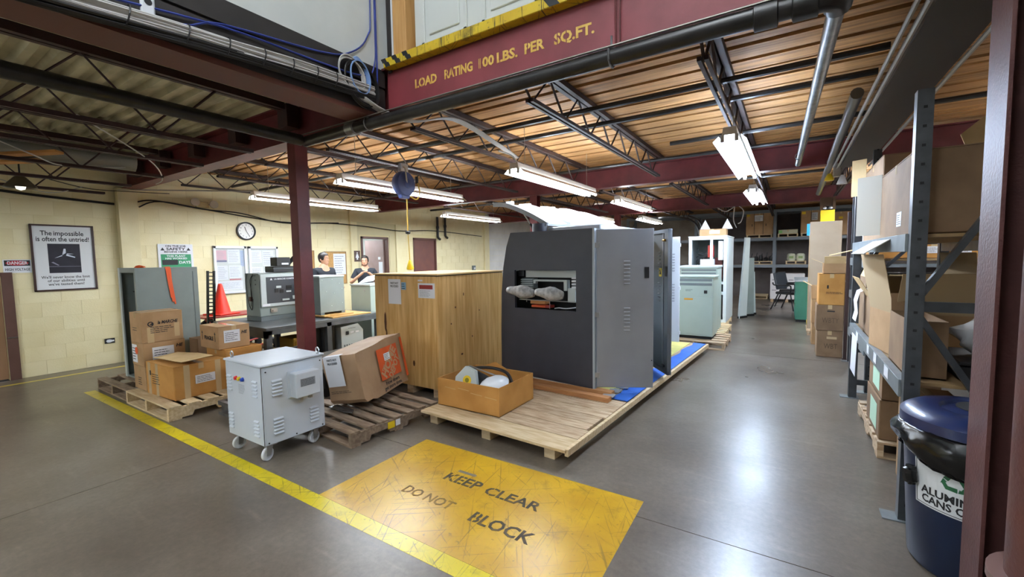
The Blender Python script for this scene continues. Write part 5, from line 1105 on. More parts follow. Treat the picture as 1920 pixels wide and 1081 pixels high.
# ================================================================ THE BIG SHIPPING PALLET AND THE MACHINE
bp = thing('shipping_pallet', 'long timber shipping pallet under the grey machine', 'pallet', (-1.325, 2.765, 0), R(-3.5))
rr = random.Random(2); y = 0.0; BT = 0.13
for wv, gp in ((0.225, 0.012), (0.19, 0.016), (0.14, 0.008), (0.165, 0.012), (0.15, 0.01), (0.18, 0.01), (0.14, 0.012), (0.17, 0.01)):
    MB().box(0, 0, 0, 1.535, wv, 0.022).build('deck_board', M_WOODP if y < 0.2 else M_WOODM, bp, bevel=0.002, loc=(-1.56 + rr.uniform(-0.02, 0.01) - (0.02 if y > 0.2 else 0), y, BT - 0.022)); y += wv + gp
MB().box(-1.60, y, BT - 0.022, -0.03, 4.58, BT).build('deck_sheet', M_WOODM, bp)
for xx in (-1.50, -0.87, -0.24): MB().box(xx, 0.07, 0.0, xx + 0.095, 4.5, 0.085).build('bearer', M_WOODP, bp, bevel=0.002)
for yy in (0.25, 1.3, 2.6, 3.9): MB().box(-1.58, yy, 0.085, -0.05, yy + 0.09, BT - 0.022).build('cross_board', M_WOODM, bp)
MB().box(-0.03, 0.015, BT - 0.05, 0.0, 4.58, BT + 0.003).build('edge_rail', M_WOODP, bp, bevel=0.002)
fy = tag(MB((0, 0, 0)).box(-1.35, 1.45, BT + 0.001, -0.26, 4.50, BT + 0.008).build('foam_sheet', M_FOAM), 'yellow foam sheet spread under the machine', 'foam sheet'); fy.location = bp.location; fy.rotation_euler = bp.rotation_euler
b_ = MB(); pts = []
for k in range(16):
    yy = 1.25 + k * (4.52 - 1.25) / 15; pts.append((-0.21 + 0.025 * math.sin(k * 1.9), yy))
vs = [(p[0], p[1], BT + 0.009) for p in pts] + [(-0.035, p[1], BT + 0.007) for p in pts] + [(p[0], p[1], BT + 0.014) for p in pts] + [(-0.035, p[1], BT + 0.013) for p in pts]
n_ = 16; fs = []
for k in range(n_ - 1): fs += [(k, k + 1, n_ + k + 1, n_ + k), (2 * n_ + k, 3 * n_ + k, 3 * n_ + k + 1, 2 * n_ + k + 1), (k, 2 * n_ + k, 2 * n_ + k + 1, k + 1), (n_ + k, n_ + k + 1, 3 * n_ + k + 1, 3 * n_ + k)]
bl = tag(b_.add(vs, fs).build('blue_foam_strip', mat('blue foam', '2f6ac8', 0.6, hex2='2a60b8', scale=8)), 'blue foam strip along the aisle edge of the shipping pallet', 'foam strip'); bl.location = bp.location; bl.rotation_euler = bp.rotation_euler
fm = MB(); 
for k in range(10):
    yy = 1.22 + k * 0.09; fm.basis((-0.30 + 0.012 * math.sin(k * 2.1), yy, BT + 0.016 + 0.006 * (k % 2)), (0.12, 0, 0.012 * (-1) ** k), (0, 0.09, 0.012 * (-1) ** k), 0.13, 0.092, 0.003)
pf = tag(fm.build('clear_plastic_film', mat('film grey', 'b8bcc2', 0.12, alpha=0.8, coat=0.6)), 'crumpled clear plastic film by the machine foot', 'plastic film'); pf.location = bp.location; pf.rotation_euler = bp.rotation_euler
for lab, y0, z0, w_ in (('timber skid beam under the machine front', 1.13, BT + 0.001, 1.42), ('second timber skid beam just behind the first under the machine', 1.30, BT + 0.009, 1.38)):
    o_ = tag(MB().box(-1.6, y0, z0, -1.6 + w_, y0 + 0.085, z0 + 0.045).build('skid_beam', mat('skid pine', 'c08a58', 0.7, hex2='a8744a', scale=5, stretch=(1, 7, 7)), bevel=0.003), lab, 'timber'); o_.location = bp.location; o_.rotation_euler = bp.rotation_euler
# tan box with parts
d = (0.715, 0.60, 0.262); t = open_carton('golden open carton of parts at the front of the shipping pallet', -2.48, 3.365, BT + 0.001, d, 0, M_CARD2, ())
MB().prism([(0.0, 0), (0.30, 0.0), (0.16, 0.06)], (-0.25, d[1] / 2 - 0.004, d[2]), (1, 0, 0), (0, 0, 1), 0.004).build('torn_flap', M_CARD2, t)
for u, v in ((0.09, 0.185), (0.25, 0.195), (0.40, 0.17), (0.56, 0.16)):
    o, xd, yd = face(d, 'front', u, v, 0.0005); MB().basis(o, (1, 0, -0.06), (0, 0, 1), 0.13, 0.004, 0.001).build('torn_paper', M_CARDL, t)
sp = thing('machine_spare', 'grey steel part with yellow sticker lying in the golden carton', 'part', (-2.62, 3.26, BT + 0.10), 0, rot=(R(-12), R(14), R(8)))
MB().prism([(-0.10, 0), (0.06, 0), (0.12, 0.10), (0.05, 0.24), (-0.06, 0.25), (-0.13, 0.12)], (0, -0.05, 0), (1, 0, 0), (0, 0, 1), 0.06).build('side_plate', M_GREYL, sp, bevel=0.003)
MB().lathe([(0.0001, -0.112), (0.045, -0.112)], (0.0, 0, 0.13), 18, 'Y').build('yellow_sticker', M_YELP, sp)
MB().lathe([(0.0001, -0.1126), (0.022, -0.1126)], (0.0, 0, 0.13), 14, 'Y').build('sticker_symbol', mat('symbol olive', '8a8418', 0.5), sp)
MB().prism([(-0.06, 0.24), (0.05, 0.23), (0.3, 0.20), (0.34, 0.12), (0.12, 0.10)], (0, -0.04, 0), (1, 0, 0), (0, 0, 1), -0.04).build('cover', M_BLK, sp, bevel=0.003)
MB().bar((-0.06, -0.03, 0.25), (0.22, 0.1, 0.23), 0.012, 0.012).build('rail', M_STEEL, sp)
tag(MB().tube(smooth_path([(-2.75, 3.25, 0.2), (-2.77, 3.32, 0.37), (-2.68, 3.45, 0.42), (-2.5, 3.52, 0.425), (-2.32, 3.5, 0.40), (-2.2, 3.42, 0.30)]), 0.016, 7).build('black_cable_loop', M_BLK, smooth=True), 'thick black cable loop in the golden carton', 'cable')
bgm = MB(); prof = [(max(0.0001, math.sin(a * PI / 8)), -math.cos(a * PI / 8)) for a in range(9)]; bgm.lathe(prof, (0, 0, 0), 14); bgm.v = [(v[0] * 0.14 * (1 + 0.1 * math.sin(9 * v[1])), v[1] * 0.14 * (1 + 0.08 * math.cos(7 * v[0])), v[2] * 0.055) for v in bgm.v]
o_ = tag(bgm.build('white_bag', mat('bag white', 'dde4ea', 0.3, coat=0.3), smooth=True), 'white plastic bag in the golden carton', 'bag'); o_.location = (-2.30, 3.26, BT + 0.235); o_.rotation_euler = (R(10), R(-6), 0.2)

mc = thing('grey_machine', 'large grey machine with charcoal end panel and opened side doors', 'machine', (-1.67, 4.10, 0.182), R(-3.5)); MWI, MH, ML = 1.17, 1.635, 2.75
# charcoal end panel with a window
cur = [(-1.172, 0.0), (-1.168, 0.5), (-1.155, 0.95), (-1.125, 1.24), (-1.075, 1.48), (-1.015, 1.635)]
def curx(z):
    for (x0, z0), (x1, z1) in zip(cur[:-1], cur[1:]):
        if z0 <= z <= z1: return x0 + (x1 - x0) * (z - z0) / (z1 - z0)
    return cur[-1][0]
HX0, HX1, HZ0, HZ1 = -0.965, -0.185, 0.785, 1.213
ep = MB(); T = 0.03
ep.prism([(curx(HZ1), HZ1)] + [(0.0, HZ1), (0.0, MH)] + [(x, z) for x, z in reversed(cur) if z > HZ1], (0, T, 0), (1, 0, 0), (0, 0, 1), T)
ep.prism([(curx(HZ0), HZ0), (HX0, HZ0), (HX0, HZ1), (curx(HZ1), HZ1), (-1.155, 0.95)], (0, T, 0), (1, 0, 0), (0, 0, 1), T)
ep.prism([(HX1, HZ0), (0, HZ0), (0, HZ1), (HX1, HZ1)], (0, T, 0), (1, 0, 0), (0, 0, 1), T)
ep.prism([(-1.172, 0.03), (0, 0.0), (0, HZ0), (curx(HZ0), HZ0), (-1.168, 0.5)], (0, T, 0), (1, 0, 0), (0, 0, 1), T)
ep.build('end_panel', M_CHAR, mc)
MB().box(0.0, 0.0, -0.02, 0.022, 0.05, MH).build('corner_post', mat('post pale grey', 'aab4ba', 0.35), mc)
MB().box(-1.17, 0.005, -0.005, 0.02, 0.04, 0.012).build('base_rail', M_GREYL, mc)
MB().box(-1.0, 0.03, MH - 0.02, 0.0, ML, MH).build('top_panel', M_CHAR, mc)
MB().box(-1.15, 0.03, 0, -1.13, ML, 1.2).box(-1.12, 0.03, 1.2, -1.0, ML, 1.22).build('curved_side', M_GREYL, mc)
MB().box(-1.13, ML - 0.03, 0, 0, ML, MH).build('far_panel', M_GREY, mc)
MB().box(-1.12, 0.25, 0.0, -0.1, 0.28, 1.6).build('inner_bulkhead', M_DARK, mc)
MB().box(-1.13, 0.04, 0.0, 0.0, ML - 0.03, 0.03).build('floor_pan', M_MACHIN, mc)
# gear in the window
for nm, m_, bx_ in (('light_bar', M_GREYL, (-0.88, 0.10, 1.13, -0.19, 0.16, 1.205)), ('socket_block', M_BLK, (-0.965, 0.08, 1.14, -0.89, 0.16, 1.21)), ('fin_block', M_GREYD, (-0.95, 0.12, 1.0, -0.78, 0.2, 1.12)), ('bracket', M_GREYL, (-0.77, 0.09, 1.06, -0.74, 0.14, 1.10)), ('bracket', M_GREYL, (-0.77, 0.09, 1.085, -0.36, 0.14, 1.105)), ('bracket', M_GREYL, (-0.37, 0.07, 0.99, -0.33, 0.14, 1.105)), ('plate', M_GREYL, (-0.31, 0.05, 0.87, -0.22, 0.12, 1.02)), ('shelf_strip', M_STEEL, (-0.94, 0.05, 0.872, -0.22, 0.09, 0.882)), ('orange_component', mat('component orange', 'd99a5a', 0.5), (-0.82, 0.10, 0.83, -0.62, 0.2, 0.868)), ('orange_component', M_ORANGE, (-0.80, 0.09, 0.792, -0.62, 0.2, 0.818)), ('red_component', M_REDP, (-0.62, 0.09, 0.79, -0.56, 0.2, 0.82)), ('rod', M_STEEL, (-0.545, 0.06, 0.786, -0.54, 0.07, 0.87)), ('rod', M_STEEL, (-0.85, 0.06, 0.85, -0.845, 0.07, 0.94))):
    MB().box(*bx_).build(nm, m_, mc, bevel=0.002)
for k in range(4): MB().box(-0.27, 0.06, 1.02 + k * 0.033, -0.19, 0.14, 1.04 + k * 0.033).build('terminal', M_PAPER, mc, bevel=0.002)
for k in range(5): MB().box(-0.95, 0.10, 1.01 + k * 0.022, -0.79, 0.12, 1.018 + k * 0.022).build('fin', M_GREYL, mc)
MB().tube(smooth_path([(-0.5, 0.1, 0.79), (-0.42, 0.06, 0.805), (-0.34, 0.08, 0.80), (-0.2, 0.1, 0.82)]), 0.006, 5).build('wire', M_PAPER, mc)
for cx, cz, ln in ((-0.86, 0.975, 0.175), (-0.49, 0.965, 0.165)):
    mb = MB(); prof = [(max(0.0001, math.sin(a * PI / 10)), -math.cos(a * PI / 10)) for a in range(11)]; mb.lathe([(r0 ** 0.55, z0) for r0, z0 in prof], (0, 0, 0), 20, 'X')
    mb.v = [(v[0] * ln + 0.0, v[1] * 0.075 * (1 + 0.18 * math.sin(v[0] * 6)), v[2] * (0.068 + 0.015 * v[0]) * (1 + 0.15 * math.sin(v[0] * 5 + 1))) for v in mb.v]
    o_ = mb.build('bubble_wrapped_handle', M_BUBB, mc, smooth=True); o_.location = (cx, -0.03, cz); o_.rotation_euler = (0, R(6), R(8))
# door one (outer face seen), door two (inner face seen), door three
lv2 = MB().prism([(0, 0), (0.009, 0.003), (0.009, 0.006), (0, 0.014)], (0, 0.06, 0), (1, 0, 0), (0, 0, 1), 0.06).mesh('louver', M_MACH)
def mdoor(nm, o_, rz, ln, h, m_, both=False, label=None):
    dd = MB().box(0, -0.012, 0, ln, 0.012, h).build(nm, m_, mc, bevel=0.003, loc=o_, rot=(0, 0, R(rz)))
    return dd
dd = mdoor('side_door', (0.03, 0.03, 0.02), 31, 0.56, 1.60, M_MACH)
for z0, n_ in ((1.05, 7), (0.58, 7)):
    for k in range(n_): link('louver', lv2, dd, loc=(0.27, -0.012, z0 + k * 0.037), rot=(0, 0, -PI / 2))
rect('latch', M_INK, dd, (0.47, -0.0125, 1.11), (1, 0, 0), (0, 0, 1), 0.045, 0.11, 0.002)
for zz in (1.42, 0.72, 0.1): MB().box(-0.025, -0.016, zz, 0.03, -0.008, zz + 0.05).build('hinge', M_STEEL, dd)
MB().lathe([(0.0001, -0.016), (0.006, -0.014)], (0.545, 0, 0.28), 8, 'Y').build('screw', M_INK, dd)
dd = mdoor('side_door', (0.06, 1.42, 0.02), -50, 0.72, 1.62, M_MACHIN)
for (a, b, z0, z1) in ((0.62, 0.72, 0, 1.62), (0.0, 0.72, 1.58, 1.62), (0.0, 0.72, 0, 0.04)): MB().box(a, -0.035, z0, b, -0.012, z1).build('door_flange', M_MACHIN, dd)
MB().box(0.565, -0.03, 0.04, 0.58, -0.012, 1.58).build('stiffener', M_MACH, dd)
for z0 in (1.15, 0.80):
    for k in range(6): link('louver', lv2, dd, loc=(0.40, -0.012, z0 + k * 0.042), rot=(0, 0, -PI / 2))
s_ = rect('warning_sticker', M_YELP, dd, (0.43, -0.0135, 1.09), (1, 0, 0), (0, 0, 1), 0.075, 0.095, 0.001)
MB().prism([(0.0, 0.0), (0.05, 0.0), (0.025, 0.06)], (0.443, -0.0146, 1.115), (1, 0, 0), (0, 0, 1), 0.0008).build('warning_triangle', M_INK, s_)
rect('latch', M_INK, dd, (0.645, -0.0355, 1.10), (1, 0, 0), (0, 0, 1), 0.05, 0.11, 0.003)
for zz in (1.50, 0.09): MB().tube([(0.60, -0.04, zz), (0.66, -0.045, zz)], 0.014, 8).build('catch', M_BRASS if zz > 1 else M_BLK, dd)
dd = mdoor('side_door', (-0.30, 2.78, 0.03), 2, 0.40, 1.60, M_WHITE)
for z0 in (1.08, 0.62):
    for k in range(7): link('louver', lv2, dd, loc=(0.27, -0.012, z0 + k * 0.042), rot=(0, 0, -PI / 2))
for zz in (0.12, 0.80, 1.45): MB().box(0.39, -0.02, zz, 0.415, 0.0, zz + 0.05).build('hinge', M_WHITE, dd)
# raised white lid with strut, exhaust collar
def lid_pts(y, x0=0.0, z0=0.0): return [(-1.42 + x0, y, 2.02 + z0), (-1.25 + x0, y, 2.0 + z0), (-1.06 + x0, y, 1.935 + z0), (-0.85 + x0, y, 1.84 + z0), (-0.66 + x0, y, 1.735 + z0)]
A = smooth_path(lid_pts(0.22), 4); B = smooth_path(lid_pts(2.30, 0.0, 0.06), 4); k = len(A)
M_LID = mat('lid white', 'c2c9cf', 0.35, hex2='b8c0c7', scale=5)
vs = [tuple(p) for p in A] + [tuple(p) for p in B] + [(p.x + 0.01, p.y, p.z - 0.03) for p in A] + [(p.x + 0.01, p.y, p.z - 0.03) for p in B]; fs = []
for i in range(k - 1): fs += [(i, i + 1, k + i + 1, k + i), (2 * k + i, 3 * k + i, 3 * k + i + 1, 2 * k + i + 1), (i, 2 * k + i, 2 * k + i + 1, i + 1), (k + i, k + i + 1, 3 * k + i + 1, 3 * k + i)]
fs += [(0, k, 3 * k, 2 * k), (k - 1, 3 * k - 1, 4 * k - 1, 2 * k - 1)]
ld = MB().add(vs, fs).build('raised_lid', M_LID, mc, smooth=True)
for f_ in (0.25, 0.5, 0.75):
    mb = MB(); pr = [A[i].lerp(B[i], f_) for i in range(1, k)]
    for a, b in zip(pr[:-1], pr[1:]): mb.bar(a + Vector((0, 0, 0.012)), b + Vector((0, 0, 0.012)), 0.06, 0.024)
    mb.build('stiffening_rib', M_LID, ld, smooth=True)
mb = MB(); 
for a, b in zip(A[:-1], A[1:]): mb.bar(a + Vector((0.0, 0.0, -0.015)), b + Vector((0, 0, -0.015)), 0.03, 0.05)
mb.build('edge_band', mat('lid edge grey', '8d9398', 0.4), ld)
for f_, q in ((0.05, 4), (0.45, 6), (0.3, 2)): p_ = A[q].lerp(B[q], f_); MB().box(p_.x - 0.04, p_.y - 0.03, p_.z, p_.x + 0.04, p_.y + 0.03, p_.z + 0.035).build('lid_bracket', M_WHITE, ld)
MB().tube([(-1.02, 0.25, 1.90), (-0.86, 0.28, 1.65)], 0.008, 6).build('gas_strut', M_STEEL, mc); MB().tube([(-0.92, 0.27, 1.745), (-0.86, 0.28, 1.64)], 0.014, 6).build('strut_sleeve', M_BLK, mc)
MB().lathe([(0.085, MH), (0.085, MH + 0.10), (0.07, MH + 0.10)], (-0.76, 0.22, 0), 20).build('exhaust_collar', M_CHAR, mc, smooth=True)
MB().box(-0.70, 0.3, MH, -0.05, 2.4, MH + 0.06).build('top_tray', M_LID, mc, bevel=0.01)

# ================================================================ BEYOND THE MACHINE
pallet('pallet under the grey green charger beyond the machine', -1.78, 7.56, 0.93, 0.95, 0.125, 0, M_WOODM, 5, 0.1, seed=21)
gu = thing('green_charger', 'grey green floor charger with grilles and orange badge beyond the machine', 'charger', (-1.36, 8.02, 0.125))
MB().box(-0.31, -0.27, 0.05, 0.31, 0.27, 1.03).build('cabinet', M_GREEN, gu, bevel=0.004); MB().box(-0.29, -0.25, 0.0, 0.29, 0.25, 0.05).build('plinth', M_DARK, gu); MB().box(-0.33, -0.29, 1.03, 0.33, 0.29, 1.06).build('lid', M_GREEN, gu, bevel=0.006)
for z0 in (0.90, 0.97): MB().box(-0.29, -0.274, z0, 0.29, -0.27, z0 + 0.04).build('vent_grille', M_GREYD, gu)
MB().box(-0.30, -0.275, 0.08, 0.30, -0.27, 0.70).build('front_door', M_GREEN, gu, bevel=0.002)
rect('badge', mat('badge orange', 'd0962c', 0.5), gu, (-0.14, -0.277, 0.655), (1, 0, 0), (0, 0, 1), 0.14, 0.03, 0.002); rect('switch', M_INK, gu, (0.17, -0.275, 0.77), (1, 0, 0), (0, 0, 1), 0.05, 0.05, 0.006)
lines(gu, (-0.12, -0.272, 0.80), (1, 0, 0), (0, 0, 1), 0.12, 0.04, 2, seed=4)
for zz in (0.2, 0.45, 0.72): MB().lathe([(0.0001, -0.004), (0.008, -0.003)], (0.29, -0.275, zz), 8, 'Y').build('screw', M_STEEL, gu)
pallet('pallet under the open frame cabinet', -1.95, 8.62, 0.98, 1.1, 0.125, 0, M_WOODP, 6, 0.1, seed=22)
g5 = thing('green_charger', 'second grey green charger behind the orange badged one', 'charger', (-1.43, 8.95, 0.125)); MB().box(-0.32, -0.3, 0, 0.32, 0.3, 1.17).build('cabinet', M_GREEN, g5, bevel=0.004); MB().box(-0.335, -0.315, 1.17, 0.335, 0.315, 1.21).build('lid', M_GREYL, g5, bevel=0.006)
for z0 in (1.05, 1.11): MB().box(-0.3, -0.304, z0, 0.3, -0.30, z0 + 0.035).build('vent_grille', M_GREYD, g5)
pallet('pale pallet end showing under the open frame cabinet', -1.90, 9.85, 0.80, 1.2, 0.12, 0, M_WOODP, 6, 0.1, seed=23)
fc = thing('frame_cabinet', 'tall pale open frame cabinet with exposed parts', 'cabinet', (-1.47, 10.55, 0.12)); M_FC = mat('frame pale', 'd3dcdc', 0.35); FH = 1.79
for sx in (-0.37, 0.31):
    for sy in (-0.62, 0.56): MB().box(sx, sy, 0, sx + 0.06, sy + 0.06, FH).build('post', M_FC, fc, bevel=0.003)
for zz in (0.0, 0.58, 0.80, FH - 0.06): MB().box(-0.31, -0.615, zz, 0.31, -0.57, zz + 0.06 if zz != 0.80 else zz + 0.05).build('rail', M_FC, fc)
MB().box(0.05, -0.615, 0.85, 0.10, -0.57, FH - 0.06).build('mullion', M_FC, fc)
MB().box(0.36, -0.56, 0.0, 0.37, 0.56, FH).build('side_panel', M_FC, fc); MB().box(-0.37, -0.56, 0.0, -0.36, 0.56, FH).build('side_panel', M_FC, fc)
MB().box(-0.38, -0.63, FH, 0.38, 0.63, FH + 0.02).build('roof_panel', M_FC, fc); MB().box(-0.36, 0.5, 0, 0.36, 0.52, FH).build('back_panel', M_GREY, fc); MB().box(-0.36, -0.6, -0.0, 0.36, 0.5, 0.05).build('base_pan', M_GREYD, fc)
for nm, m_, b_ in (('white_box', M_WHITE, (-0.16, -0.5, 0.9, 0.12, -0.35, 1.32)), ('red_breaker', M_REDP, (-0.02, -0.45, 1.36, 0.1, -0.35, 1.62)), ('maroon_coil', mat('coil maroon', '5c2420', 0.5), (0.13, -0.45, 0.9, 0.27, -0.25, 1.35)), ('module', M_WHITE, (0.20, -0.56, 1.3, 0.30, -0.4, 1.7)), ('dark_unit', M_BLK, (-0.3, -0.5, 0.1, 0.3, 0.0, 0.52)), ('dark_unit', M_BLK, (-0.2, -0.45, 0.62, 0.28, 0.0, 0.79))): MB().box(*b_).build(nm, m_, fc, bevel=0.004)
wr = MB()
for k in range(7): wr.tube(smooth_path([(-0.28 + 0.01 * k, -0.4, 0.95 + 0.1 * k), (-0.22, -0.45, 1.1 + 0.07 * k), (-0.1 + 0.02 * k, -0.42, 1.4), (0.0, -0.4, 1.5 + 0.02 * k)]), 0.006, 5)
wr.build('wire', M_CABLEK, fc)
d = (0.52, 0.35, 0.15); t = carton('low carton on top of the open frame cabinet', -1.42, 10.4, 1.935, d, 0, M_CARD)
shipping_label(t, d, 'front', 0.2, 0.05, 0.2, 0.07, 3)
for k, xx in enumerate((-1.60, -1.16)):
    tag(MB().lathe([(0.0001, 0.22), (0.11, 0.0), (0.0001, 0.0)], (0, 0, 0), 4).build('paper_pyramid', M_PAPER, loc=(xx, 10.45, 2.087 if k == 0 else 2.087)), 'white folded tip-over triangle on the low carton, %s one' % ('left' if k == 0 else 'right'), 'marker', 'triangles on the low carton')
# leaning panels, bucket and reel
for k, (x, y, w_, h_, rz_) in enumerate(((-1.02, 11.6, 0.34, 1.93, 62), (-0.99, 12.0, 0.40, 1.45, 50), (-0.98, 12.35, 0.36, 1.1, 40))):
    lp = thing('leaning_panel', 'tall pale sheet metal panel leaning by the frame cabinet, %s of three' % ORD[k], 'panel', (x, y, 0.0), 0, 'leaning panels by the frame cabinet', rot=(R(4 + k), 0, R(rz_)))
    MB().prism([(0, 0), (w_, 0), (w_ * 0.62, h_), (0.0, h_)], (0, 0, 0), (1, 0, 0), (0, 0, 1), -0.014).build('sheet', M_GREYL if k != 1 else M_GREY, lp); MB().box(0, -0.03, 0, 0.02, 0.0, h_).build('edge_fold', M_GREYL, lp); MB().box(0, -0.02, 0, w_, 0.016, 0.05).build('dark_foot', M_BLK, lp)
bk = thing('blue_bucket', 'blue bucket with white rim beyond the leaning panels', 'bucket', (-1.0, 13.9, 0)); MB().lathe([(0.0001, 0.0), (0.13, 0.0), (0.17, 0.36), (0.16, 0.36), (0.12, 0.02)], (0, 0, 0), 18).build('pail', M_BLUE, bk, smooth=True); MB().lathe([(0.17, 0.35), (0.185, 0.36), (0.185, 0.40), (0.16, 0.40)], (0, 0, 0), 18).build('rim', M_PAPER, bk, smooth=True)
rd = thing('red_spool', 'dark red cable spool standing on the blue bucket', 'spool', (-1.0, 13.9, 0.402)); MB().lathe([(0.0001, 0.0), (0.15, 0.0), (0.15, 0.02), (0.12, 0.03), (0.12, 0.27), (0.15, 0.28), (0.15, 0.30), (0.0001, 0.30)], (0, 0, 0), 18).build('spool_body', mat('spool red', '6e2a22', 0.5), rd, smooth=True); MB().lathe([(0.124, 0.04), (0.13, 0.15), (0.124, 0.26)], (0, 0, 0), 18).build('winding', M_REDP, rd, smooth=True)
# loose hoses and conduit on the far left
wires('hanging_hose', 'black hose arching from the ceiling behind the machine', 'hose', [smooth_path([(-3.3, 13.2, 2.66), (-2.8, 13.1, 2.64), (-2.35, 13.0, 2.5), (-2.15, 13.0, 2.2), (-2.1, 13.0, 1.5), (-2.1, 13.0, 0.0)])], M_CABLEK, 0.03, n=6)
wires('hanging_hose', 'second black hose beside the open frame cabinet', 'hose', [smooth_path([(-2.4, 12.8, 2.62), (-2.1, 12.7, 2.45), (-1.98, 12.6, 2.1), (-1.95, 12.6, 1.2), (-1.95, 12.6, 0.0)])], M_CABLEK, 0.025, n=6)
wires('hanging_cable', 'pale looped cables hanging above the frame cabinet', 'cable', [smooth_path([(-1.2, 12.25, 2.735), (-1.22, 12.25, 2.4), (-1.15, 12.25, 2.2)]), smooth_path([(-1.1, 12.25, 2.735), (-1.0, 12.25, 2.6), (-1.05, 12.25, 2.35), (-1.12, 12.25, 2.3)]), smooth_path([(-1.6, 12.25, 2.735), (-1.4, 12.25, 2.62), (-1.2, 12.25, 2.735)])], M_CABLEW, 0.012)

# ---- rear racking along the back wall
rk = thing('rear_racking', 'grey pallet racking with three levels along the back wall', 'rack', (0, 16.9, 0)); M_RR = mat('rear rack grey', '6b737a', 0.5)
for xx in (-5.4, -2.9, -0.45, 1.98, 4.4):
    for yy in (0.0, 1.0): MB().box(xx - 0.045, yy, 0, xx + 0.045, yy + 0.06, 3.0).build('upright', M_RR, rk)
    for k in range(4): MB().bar((xx, 0.03, 0.2 + k * 0.7), (xx, 1.03, 0.2 + (k + 0.9) * 0.7), 0.03).build('brace', M_RR, rk)
for xa, xb in ((-5.4, -2.9), (-2.9, -0.45), (-0.45, 1.98), (1.98, 4.4)):
    for zz in (1.08, 1.98, 2.9):
        for yy in (0.0, 1.0): MB().box(xa + 0.045, yy, zz, xb - 0.045, yy + 0.05, zz + 0.1).build('beam', M_RR, rk)
    for zz in (1.16, 2.06): MB().box(xa + 0.05, 0.05, zz, xb - 0.05, 1.0, zz + 0.02).build('shelf_deck', M_WOODD, rk)
struct(MB().box(-3.0, 18.2, 0.0, XR - 0.01, 18.25, 3.05), 'wall_rear_screen', mat('dark rear screen', '6e6664', 0.8, hex2='645c5a', scale=4))
def rpal(label, x0, x1, z, y=16.95): return pallet(label, x0, y, x1 - x0, 0.9, 0.11, 0, M_WOODP, 5, 0.11, z=z, group='pallets on the rear racking')
rpal('pallet under the tall strapped carton on the upper rear rack', -1.28, -0.52, 2.081); d = (0.80, 0.85, 0.72); t = carton('tall strapped carton with white label on the upper rear rack', -0.9, 17.4, 2.192, d, 0, M_CARD)
for u in (0.24, 0.50): o, xd, yd = face(d, 'front', u, 0.0, 0.001); MB().basis(o, xd, yd, 0.014, 0.72, 0.002).build('strap', M_INK, t)
shipping_label(t, d, 'front', 0.25, 0.45, 0.26, 0.2, 3); rect('yellow_mark', M_YELP, t, face(d, 'front', 0.02, 0.62)[0], (1, 0, 0), (0, 0, 1), 0.09, 0.07, 0.001)
for u in (0.17, 0.58): rect('hand_hole', M_INK, t, face(d, 'front', u, 0.28)[0], (1, 0, 0), (0, 0, 1), 0.02, 0.08, 0.001)
rpal('pallet under the flat wrapped parcel on the upper rear rack', -0.36, 0.20, 2.081); t = carton('flat wrapped parcel on the upper rear rack', -0.08, 17.4, 2.192, (0.54, 0.8, 0.13), 0, mat('wrapped pale', 'b9b598', 0.5)); rect('green_label', mat('label green', '8fca7a', 0.6), t, (-0.26, -0.402, 0.02), (1, 0, 0), (0, 0, 1), 0.1, 0.09, 0.001)
rpal('pallet under the carton beside the yellow lift on the upper rear rack', 0.28, 0.80, 2.081); d = (0.54, 0.85, 0.72); t = carton('carton on the upper rear rack left of the yellow lift mast', 0.54, 17.4, 2.192, d, 0, M_CARD); o, xd, yd = face(d, 'front', 0.26, 0, 0.001); MB().basis(o, xd, yd, 0.014, 0.72, 0.002).build('strap', M_INK, t); shipping_label(t, d, 'front', 0.28, 0.4, 0.16, 0.24, 7); rect('yellow_mark', M_YELP, t, face(d, 'front', 0.02, 0.6)[0], (1, 0, 0), (0, 0, 1), 0.1, 0.08, 0.001)
d = (0.5, 0.85, 0.72); t = carton('carton on the upper rear rack right of the yellow lift mast', 1.3, 17.4, 2.09, d, 0, M_CARD); rect('yellow_mark', M_YELP, t, face(d, 'front', 0.2, 0.5)[0], (1, 0, 0), (0, 0, 1), 0.1, 0.07, 0.001)
rpal('pallet of dark parts on the middle rear rack', -1.26, -0.5, 1.181)
for k in range(5):
    t = thing('dark_part', 'dark machine part in the heap on the middle rear rack, %s from the left' % ORD[k], 'part', (-1.15 + k * 0.15, 17.25, 1.292), 0, 'dark parts on the middle rear rack'); MB().lathe([(0.0001, 0), (0.06, 0), (0.075, 0.08), (0.05, 0.12 + 0.04 * (k % 3)), (0.0001, 0.14 + 0.04 * (k % 3))], (0, 0, 0), 9).build('casting', M_BLK, t); MB().tube([(0, 0, 0.1), (0.04, 0, 0.26 + 0.03 * (k % 2))], 0.015, 6).build('spindle', M_BLK, t)
rpal('pallet with two pale sacks on the middle rear rack', -0.12, 0.44, 1.181)
for k in range(2):
    mb = MB().lathe([(0.0001, 0), (0.10, 0.0), (0.125, 0.06), (0.12, 0.2), (0.09, 0.24), (0.0001, 0.25)], (0, 0, 0), 10); t = thing('pale_sack', '%s pale printed sack on the middle rear rack' % ('left' if k == 0 else 'right'), 'sack', (0.03 + k * 0.26, 17.3, 1.292), 0, 'sacks on the middle rear rack'); mb.build('sack_body', mat('sack pale', 'cfd2bb', 0.7), t, smooth=True); rect('print', mat('sack print', '8aa06a', 0.7), t, (-0.06, -0.123, 0.08), (1, 0, 0), (0, 0, 1), 0.12, 0.08, 0.002)
t = thing('white_carton', 'large white carton on a skid under the rear rack', 'box', (-0.06, 16.5, 0)); MB().box(-0.46, -0.3, 0.09, 0.46, 0.3, 0.90).build('body', mat('carton white', 'd8d4d4', 0.6), t, bevel=0.004)
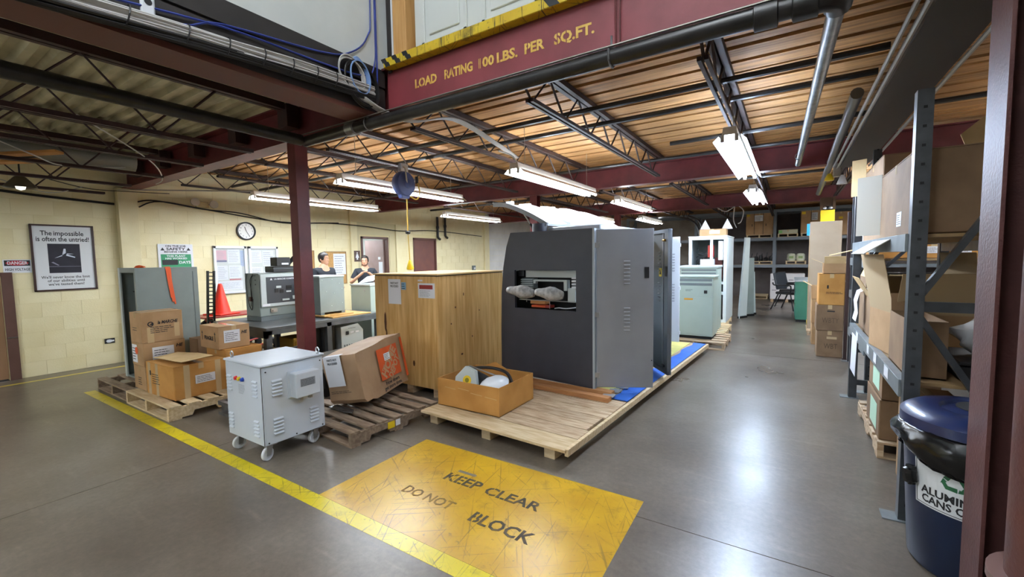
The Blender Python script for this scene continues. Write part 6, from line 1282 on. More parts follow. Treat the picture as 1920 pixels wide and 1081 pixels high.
for xx in (-0.44, -0.04, 0.36): MB().box(xx, -0.3, 0, xx + 0.08, 0.3, 0.09).build('skid', M_WOODM, t)
for u, v in ((0.05, 0.35), (0.5, 0.68), (0.75, 0.68), (0.05, 0.68)): lines(t, (-0.46 + u, -0.3012, v), (1, 0, 0), (0, 0, 1), 0.14, 0.06, 1, seed=3)
rpal('low empty pallet on the floor under the rear rack', -1.45, -0.62, 0.0, 17.1)

# ---- desk with chairs
dk = thing('green_desk', 'green steel desk with pale top at the far end of the aisle', 'desk', (0.12, 11.6, 0)); MB().box(0, 0, 0.05, 0.34, 1.5, 0.90).build('pedestal', M_TEALG, dk, bevel=0.004); MB().box(-0.02, -0.03, 0.90, 0.9, 1.6, 0.935).build('desk_top', mat('desk top pale', 'b4bcc0', 0.35), dk, bevel=0.004); MB().box(0.02, 0.02, 0, 0.32, 1.48, 0.05).build('plinth', M_BLK, dk)
for yy in (0.05, 0.55, 1.05): MB().box(-0.008, yy, 0.1, 0.0, yy + 0.42, 0.85).build('drawer_front', M_TEALG, dk, bevel=0.002)
def chair(label, x, y, rz):
    t = thing('office_chair', label, 'chair', (x, y, 0), rz, 'chairs at the green desk')
    MB().box(-0.24, -0.24, 0.43, 0.24, 0.24, 0.50).build('seat', M_BLK, t, bevel=0.02); MB().basis((-0.22, -0.24, 0.55), (0, 1, 0), (-0.22, 0, 0.95), 0.48, 0.46, 0.05).build('backrest', mat('chair vinyl', '2e333a', 0.35), t, bevel=0.015)
    for sy in (-0.26, 0.26):
        MB().tube(smooth_path([(-0.30, sy, 0.75), (-0.24, sy, 0.68), (0.12, sy, 0.68), (0.18, sy, 0.62), (0.16, sy, 0.45)]), 0.018, 6).build('armrest', M_BLK, t, smooth=True)
        MB().tube([(-0.16, sy * 0.9, 0.44), (-0.34, sy, 0.0)], 0.016, 6).build('leg', M_BLK, t); MB().tube([(0.16, sy * 0.9, 0.44), (0.26, sy, 0.0)], 0.016, 6).build('leg', M_BLK, t)
    return t
chair('nearer black office chair at the green desk', 0.0, 14.0, R(-28)); chair('farther black office chair at the green desk', 0.06, 14.85, R(-22))
# ---- tall cardboard, its pallet and the yellow lift
tc = thing('cardboard_slab', 'tall flat stack of cardboard standing by the racks', 'cardboard', (0.55, 10.1, 0.09)); M_SLAB = mat('slab cardboard', '9c8a74', 0.85, hex2='93816b', scale=3)
MB().box(-0.24, -0.12, 0, 0.24, 0.2, 2.03).build('sheets', M_SLAB, tc, bevel=0.003)
for k in range(4): MB().box(-0.245, -0.10 + k * 0.07, 0.0, -0.24, -0.05 + k * 0.07, 2.0).build('edge_sheet', M_CARDL if k % 2 else M_CARDD, tc)
MB().box(-0.29, -0.02, 1.78, -0.245, 0.06, 2.0).build('blue_tape', mat('tape blue', '2f9ad8', 0.4), tc)
pallet('pallet under the tall cardboard stack', 0.30, 9.75, 0.52, 0.8, 0.088, 0, M_WOODM, 5, 0.09, seed=31)
yl = thing('yellow_lift', 'yellow lift mast standing behind the tall cardboard', 'lift', (0.63, 11.2, 0)); MB().box(-0.12, -0.06, 0.0, 0.12, 0.06, 2.42).build('mast_cover', M_YELP, yl, bevel=0.006); MB().box(-0.13, -0.07, 2.42, -0.08, 0.07, 2.68).box(0.08, -0.07, 2.42, 0.13, 0.07, 2.68).box(-0.08, -0.02, 2.5, 0.08, 0.02, 2.68).build('mast_head', mat('mast brown', '4a341c', 0.5), yl)
for sx in (-0.05, 0.05): MB().lathe([(0.0001, -0.075), (0.03, -0.07), (0.03, -0.06)], (sx, 0, 2.46), 12, 'Y').build('roller', M_STEEL, yl)
MB().box(-0.3, -0.3, 0, 0.3, 0.3, 0.08).build('base', M_YELP, yl, bevel=0.01)
# ---- stack of three cartons by the aisle
GS = 'carton stack at the aisle side'
d = (0.31, 0.42, 0.39); t = carton('taped crumpled carton at the bottom of the aisle stack', 0.515, 8.02, 0.0, d, 0, M_CARDD, GS); text('WBT', 0.11, mat('marker faded', '5a4630', 0.7), t, face(d, 'front', 0.17, 0.16, 0.0016)[0], width=0.16); rect('tape', MATS['clear tape'], t, face(d, 'front', 0.12, 0.27)[0], (1, 0, 0), (0, 0, 1), 0.12, 0.035, 0.0006)
d = (0.325, 0.42, 0.38); t = carton('carton marked with faint marker letters in the middle of the aisle stack', 0.51, 8.02, 0.391, d, 0, M_CARDD, GS); text('WBTY', 0.11, MATS['marker faded'], t, face(d, 'front', 0.17, 0.15, 0.0016)[0], width=0.2); rect('hand_hole', M_INK, t, face(d, 'front', 0.13, 0.28)[0], (1, 0, 0), (0, 0, 1), 0.09, 0.018, 0.001)
d = (0.31, 0.42, 0.455); t = carton('golden carton at the top of the aisle stack', 0.52, 8.02, 0.772, d, 0, M_CARD2, GS); lines(t, face(d, 'front', 0.09, 0.16)[0], (1, 0, 0), (0, 0, 1), 0.2, 0.04, 2, seed=3); rect('logo', M_INK, t, face(d, 'front', 0.1, 0.24)[0], (1, 0, 0), (0, 0, 1), 0.02, 0.05, 0.001)
open_carton('small open carton with splayed flaps on the aisle stack', 0.55, 8.0, 1.229, (0.26, 0.3, 0.15), 0, M_CARD, (('left', 25, 0.16), ('front', 60, 0.12), ('right', 40, 0.12)), min_=M_CARDL)
d = (0.2, 0.4, 0.36); carton('narrow carton behind the bottom of the aisle stack', 0.43, 9.0, 0.0, d, 0, M_CARD, GS); carton('narrow carton standing on the one behind the aisle stack', 0.42, 9.0, 0.361, (0.2, 0.4, 0.4), 0, M_CARD, GS)
open_carton('open carton with a torn flap beside the tall cardboard', 0.42, 9.02, 0.763, (0.2, 0.3, 0.22), 0, M_CARD, (('left', 30, 0.14),), min_=M_CARDL)

# ================================================================ RIGHT HAND RACK
def rack(label, x0, x1, y0, y1, h, levels, m=M_RACK):
    t = thing('pallet_rack', label, 'rack', (x0, y0, 0))
    W_, L_ = x1 - x0, y1 - y0
    hole = MB().box(-0.008, -0.002, 0, 0.008, 0.0, 0.014).mesh('slot', M_DARK)
    for yy in (0.0, L_):
        for xx in (0.0, W_):
            u_ = MB().box(xx - 0.0, yy, 0.006, xx + 0.068, yy + 0.006, h).box(xx, yy + 0.006, 0.006, xx + 0.006, yy + 0.07, h).box(xx + 0.062, yy + 0.006, 0.006, xx + 0.068, yy + 0.07, h).build('upright', m, t)
            MB().box(xx - 0.07, yy - 0.02, 0, xx + 0.09, yy + 0.09, 0.006).build('foot_plate', M_RACKG, t)
            if yy == 0.0 and xx == 0.0:
                for k in range(int(h / 0.10)): link('slot', hole, u_, loc=(xx + 0.034, yy, 0.09 + k * 0.10))
        for (xa, za, xb, zb) in ((W_, 0.16, 0.04, 1.20), (0.04, 1.26, W_, 2.34)): MB().bar((xa, yy + 0.04, za), (xb, yy + 0.04, zb), 0.045, 0.03).build('diagonal_brace', m, t)
        for zz in (0.14, 1.20): MB().box(0.068, yy + 0.02, zz, W_, yy + 0.05, zz + 0.055).build('frame_strut', m, t)
    for zz in levels:
        for xx in (0.0, W_ + 0.02): MB().box(xx - 0.012, 0.07, zz - 0.10, xx + 0.035, L_, zz).build('shelf_beam', M_RACKG, t, bevel=0.002)
        MB().box(0.036, 0.075, zz - 0.022, W_, L_, zz - 0.004).build('shelf_board', mat('shelf board', '9a7f58', 0.75, hex2='8a6f4a', scale=5), t)
    return t
RX = 0.553
r1 = rack('grey steel rack bay beside the blue bin', RX, 1.2, 3.18, 5.70, 2.39, (0.80, 1.63))
for (yy, w_) in ((3.55, 0.14), (4.0, 0.12), (4.35, 0.10), (5.0, 0.14)): rect('shelf_label', M_PAPER, r1, (-0.0135, yy - 3.18 + w_, 0.725), (0, -1, 0), (0, 0, 1), w_, 0.07, 0.001)
r2 = rack('second grey steel rack bay farther along the aisle', RX + 0.16, 1.7, 5.95, 7.6, 2.60, (0.5, 1.02, 1.46))
# upper level of the near bay
d = (0.95, 1.05, 0.47); t = carton('big dull carton on the top shelf of the near rack', 1.055, 3.85, 1.632, d, 0, M_CARDD, tape='x')
shipping_label(t, d, 'left', 0.62, 0.06, 0.14, 0.09, 5)
MB().basis((-d[0] / 2, d[1] / 2, 0.03), (-0.75, 0.55, 0.0), (0, 0, 1), 0.17, 0.46, 0.005).build('open_flap', mat('cardboard pale inside', 'c9c3b4', 0.8), t)
MB().basis((-d[0] / 2 - 0.005, -d[1] / 2 + 0.35, 0.0), (0, 1, 0), (-0.8, 0.0, -0.55), 0.70, 0.2, 0.005).build('open_flap', MATS['cardboard pale inside'], t)
MB().prism([(0.0, 0.0), (0.10, 0.0), (0.12, 0.06), (0.075, 0.21), (-0.03, 0.11)], (-0.20, -0.25, d[2]), (1, 0.1, 0), (0, 0.2, 1), 0.004).build('upright_flap', M_CARDL, t)
d = (0.9, 1.0, 0.66); t = carton('taller carton behind the big one on the top shelf', 1.05, 4.99, 1.632, d, 0, M_CARDD, tape='x')
MB().basis((-d[0] / 2, d[1] / 2 - 0.05, 0.45), (-0.35, 0.2, 0), (0, 0.0, 1), 0.12, 0.35, 0.005).build('open_flap', M_CARDL, t)
MB().box(-d[0] / 2 - 0.004, d[1] / 2 - 0.03, 0.0, -d[0] / 2, d[1] / 2, 0.6).build('edge_liner', M_PAPER, t)
d = (0.4, 0.5, 0.42); t = carton('golden carton with torn paper on the second bay top shelf', 0.96, 6.4, 1.462, d, 0, M_CARD2); MB().basis((-0.203, 0.1, 0.12), (-0.5, -0.5, 0.3), (0, 0, 1), 0.1, 0.25, 0.004).build('torn_paper', M_CARDL, t)
tag(MB().basis((0.35, 5.65, 1.50), (1, 0.25, 0.25), (0, 1, 0.1), 0.36, 0.05, 0.006).build('cardboard_strip', M_CARDL), 'pale cardboard strip poking out from the rack over the aisle', 'cardboard')
# middle level of the near bay
GN = 'cartons on the middle shelf of the near rack'
open_carton('dark open carton beside the near upright on the middle shelf', 0.675, 3.62, 0.801, (0.17, 0.55, 0.33), 0, M_CARDD, (('back', 75, 0.12),), GN)
open_carton('open carton with tall pale flaps on the middle shelf', 0.80, 4.22, 0.801, (0.44, 0.5, 0.30), 8, M_CARD, (('left', 80, 0.42), ('front', 70, 0.30), ('right', 95, 0.42), ('back', 100, 0.25)), GN, min_=mat('flap pale', 'b59d78', 0.8))
open_carton('pale edged open carton at the far end of the middle shelf', 0.80, 4.86, 0.801, (0.42, 0.46, 0.34), 0, M_CARDD, (('left', 60, 0.2), ('front', 85, 0.14)), GN, min_=M_CARDL)
open_carton('small torn carton leaning out of the far end of the middle shelf', 0.78, 5.36, 0.801, (0.36, 0.4, 0.5), 0, M_CARDD, (('left', 110, 0.14),), GN, min_=M_CARDL)
t = thing('green_box', 'bright green box inside the middle shelf', 'box', (0.70, 4.56, 0.801)); MB().box(-0.10, -0.05, 0, 0.10, 0.05, 0.12).build('body', M_GREENB, t, bevel=0.003); MB().box(-0.101, -0.051, 0.05, 0.101, 0.051, 0.056).build('lid_line', mat('green dark', '1f5f14', 0.5), t)
ps_ = MB()
for p0, p1 in (((0.60, 1.20), (0.545, 1.17)), ((0.545, 1.17), (0.525, 1.08)), ((0.525, 1.08), (0.535, 0.98)), ((0.535, 0.98), (0.52, 0.90))):
    v_ = Vector((p1[0] - p0[0], 0, p1[1] - p0[1])); ps_.basis((p0[0], 5.02, p0[1]), (0, 1, 0), v_, 0.24, v_.length, 0.002)
tag(ps_.build('paper_sheet', M_PAPER), 'creased white paper hanging over the end of the middle shelf', 'paper')
tag(MB().basis((0.53, 5.05, 0.38), (0, 1, 0), (0.02, 0, 1), 0.36, 0.36, 0.003).build('paper_sheet', M_PAPER), 'white paper taped below the rack beam', 'paper')
# plastic wrapped item and tray by the near end
mb = MB(); prof = [(max(0.0001, math.sin(a * PI / 8)), -math.cos(a * PI / 8)) for a in range(9)]; mb.lathe(prof, (0, 0, 0), 16); mb.v = [(v[0] * 0.13 * (1 + 0.22 * math.sin(5 * v[2] + 3 * v[1])), v[1] * 0.12 * (1 + 0.2 * math.cos(6 * v[0])), v[2] * 0.12 * (1 + 0.25 * math.sin(4 * v[0] + 1))) for v in mb.v]
o_ = tag(mb.build('plastic_bag', mat('bag clear white', 'dcdfe2', 0.15, coat=0.8, bump=0.6, bscale=12), smooth=True), 'crumpled white plastic bag behind the bin on the rack', 'bag'); o_.location = (0.96, 3.58, 1.035)
t = thing('black_tray', 'black plastic tray on the rack behind the bin', 'tray', (0.94, 3.66, 0.801)); MB().box(-0.12, -0.3, 0, 0.2, 0.2, 0.09).build('body', M_BLK, t, bevel=0.01); MB().box(-0.13, -0.31, 0.09, 0.21, 0.21, 0.11).build('rim', M_BLK, t, bevel=0.005)
# bottom level
pallet('wooden pallet on the floor inside the near rack', 0.58, 4.10, 0.95, 1.1, 0.125, 0, M_WOODM, 6, 0.1, seed=41)
d = (0.62, 0.6, 0.30); t = carton('lower carton with green strap on the floor pallet in the rack', 0.90, 4.45, 0.126, d, 0, M_CARDD); rect('green_strap', mat('strap green', '2f7a35', 0.5), t, face(d, 'front', 0.24, 0.0)[0], (1, 0, 0), (0, 0, 1), 0.03, 0.30, 0.001); shipping_label(t, d, 'front', 0.30, 0.05, 0.14, 0.16, 6); rect('green_label', mat('label mint', 'bfe0c4', 0.6), t, face(d, 'left', 0.2, 0.04)[0], (0, -1, 0), (0, 0, 1), 0.3, 0.2, 0.001)
d = (0.60, 0.6, 0.28); t = open_carton('upper open carton with rolled paper on the floor pallet in the rack', 0.90, 4.45, 0.428, d, 0, M_CARDD, (('back', 80, 0.1),), min_=M_CARDL); rect('shipping_label', M_PAPER, t, face(d, 'front', 0.32, 0.05)[0], (1, 0, 0), (0, 0, 1), 0.14, 0.14, 0.001); rect('green_label', MATS['label mint'], t, face(d, 'left', 0.2, 0.04)[0], (0, -1, 0), (0, 0, 1), 0.3, 0.2, 0.001)
tag(MB().tube([(0.75, 4.30, 0.50), (0.70, 4.36, 0.72)], 0.035, 10).build('paper_roll', M_CARDL, smooth=True), 'rolled paper sticking out of the upper open carton', 'paper roll')
carton('small brown carton low behind the bin', 0.77, 3.62, 0.0, (0.24, 0.5, 0.62), 0, M_CARD)
mb = MB(); mb.lathe(prof, (0, 0, 0), 14); mb.v = [(v[0] * 0.16, v[1] * 0.14, v[2] * 0.20 * (1 + 0.1 * math.sin(7 * v[0]))) for v in mb.v]
o_ = tag(mb.build('foam_bag', mat('foam white', 'd9dcdf', 0.6), smooth=True), 'white foam bag low on the rack behind the bin', 'bag'); o_.location = (1.08, 3.6, 0.53)
t = thing('bag_support', 'grey crate holding the white foam bag', 'crate', (1.08, 3.6, 0)); MB().box(-0.15, -0.2, 0, 0.2, 0.2, 0.34).build('body', M_GREYD, t, bevel=0.006); MB().box(-0.16, -0.21, 0.30, 0.21, 0.21, 0.32).build('rim', M_GREYD, t)
# second bay goods seen through the near rack
GB = 'goods on the second rack bay'
for k, (x, z, d, mm, lab) in enumerate(((0.98, 1.462, (0.0, 0, 0), None, ''),)): pass
open_carton('long dull open carton across the second bay at chest height', 1.13, 6.28, 1.022, (0.50, 0.5, 0.22), 0, M_CARDD, (('front', 40, 0.08), ('right', 70, 0.14)), GB, min_=M_CARDL)
t = thing('yellow_bag', 'yellow plastic bag on the second rack bay', 'bag', (1.50, 6.25, 1.022), 0, GB); MB().box(-0.10, -0.12, 0, 0.13, 0.12, 0.20).build('body', mat('bag yellow', 'c9bb2c', 0.3, bump=0.5, bscale=15), t, bevel=0.03); MB().box(-0.05, -0.05, 0.20, 0.06, 0.05, 0.24).build('knot', MATS['bag yellow'], t, bevel=0.015)
t = carton('golden carton with blue printed band on the second rack bay', 1.52, 6.2, 0.502, (0.3, 0.4, 0.42), 0, M_CARD2, GB); rect('blue_band', mat('band blue', '2b3f86', 0.5), t, (-0.15, -0.2015, 0.32), (1, 0, 0), (0, 0, 1), 0.3, 0.07, 0.001); text('NE', 0.05, M_PAPER, t, (-0.09, -0.2035, 0.355), bold=0.02)
carton('plain carton low on the second rack bay', 1.05, 6.3, 0.502, (0.55, 0.5, 0.42), 0, M_CARDD, GB)
for k, (x, w_, h_) in enumerate(((1.24, 0.20, 0.14), (1.46, 0.22, 0.15))):
    d = (w_, 0.35, h_); t = carton('small labelled carton on the second bay top shelf, %s one' % ('left' if k == 0 else 'right'), x, 6.25, 1.462, d, 0, M_CARD2, GB); shipping_label(t, d, 'front', 0.03, 0.05, w_ * 0.6, h_ * 0.5, k)
tag(MB().basis((1.52, 5.935, 1.25), (1, 0, 0), (0, 0, 1), 0.13, 0.30, 0.002).build('paper_sheet', M_PAPER), 'white sheet hanging at the end of the second rack bay', 'paper')
# brown post by the aisle stack
tag(MB().box(0.672, 7.70, 0, 0.71, 7.76, 2.1).box(0.662, 7.69, 0, 0.72, 7.77, 0.01).build('timber_post', mat('post dark brown', '3a2520', 0.6)), 'thin dark brown post beside the aisle carton stack', 'post')
# flood lamps near the ceiling
fl_ = thing('flood_lamp', 'twin flood lamp with yellow and white heads near the right rack top', 'light', (0.50, 7.35, 2.55)); MB().box(-0.04, -0.04, 0, 0.04, 0.04, 0.14).build('junction_box', M_CONDUIT, fl_, bevel=0.005); MB().tube([(0, 0, 0.14), (0, 0, 0.5)], 0.014, 6).build('stem', M_CONDUIT, fl_)
MB().lathe([(0.02, 0.0), (0.055, -0.10), (0.06, -0.12), (0.0001, -0.11)], (0.06, 0, 0.02), 14).build('lamp_head', M_PAPER, fl_, smooth=True); MB().lathe([(0.02, 0.0), (0.05, -0.06), (0.055, -0.09), (0.0001, -0.085)], (-0.08, 0, 0.05), 14).build('lamp_head', M_YELP, fl_, smooth=True)

# ================================================================ RECYCLING BIN
BC = (0.79, 2.865); bn = thing('recycling_bin', 'navy recycling bin for aluminum cans with draped black bag', 'bin', (BC[0], BC[1], 0))
MB().lathe([(0.0001, 0.0), (0.235, 0.0), (0.25, 0.02), (0.285, 0.68), (0.275, 0.68), (0.24, 0.03)], (0, 0, 0), 40).build('barrel', M_NAVY, bn, smooth=True)
ld = MB().lathe([(0.0001, 0.775), (0.12, 0.775), (0.15, 0.765), (0.16, 0.78), (0.20, 0.785), (0.25, 0.775), (0.285, 0.755), (0.30, 0.74), (0.30, 0.695), (0.288, 0.69)], (0, 0, 0), 40).build('lid', mat('lid navy', '17254e', 0.3, coat=0.3), bn, smooth=True)
MB().lathe([(0.0001, 0.779), (0.11, 0.779), (0.11, 0.774)], (0.02, 0.04, 0), 24).build('lid_opening', M_DARK, ld)
rr = random.Random(4); vs = []; fs = []; n_ = 72; rows = 9
for r_ in range(rows):
    f_ = r_ / (rows - 1)
    for k in range(n_):
        a = 2 * PI * k / n_; nz = mnoise.noise(Vector((math.cos(a) * 3, math.sin(a) * 3, f_ * 2.2))); n2 = mnoise.noise(Vector((math.cos(a) * 9, math.sin(a) * 9, f_ * 5)))
        rad = 0.289 + 0.035 * math.sin(PI * f_) + 0.03 * nz * f_ + 0.014 * n2 + 0.004
        hem = 0.15 + 0.045 * math.sin(3 * a + 1.0) + 0.05 * mnoise.noise(Vector((math.cos(a) * 2, math.sin(a) * 2, 7)))
        vs.append((rad * math.cos(a), rad * math.sin(a), 0.70 - f_ * hem))
for r_ in range(rows - 1):
    for k in range(n_): fs.append((r_ * n_ + k, r_ * n_ + (k + 1) % n_, (r_ + 1) * n_ + (k + 1) % n_, (r_ + 1) * n_ + k))
bg = MB().add(vs, fs).build('bag', M_BAG, bn, smooth=True); sd = bg.modifiers.new('thickness', 'SOLIDIFY'); sd.thickness = 0.003
MB().tube(smooth_path([(0.29 * math.cos(R(-158)), 0.29 * math.sin(R(-158)), 0.50), (0.30 * math.cos(R(-157)), 0.30 * math.sin(R(-157)), 0.46), (0.295 * math.cos(R(-155)), 0.295 * math.sin(R(-155)), 0.41)]), [0.012] + [0.02] * 3 + [0.03] * 5 + [0.028] * 2 + [0.016] * 2, 8).build('bag_knot', M_BAG, bn, smooth=True)
def wrap(me, a0, z0, zr):      # wrap a flat mesh (x, y) round the barrel
    for v in me.vertices:
        z = z0 + v.co.y; r_ = 0.25 + (0.285 - 0.25) * (z - 0.02) / 0.66 + zr + v.co.z; a = a0 + v.co.x / 0.272
        v.co = Vector((r_ * math.cos(a), r_ * math.sin(a), z))
    return me
LA = R(-122)
def grid_rect(x0, y0, x1, y1, n=16):
    vs = []; fs = []
    for k in range(n + 1): x = x0 + (x1 - x0) * k / n; vs += [(x, y0, 0), (x, y1, 0)]
    for k in range(n): fs.append((2 * k, 2 * k + 2, 2 * k + 3, 2 * k + 1))
    return MB().add(vs, fs)
lb_ = link('label', wrap(grid_rect(-0.165, -0.115, 0.165, 0.115).mesh('label', mat('label white', 'dcdfe0', 0.4)), LA, 0.445, 0.002), bn)
bd_ = MB()
for q in (grid_rect(-0.158, -0.108, 0.158, -0.105), grid_rect(-0.158, 0.105, 0.158, 0.108), grid_rect(-0.158, -0.108, -0.155, 0.108, 2), grid_rect(0.155, -0.108, 0.158, 0.108, 2)): bd_.add(q.v, q.f)
link('border', wrap(bd_.mesh('border', M_INK), LA, 0.445, 0.0028), lb_)
for s_, yy, ww in (('ALUMINUM', -0.035, 0.26), ('CANS ONLY', -0.078, 0.26)):
    me = text_mesh(s_, 0.05, width=ww, bold=0.03, depth=0.0); 
    for v in me.vertices: v.co.y += yy
    me.materials.clear(); me.materials.append(M_INK); link('lettering', wrap(me, LA, 0.445, 0.003), lb_)
rs_ = MB()
for k in range(3):
    a = PI / 2 + k * 2 * PI / 3; c, s_ = math.cos(a), math.sin(a)
    def rot2(x, y): return (x * math.cos(a - PI / 2) - y * math.sin(a - PI / 2), x * math.sin(a - PI / 2) + y * math.cos(a - PI / 2))
    for poly in ([(-0.040, 0.012), (-0.022, 0.002), (-0.006, 0.030), (-0.018, 0.046)], [(-0.018, 0.046), (-0.006, 0.030), (0.012, 0.030), (0.012, 0.046)], [(0.010, 0.052), (0.010, 0.024), (0.028, 0.030)]):
        pts = [rot2(*p) for p in poly]; rs_.add([(p[0], p[1] + 0.048, 0) for p in pts], [tuple(range(len(pts)))])
link('recycle_symbol', wrap(rs_.mesh('recycle_symbol', mat('recycle green', '1f5f3a', 0.5)), LA, 0.445, 0.003), lb_)

# ================================================================ CEILING SERVICES
sm = thing('sprinkler_main', 'black sprinkler main running below the lettered beam', 'pipe', (-1.9, 2.40, 2.615)); off = sm.location
MB(off).tube([(-3.72, 2.37, 2.61), (-0.02, 2.37, 2.62)], 0.046, 14).build('pipe_run', M_PIPEBLK, sm, smooth=True)
for x in (-3.05, -0.12, 0.03): MB(off).lathe([(0.046, -0.05), (0.06, -0.045), (0.06, 0.045), (0.046, 0.05)], (x, 2.37, 2.615), 14, 'X').build('coupling', M_GALV if x < -1 else M_PIPEBLK, sm, smooth=True)
MB(off).tube(smooth_path([(0.02, 2.37, 2.62), (0.10, 2.37, 2.62), (0.14, 2.40, 2.62), (0.15, 2.46, 2.62)]), 0.055, 14).build('elbow', M_PIPEBLK, sm, smooth=True)
MB(off).box(-3.70, 2.32, 2.655, 0.0, 2.335, 2.66).build('trace_wire', M_CONDUIT, sm)
for x in (-0.85, -2.85): MB(off).tube([(x, 2.37, 2.66), (x, 2.37, 2.73)], 0.006, 6).tube([(x, 2.37 + 0.05 * math.cos(a * PI / 6), 2.615 + 0.05 * math.sin(a * PI / 6)) if False else (x, 2.37 + 0.052 * math.cos(a * PI / 6), 2.617 + 0.052 * math.sin(a * PI / 6)) for a in range(13)], 0.006, 5, cap=False).build('pipe_hanger', M_GALV, sm)
tag(MB().tube([(-0.85, 2.44, 2.66), (-0.85, 2.44, 4.6)], 0.007, 6).build('hanger_rod', M_RED), 'thin red hanger rod in front of the lettered beam', 'rod')
tag(MB().tube([(0.15, 2.46, 2.625), (0.06, 7.25, 2.76)], 0.036, 12).lathe([(0.036, -0.02), (0.042, -0.02), (0.042, 0.02), (0.036, 0.02)], (0.0605, 6.6, 2.742), 12, 'Y').build('galvanised_pipe', M_GALV, smooth=True), 'long galvanised pipe slung along the aisle under the deck', 'pipe')
tag(MB().tube([(-3.72, 2.33, 2.615), (-3.78, -5.9, 2.68)], 0.05, 12).build('black_pipe', M_PIPEBLK, smooth=True), 'thick black pipe running under the corrugated deck towards the column', 'pipe')
for n, (y, xa, xb) in enumerate(((4.05, -8.7, 0.55), (4.55, -8.7, 0.55), (5.75, -1.3, 3.0), (6.7, -8.7, 0.55), (9.3, -8.7, 0.55))):
    tag(MB().tube([(xa, y, 2.93), (xb, y, 2.96)], 0.026, 8).build('branch_pipe', M_PIPEBLK, smooth=True), 'dark sprinkler branch pipe across the joists, %s from the lettered beam' % ORD[n], 'pipe', 'sprinkler branch pipes')
ct = thing('cable_tray', 'dark cable tray with pale conduits above the right rack', 'cable tray', (0.53, 2.70, 2.66)); MB().box(0.0, 0, 0.0, 0.28, 4.6, 0.02).box(0.0, 0, 0.02, 0.01, 4.6, 0.10).box(0.27, 0, 0.02, 0.28, 4.6, 0.10).build('tray', mat('tray dark', '3a3430', 0.6), ct)
for xx, zz in ((-0.03, -0.01), (-0.065, 0.02), (0.30, -0.01)): MB().tube([(xx, 0, zz), (xx, 4.6, zz)], 0.013, 7).build('conduit', M_CONDUIT, ct, smooth=True)
tag(MB().tube([(0.42, 4.5, 2.80), (0.44, 10.5, 2.70)], 0.045, 12).build('sprinkler_pipe', mat('pipe dull', '6e6a64', 0.4, metal=0.4), smooth=True), 'dull round pipe beside the cable tray above the right rack', 'pipe')
# cables on the black fascia
FX = -2.785; rr = random.Random(8)
def fpath(z_off, sag, y0=-3.0, y1=2.35, seed=0):
    q = random.Random(seed); pts = []
    for k in range(10):
        f_ = k / 9; y = y0 + (y1 - y0) * f_; pts.append((FX + 0.02 + q.uniform(0, 0.025), y, 2.665 + z_off + 0.13 * max(0, (y - 0.2) / 2.15) + sag * math.sin(PI * f_ * 3) + q.uniform(-0.008, 0.008)))
    return smooth_path(pts, 5)
wires('data_cable_bundle', 'thick bundle of grey data cables tied along the black fascia', 'cable bundle', [fpath(0.015 + 0.011 * (k % 6), 0.008, seed=k) for k in range(14)], M_CABLEW, 0.008)
wires('data_cable_bundle', 'bundle of black cables below the grey ones on the fascia', 'cable bundle', [fpath(-0.03 + 0.012 * (k % 4), 0.016, seed=20 + k) for k in range(8)], M_CABLEK, 0.009)
for q, yy in enumerate((0.55, 0.85, 1.1, 1.3, 1.5, 1.68, 1.85, 2.0)):
    zc = 2.665 + 0.13 * max(0, (yy - 0.2) / 2.15) + 0.035; tag(MB().tube([(FX + 0.03 + 0.04 * math.cos(a * PI / 6), yy + 0.01 * math.sin(a * PI / 6), zc + 0.055 * math.sin(a * PI / 6)) for a in range(13)], 0.004, 5, cap=False).build('cable_tie', M_CABLEK), 'black tie round the fascia cable bundle, %s from the left' % ORD[q], 'cable tie', 'ties on the fascia cables')
wires('blue_cable', 'dark blue cables looping along the fascia and up the white wall', 'cable', [smooth_path([(FX, -3.0, 2.75), (FX, 0.6, 2.76), (FX, 1.3, 2.90), (FX, 1.9, 2.98), (FX, 2.15, 3.06), (FX, 2.33, 3.25), (FX, 2.37, 3.6), (FX, 2.38, 5.5)]), smooth_path([(FX + 0.015, 0.6, 2.77), (FX, 1.3, 2.885), (FX + 0.02, 1.9, 2.90), (FX + 0.02, 2.25, 2.93), (FX + 0.01, 2.38, 3.05), (FX + 0.01, 2.40, 3.5), (FX + 0.01, 2.40, 5.5)]), smooth_path([(FX + 0.02, 2.39, 2.8), (FX + 0.02, 2.40, 3.2), (FX + 0.02, 2.405, 5.5)])], M_CABLEB, 0.0062)
def coil(cy, cz, ry, rz_, n, seed):
    q = random.Random(seed); out = []
    for k in range(n):
        a0 = q.uniform(0, 1); pts = [(FX + 0.02 + 0.004 * k, cy + (ry + 0.003 * k) * math.cos(a * PI / 16 + a0), cz + (rz_ - 0.004 * k) * math.sin(a * PI / 16 + a0) - 0.25 * ry * math.cos(a * PI / 16)) for a in range(33)]
        out.append(pts)
    return out
wires('cable_coil', 'coil of light blue data cable at the fascia corner', 'cable coil', coil(2.22, 2.90, 0.07, 0.15, 7, 1), M_CABLEL, 0.006)
wires('cable_coil', 'coil of grey data cable at the fascia corner', 'cable coil', coil(2.15, 2.90, 0.10, 0.14, 6, 2), M_CABLEW, 0.006)
wires('cable_coil', 'larger coil of black cable at the fascia corner', 'cable coil', coil(2.24, 2.86, 0.14, 0.17, 6, 3), M_CABLEK, 0.007)
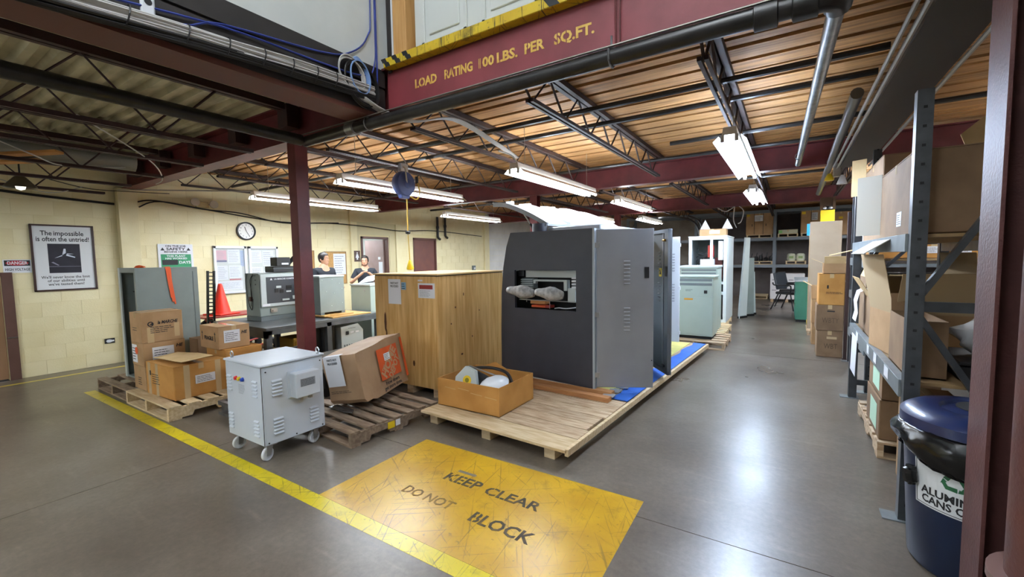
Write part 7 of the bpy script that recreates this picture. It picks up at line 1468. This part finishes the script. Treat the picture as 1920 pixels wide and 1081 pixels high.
wires('data_cable_bundle', 'grey cables passing under the lettered beam towards the lights', 'cable bundle', [smooth_path([(FX + 0.02, 2.1 + 0.02 * k, 2.80), (-2.76 + 0.012 * k, 2.40, 2.70), (-2.78 + 0.015 * k, 2.75, 2.71), (-2.85 + 0.015 * k, 3.4, 2.90), (-2.82 + 0.012 * k, 4.1, 2.80), (-2.75 + 0.01 * k, 4.4, 2.70)]) for k in range(6)], M_CABLEW, 0.007)
ap = thing('wireless_sensor', 'small white sensor box with a dark lens on the black fascia', 'sensor', (-2.795, 0.945, 2.835)); MB().box(0, -0.03, -0.05, 0.025, 0.03, 0.06).build('housing', M_PAPER, ap, bevel=0.008); MB().lathe([(0.0001, 0.0), (0.017, 0.0)], (0.0262, 0, 0.02), 16, 'X').build('lens', M_INK, ap); MB().box(0, -0.02, -0.062, 0.03, 0.036, -0.04).build('bracket', M_PAPER, ap, bevel=0.003)
# scrap timber and duct on the joists at the far left
for lab, p, q in (('short pine board wedged in the joists above the poster', (-6.4, 0.85, 2.58), (-6.0, 1.25, 2.63)), ('second pine board lying across the joists at the left edge', (-6.9, 0.75, 2.55), (-6.45, 1.2, 2.60))):
    tag(MB().bar(p, q, 0.11, 0.025).build('pine_board', mat('pine scrap', 'c98f4a', 0.7, hex2='b37a38', scale=6), bevel=0.002), lab, 'board')
tag(MB().tube([(-6.62, 0.2, 2.72), (-6.62, 2.0, 2.75)], 0.13, 16).build('round_duct', mat('duct metal', '8a8a84', 0.35, metal=0.7, bump=0.2), smooth=True), 'round metal duct between the joists at the far left', 'duct')
wires('loose_wire', 'tangle of thin loose wires hanging from the joists at the left', 'wire', [smooth_path([(-5.3, 0.6, 2.6), (-5.6, 1.0, 2.5), (-6.1, 1.3, 2.52), (-6.2, 1.8, 2.6)]), smooth_path([(-4.3, 1.0, 2.6), (-5.2, 1.7, 2.52), (-6.4, 2.2, 2.55), (-7.2, 2.4, 2.6)]), smooth_path([(-7.6, 1.0, 2.55), (-7.9, 1.5, 2.45), (-8.2, 1.9, 2.6)])], M_CABLEW, 0.006)
tag(MB().tube([(-8.3, 2.3, 2.62), (-6.9, 3.5, 2.61)], 0.010, 7).build('electrical_conduit', M_CONDUIT, smooth=True), 'thin conduit running from the cream wall to the first fixture', 'conduit')
tag(MB().tube(smooth_path([(-2.75, 4.05, 2.72), (-2.70, 4.22, 2.70), (-2.68, 4.28, 2.66), (-2.68, 4.32, 2.62)]), 0.009, 6).build('electrical_conduit', M_PAPER, smooth=True), 'white bent cable feeding the fixture in front of the machine', 'conduit')
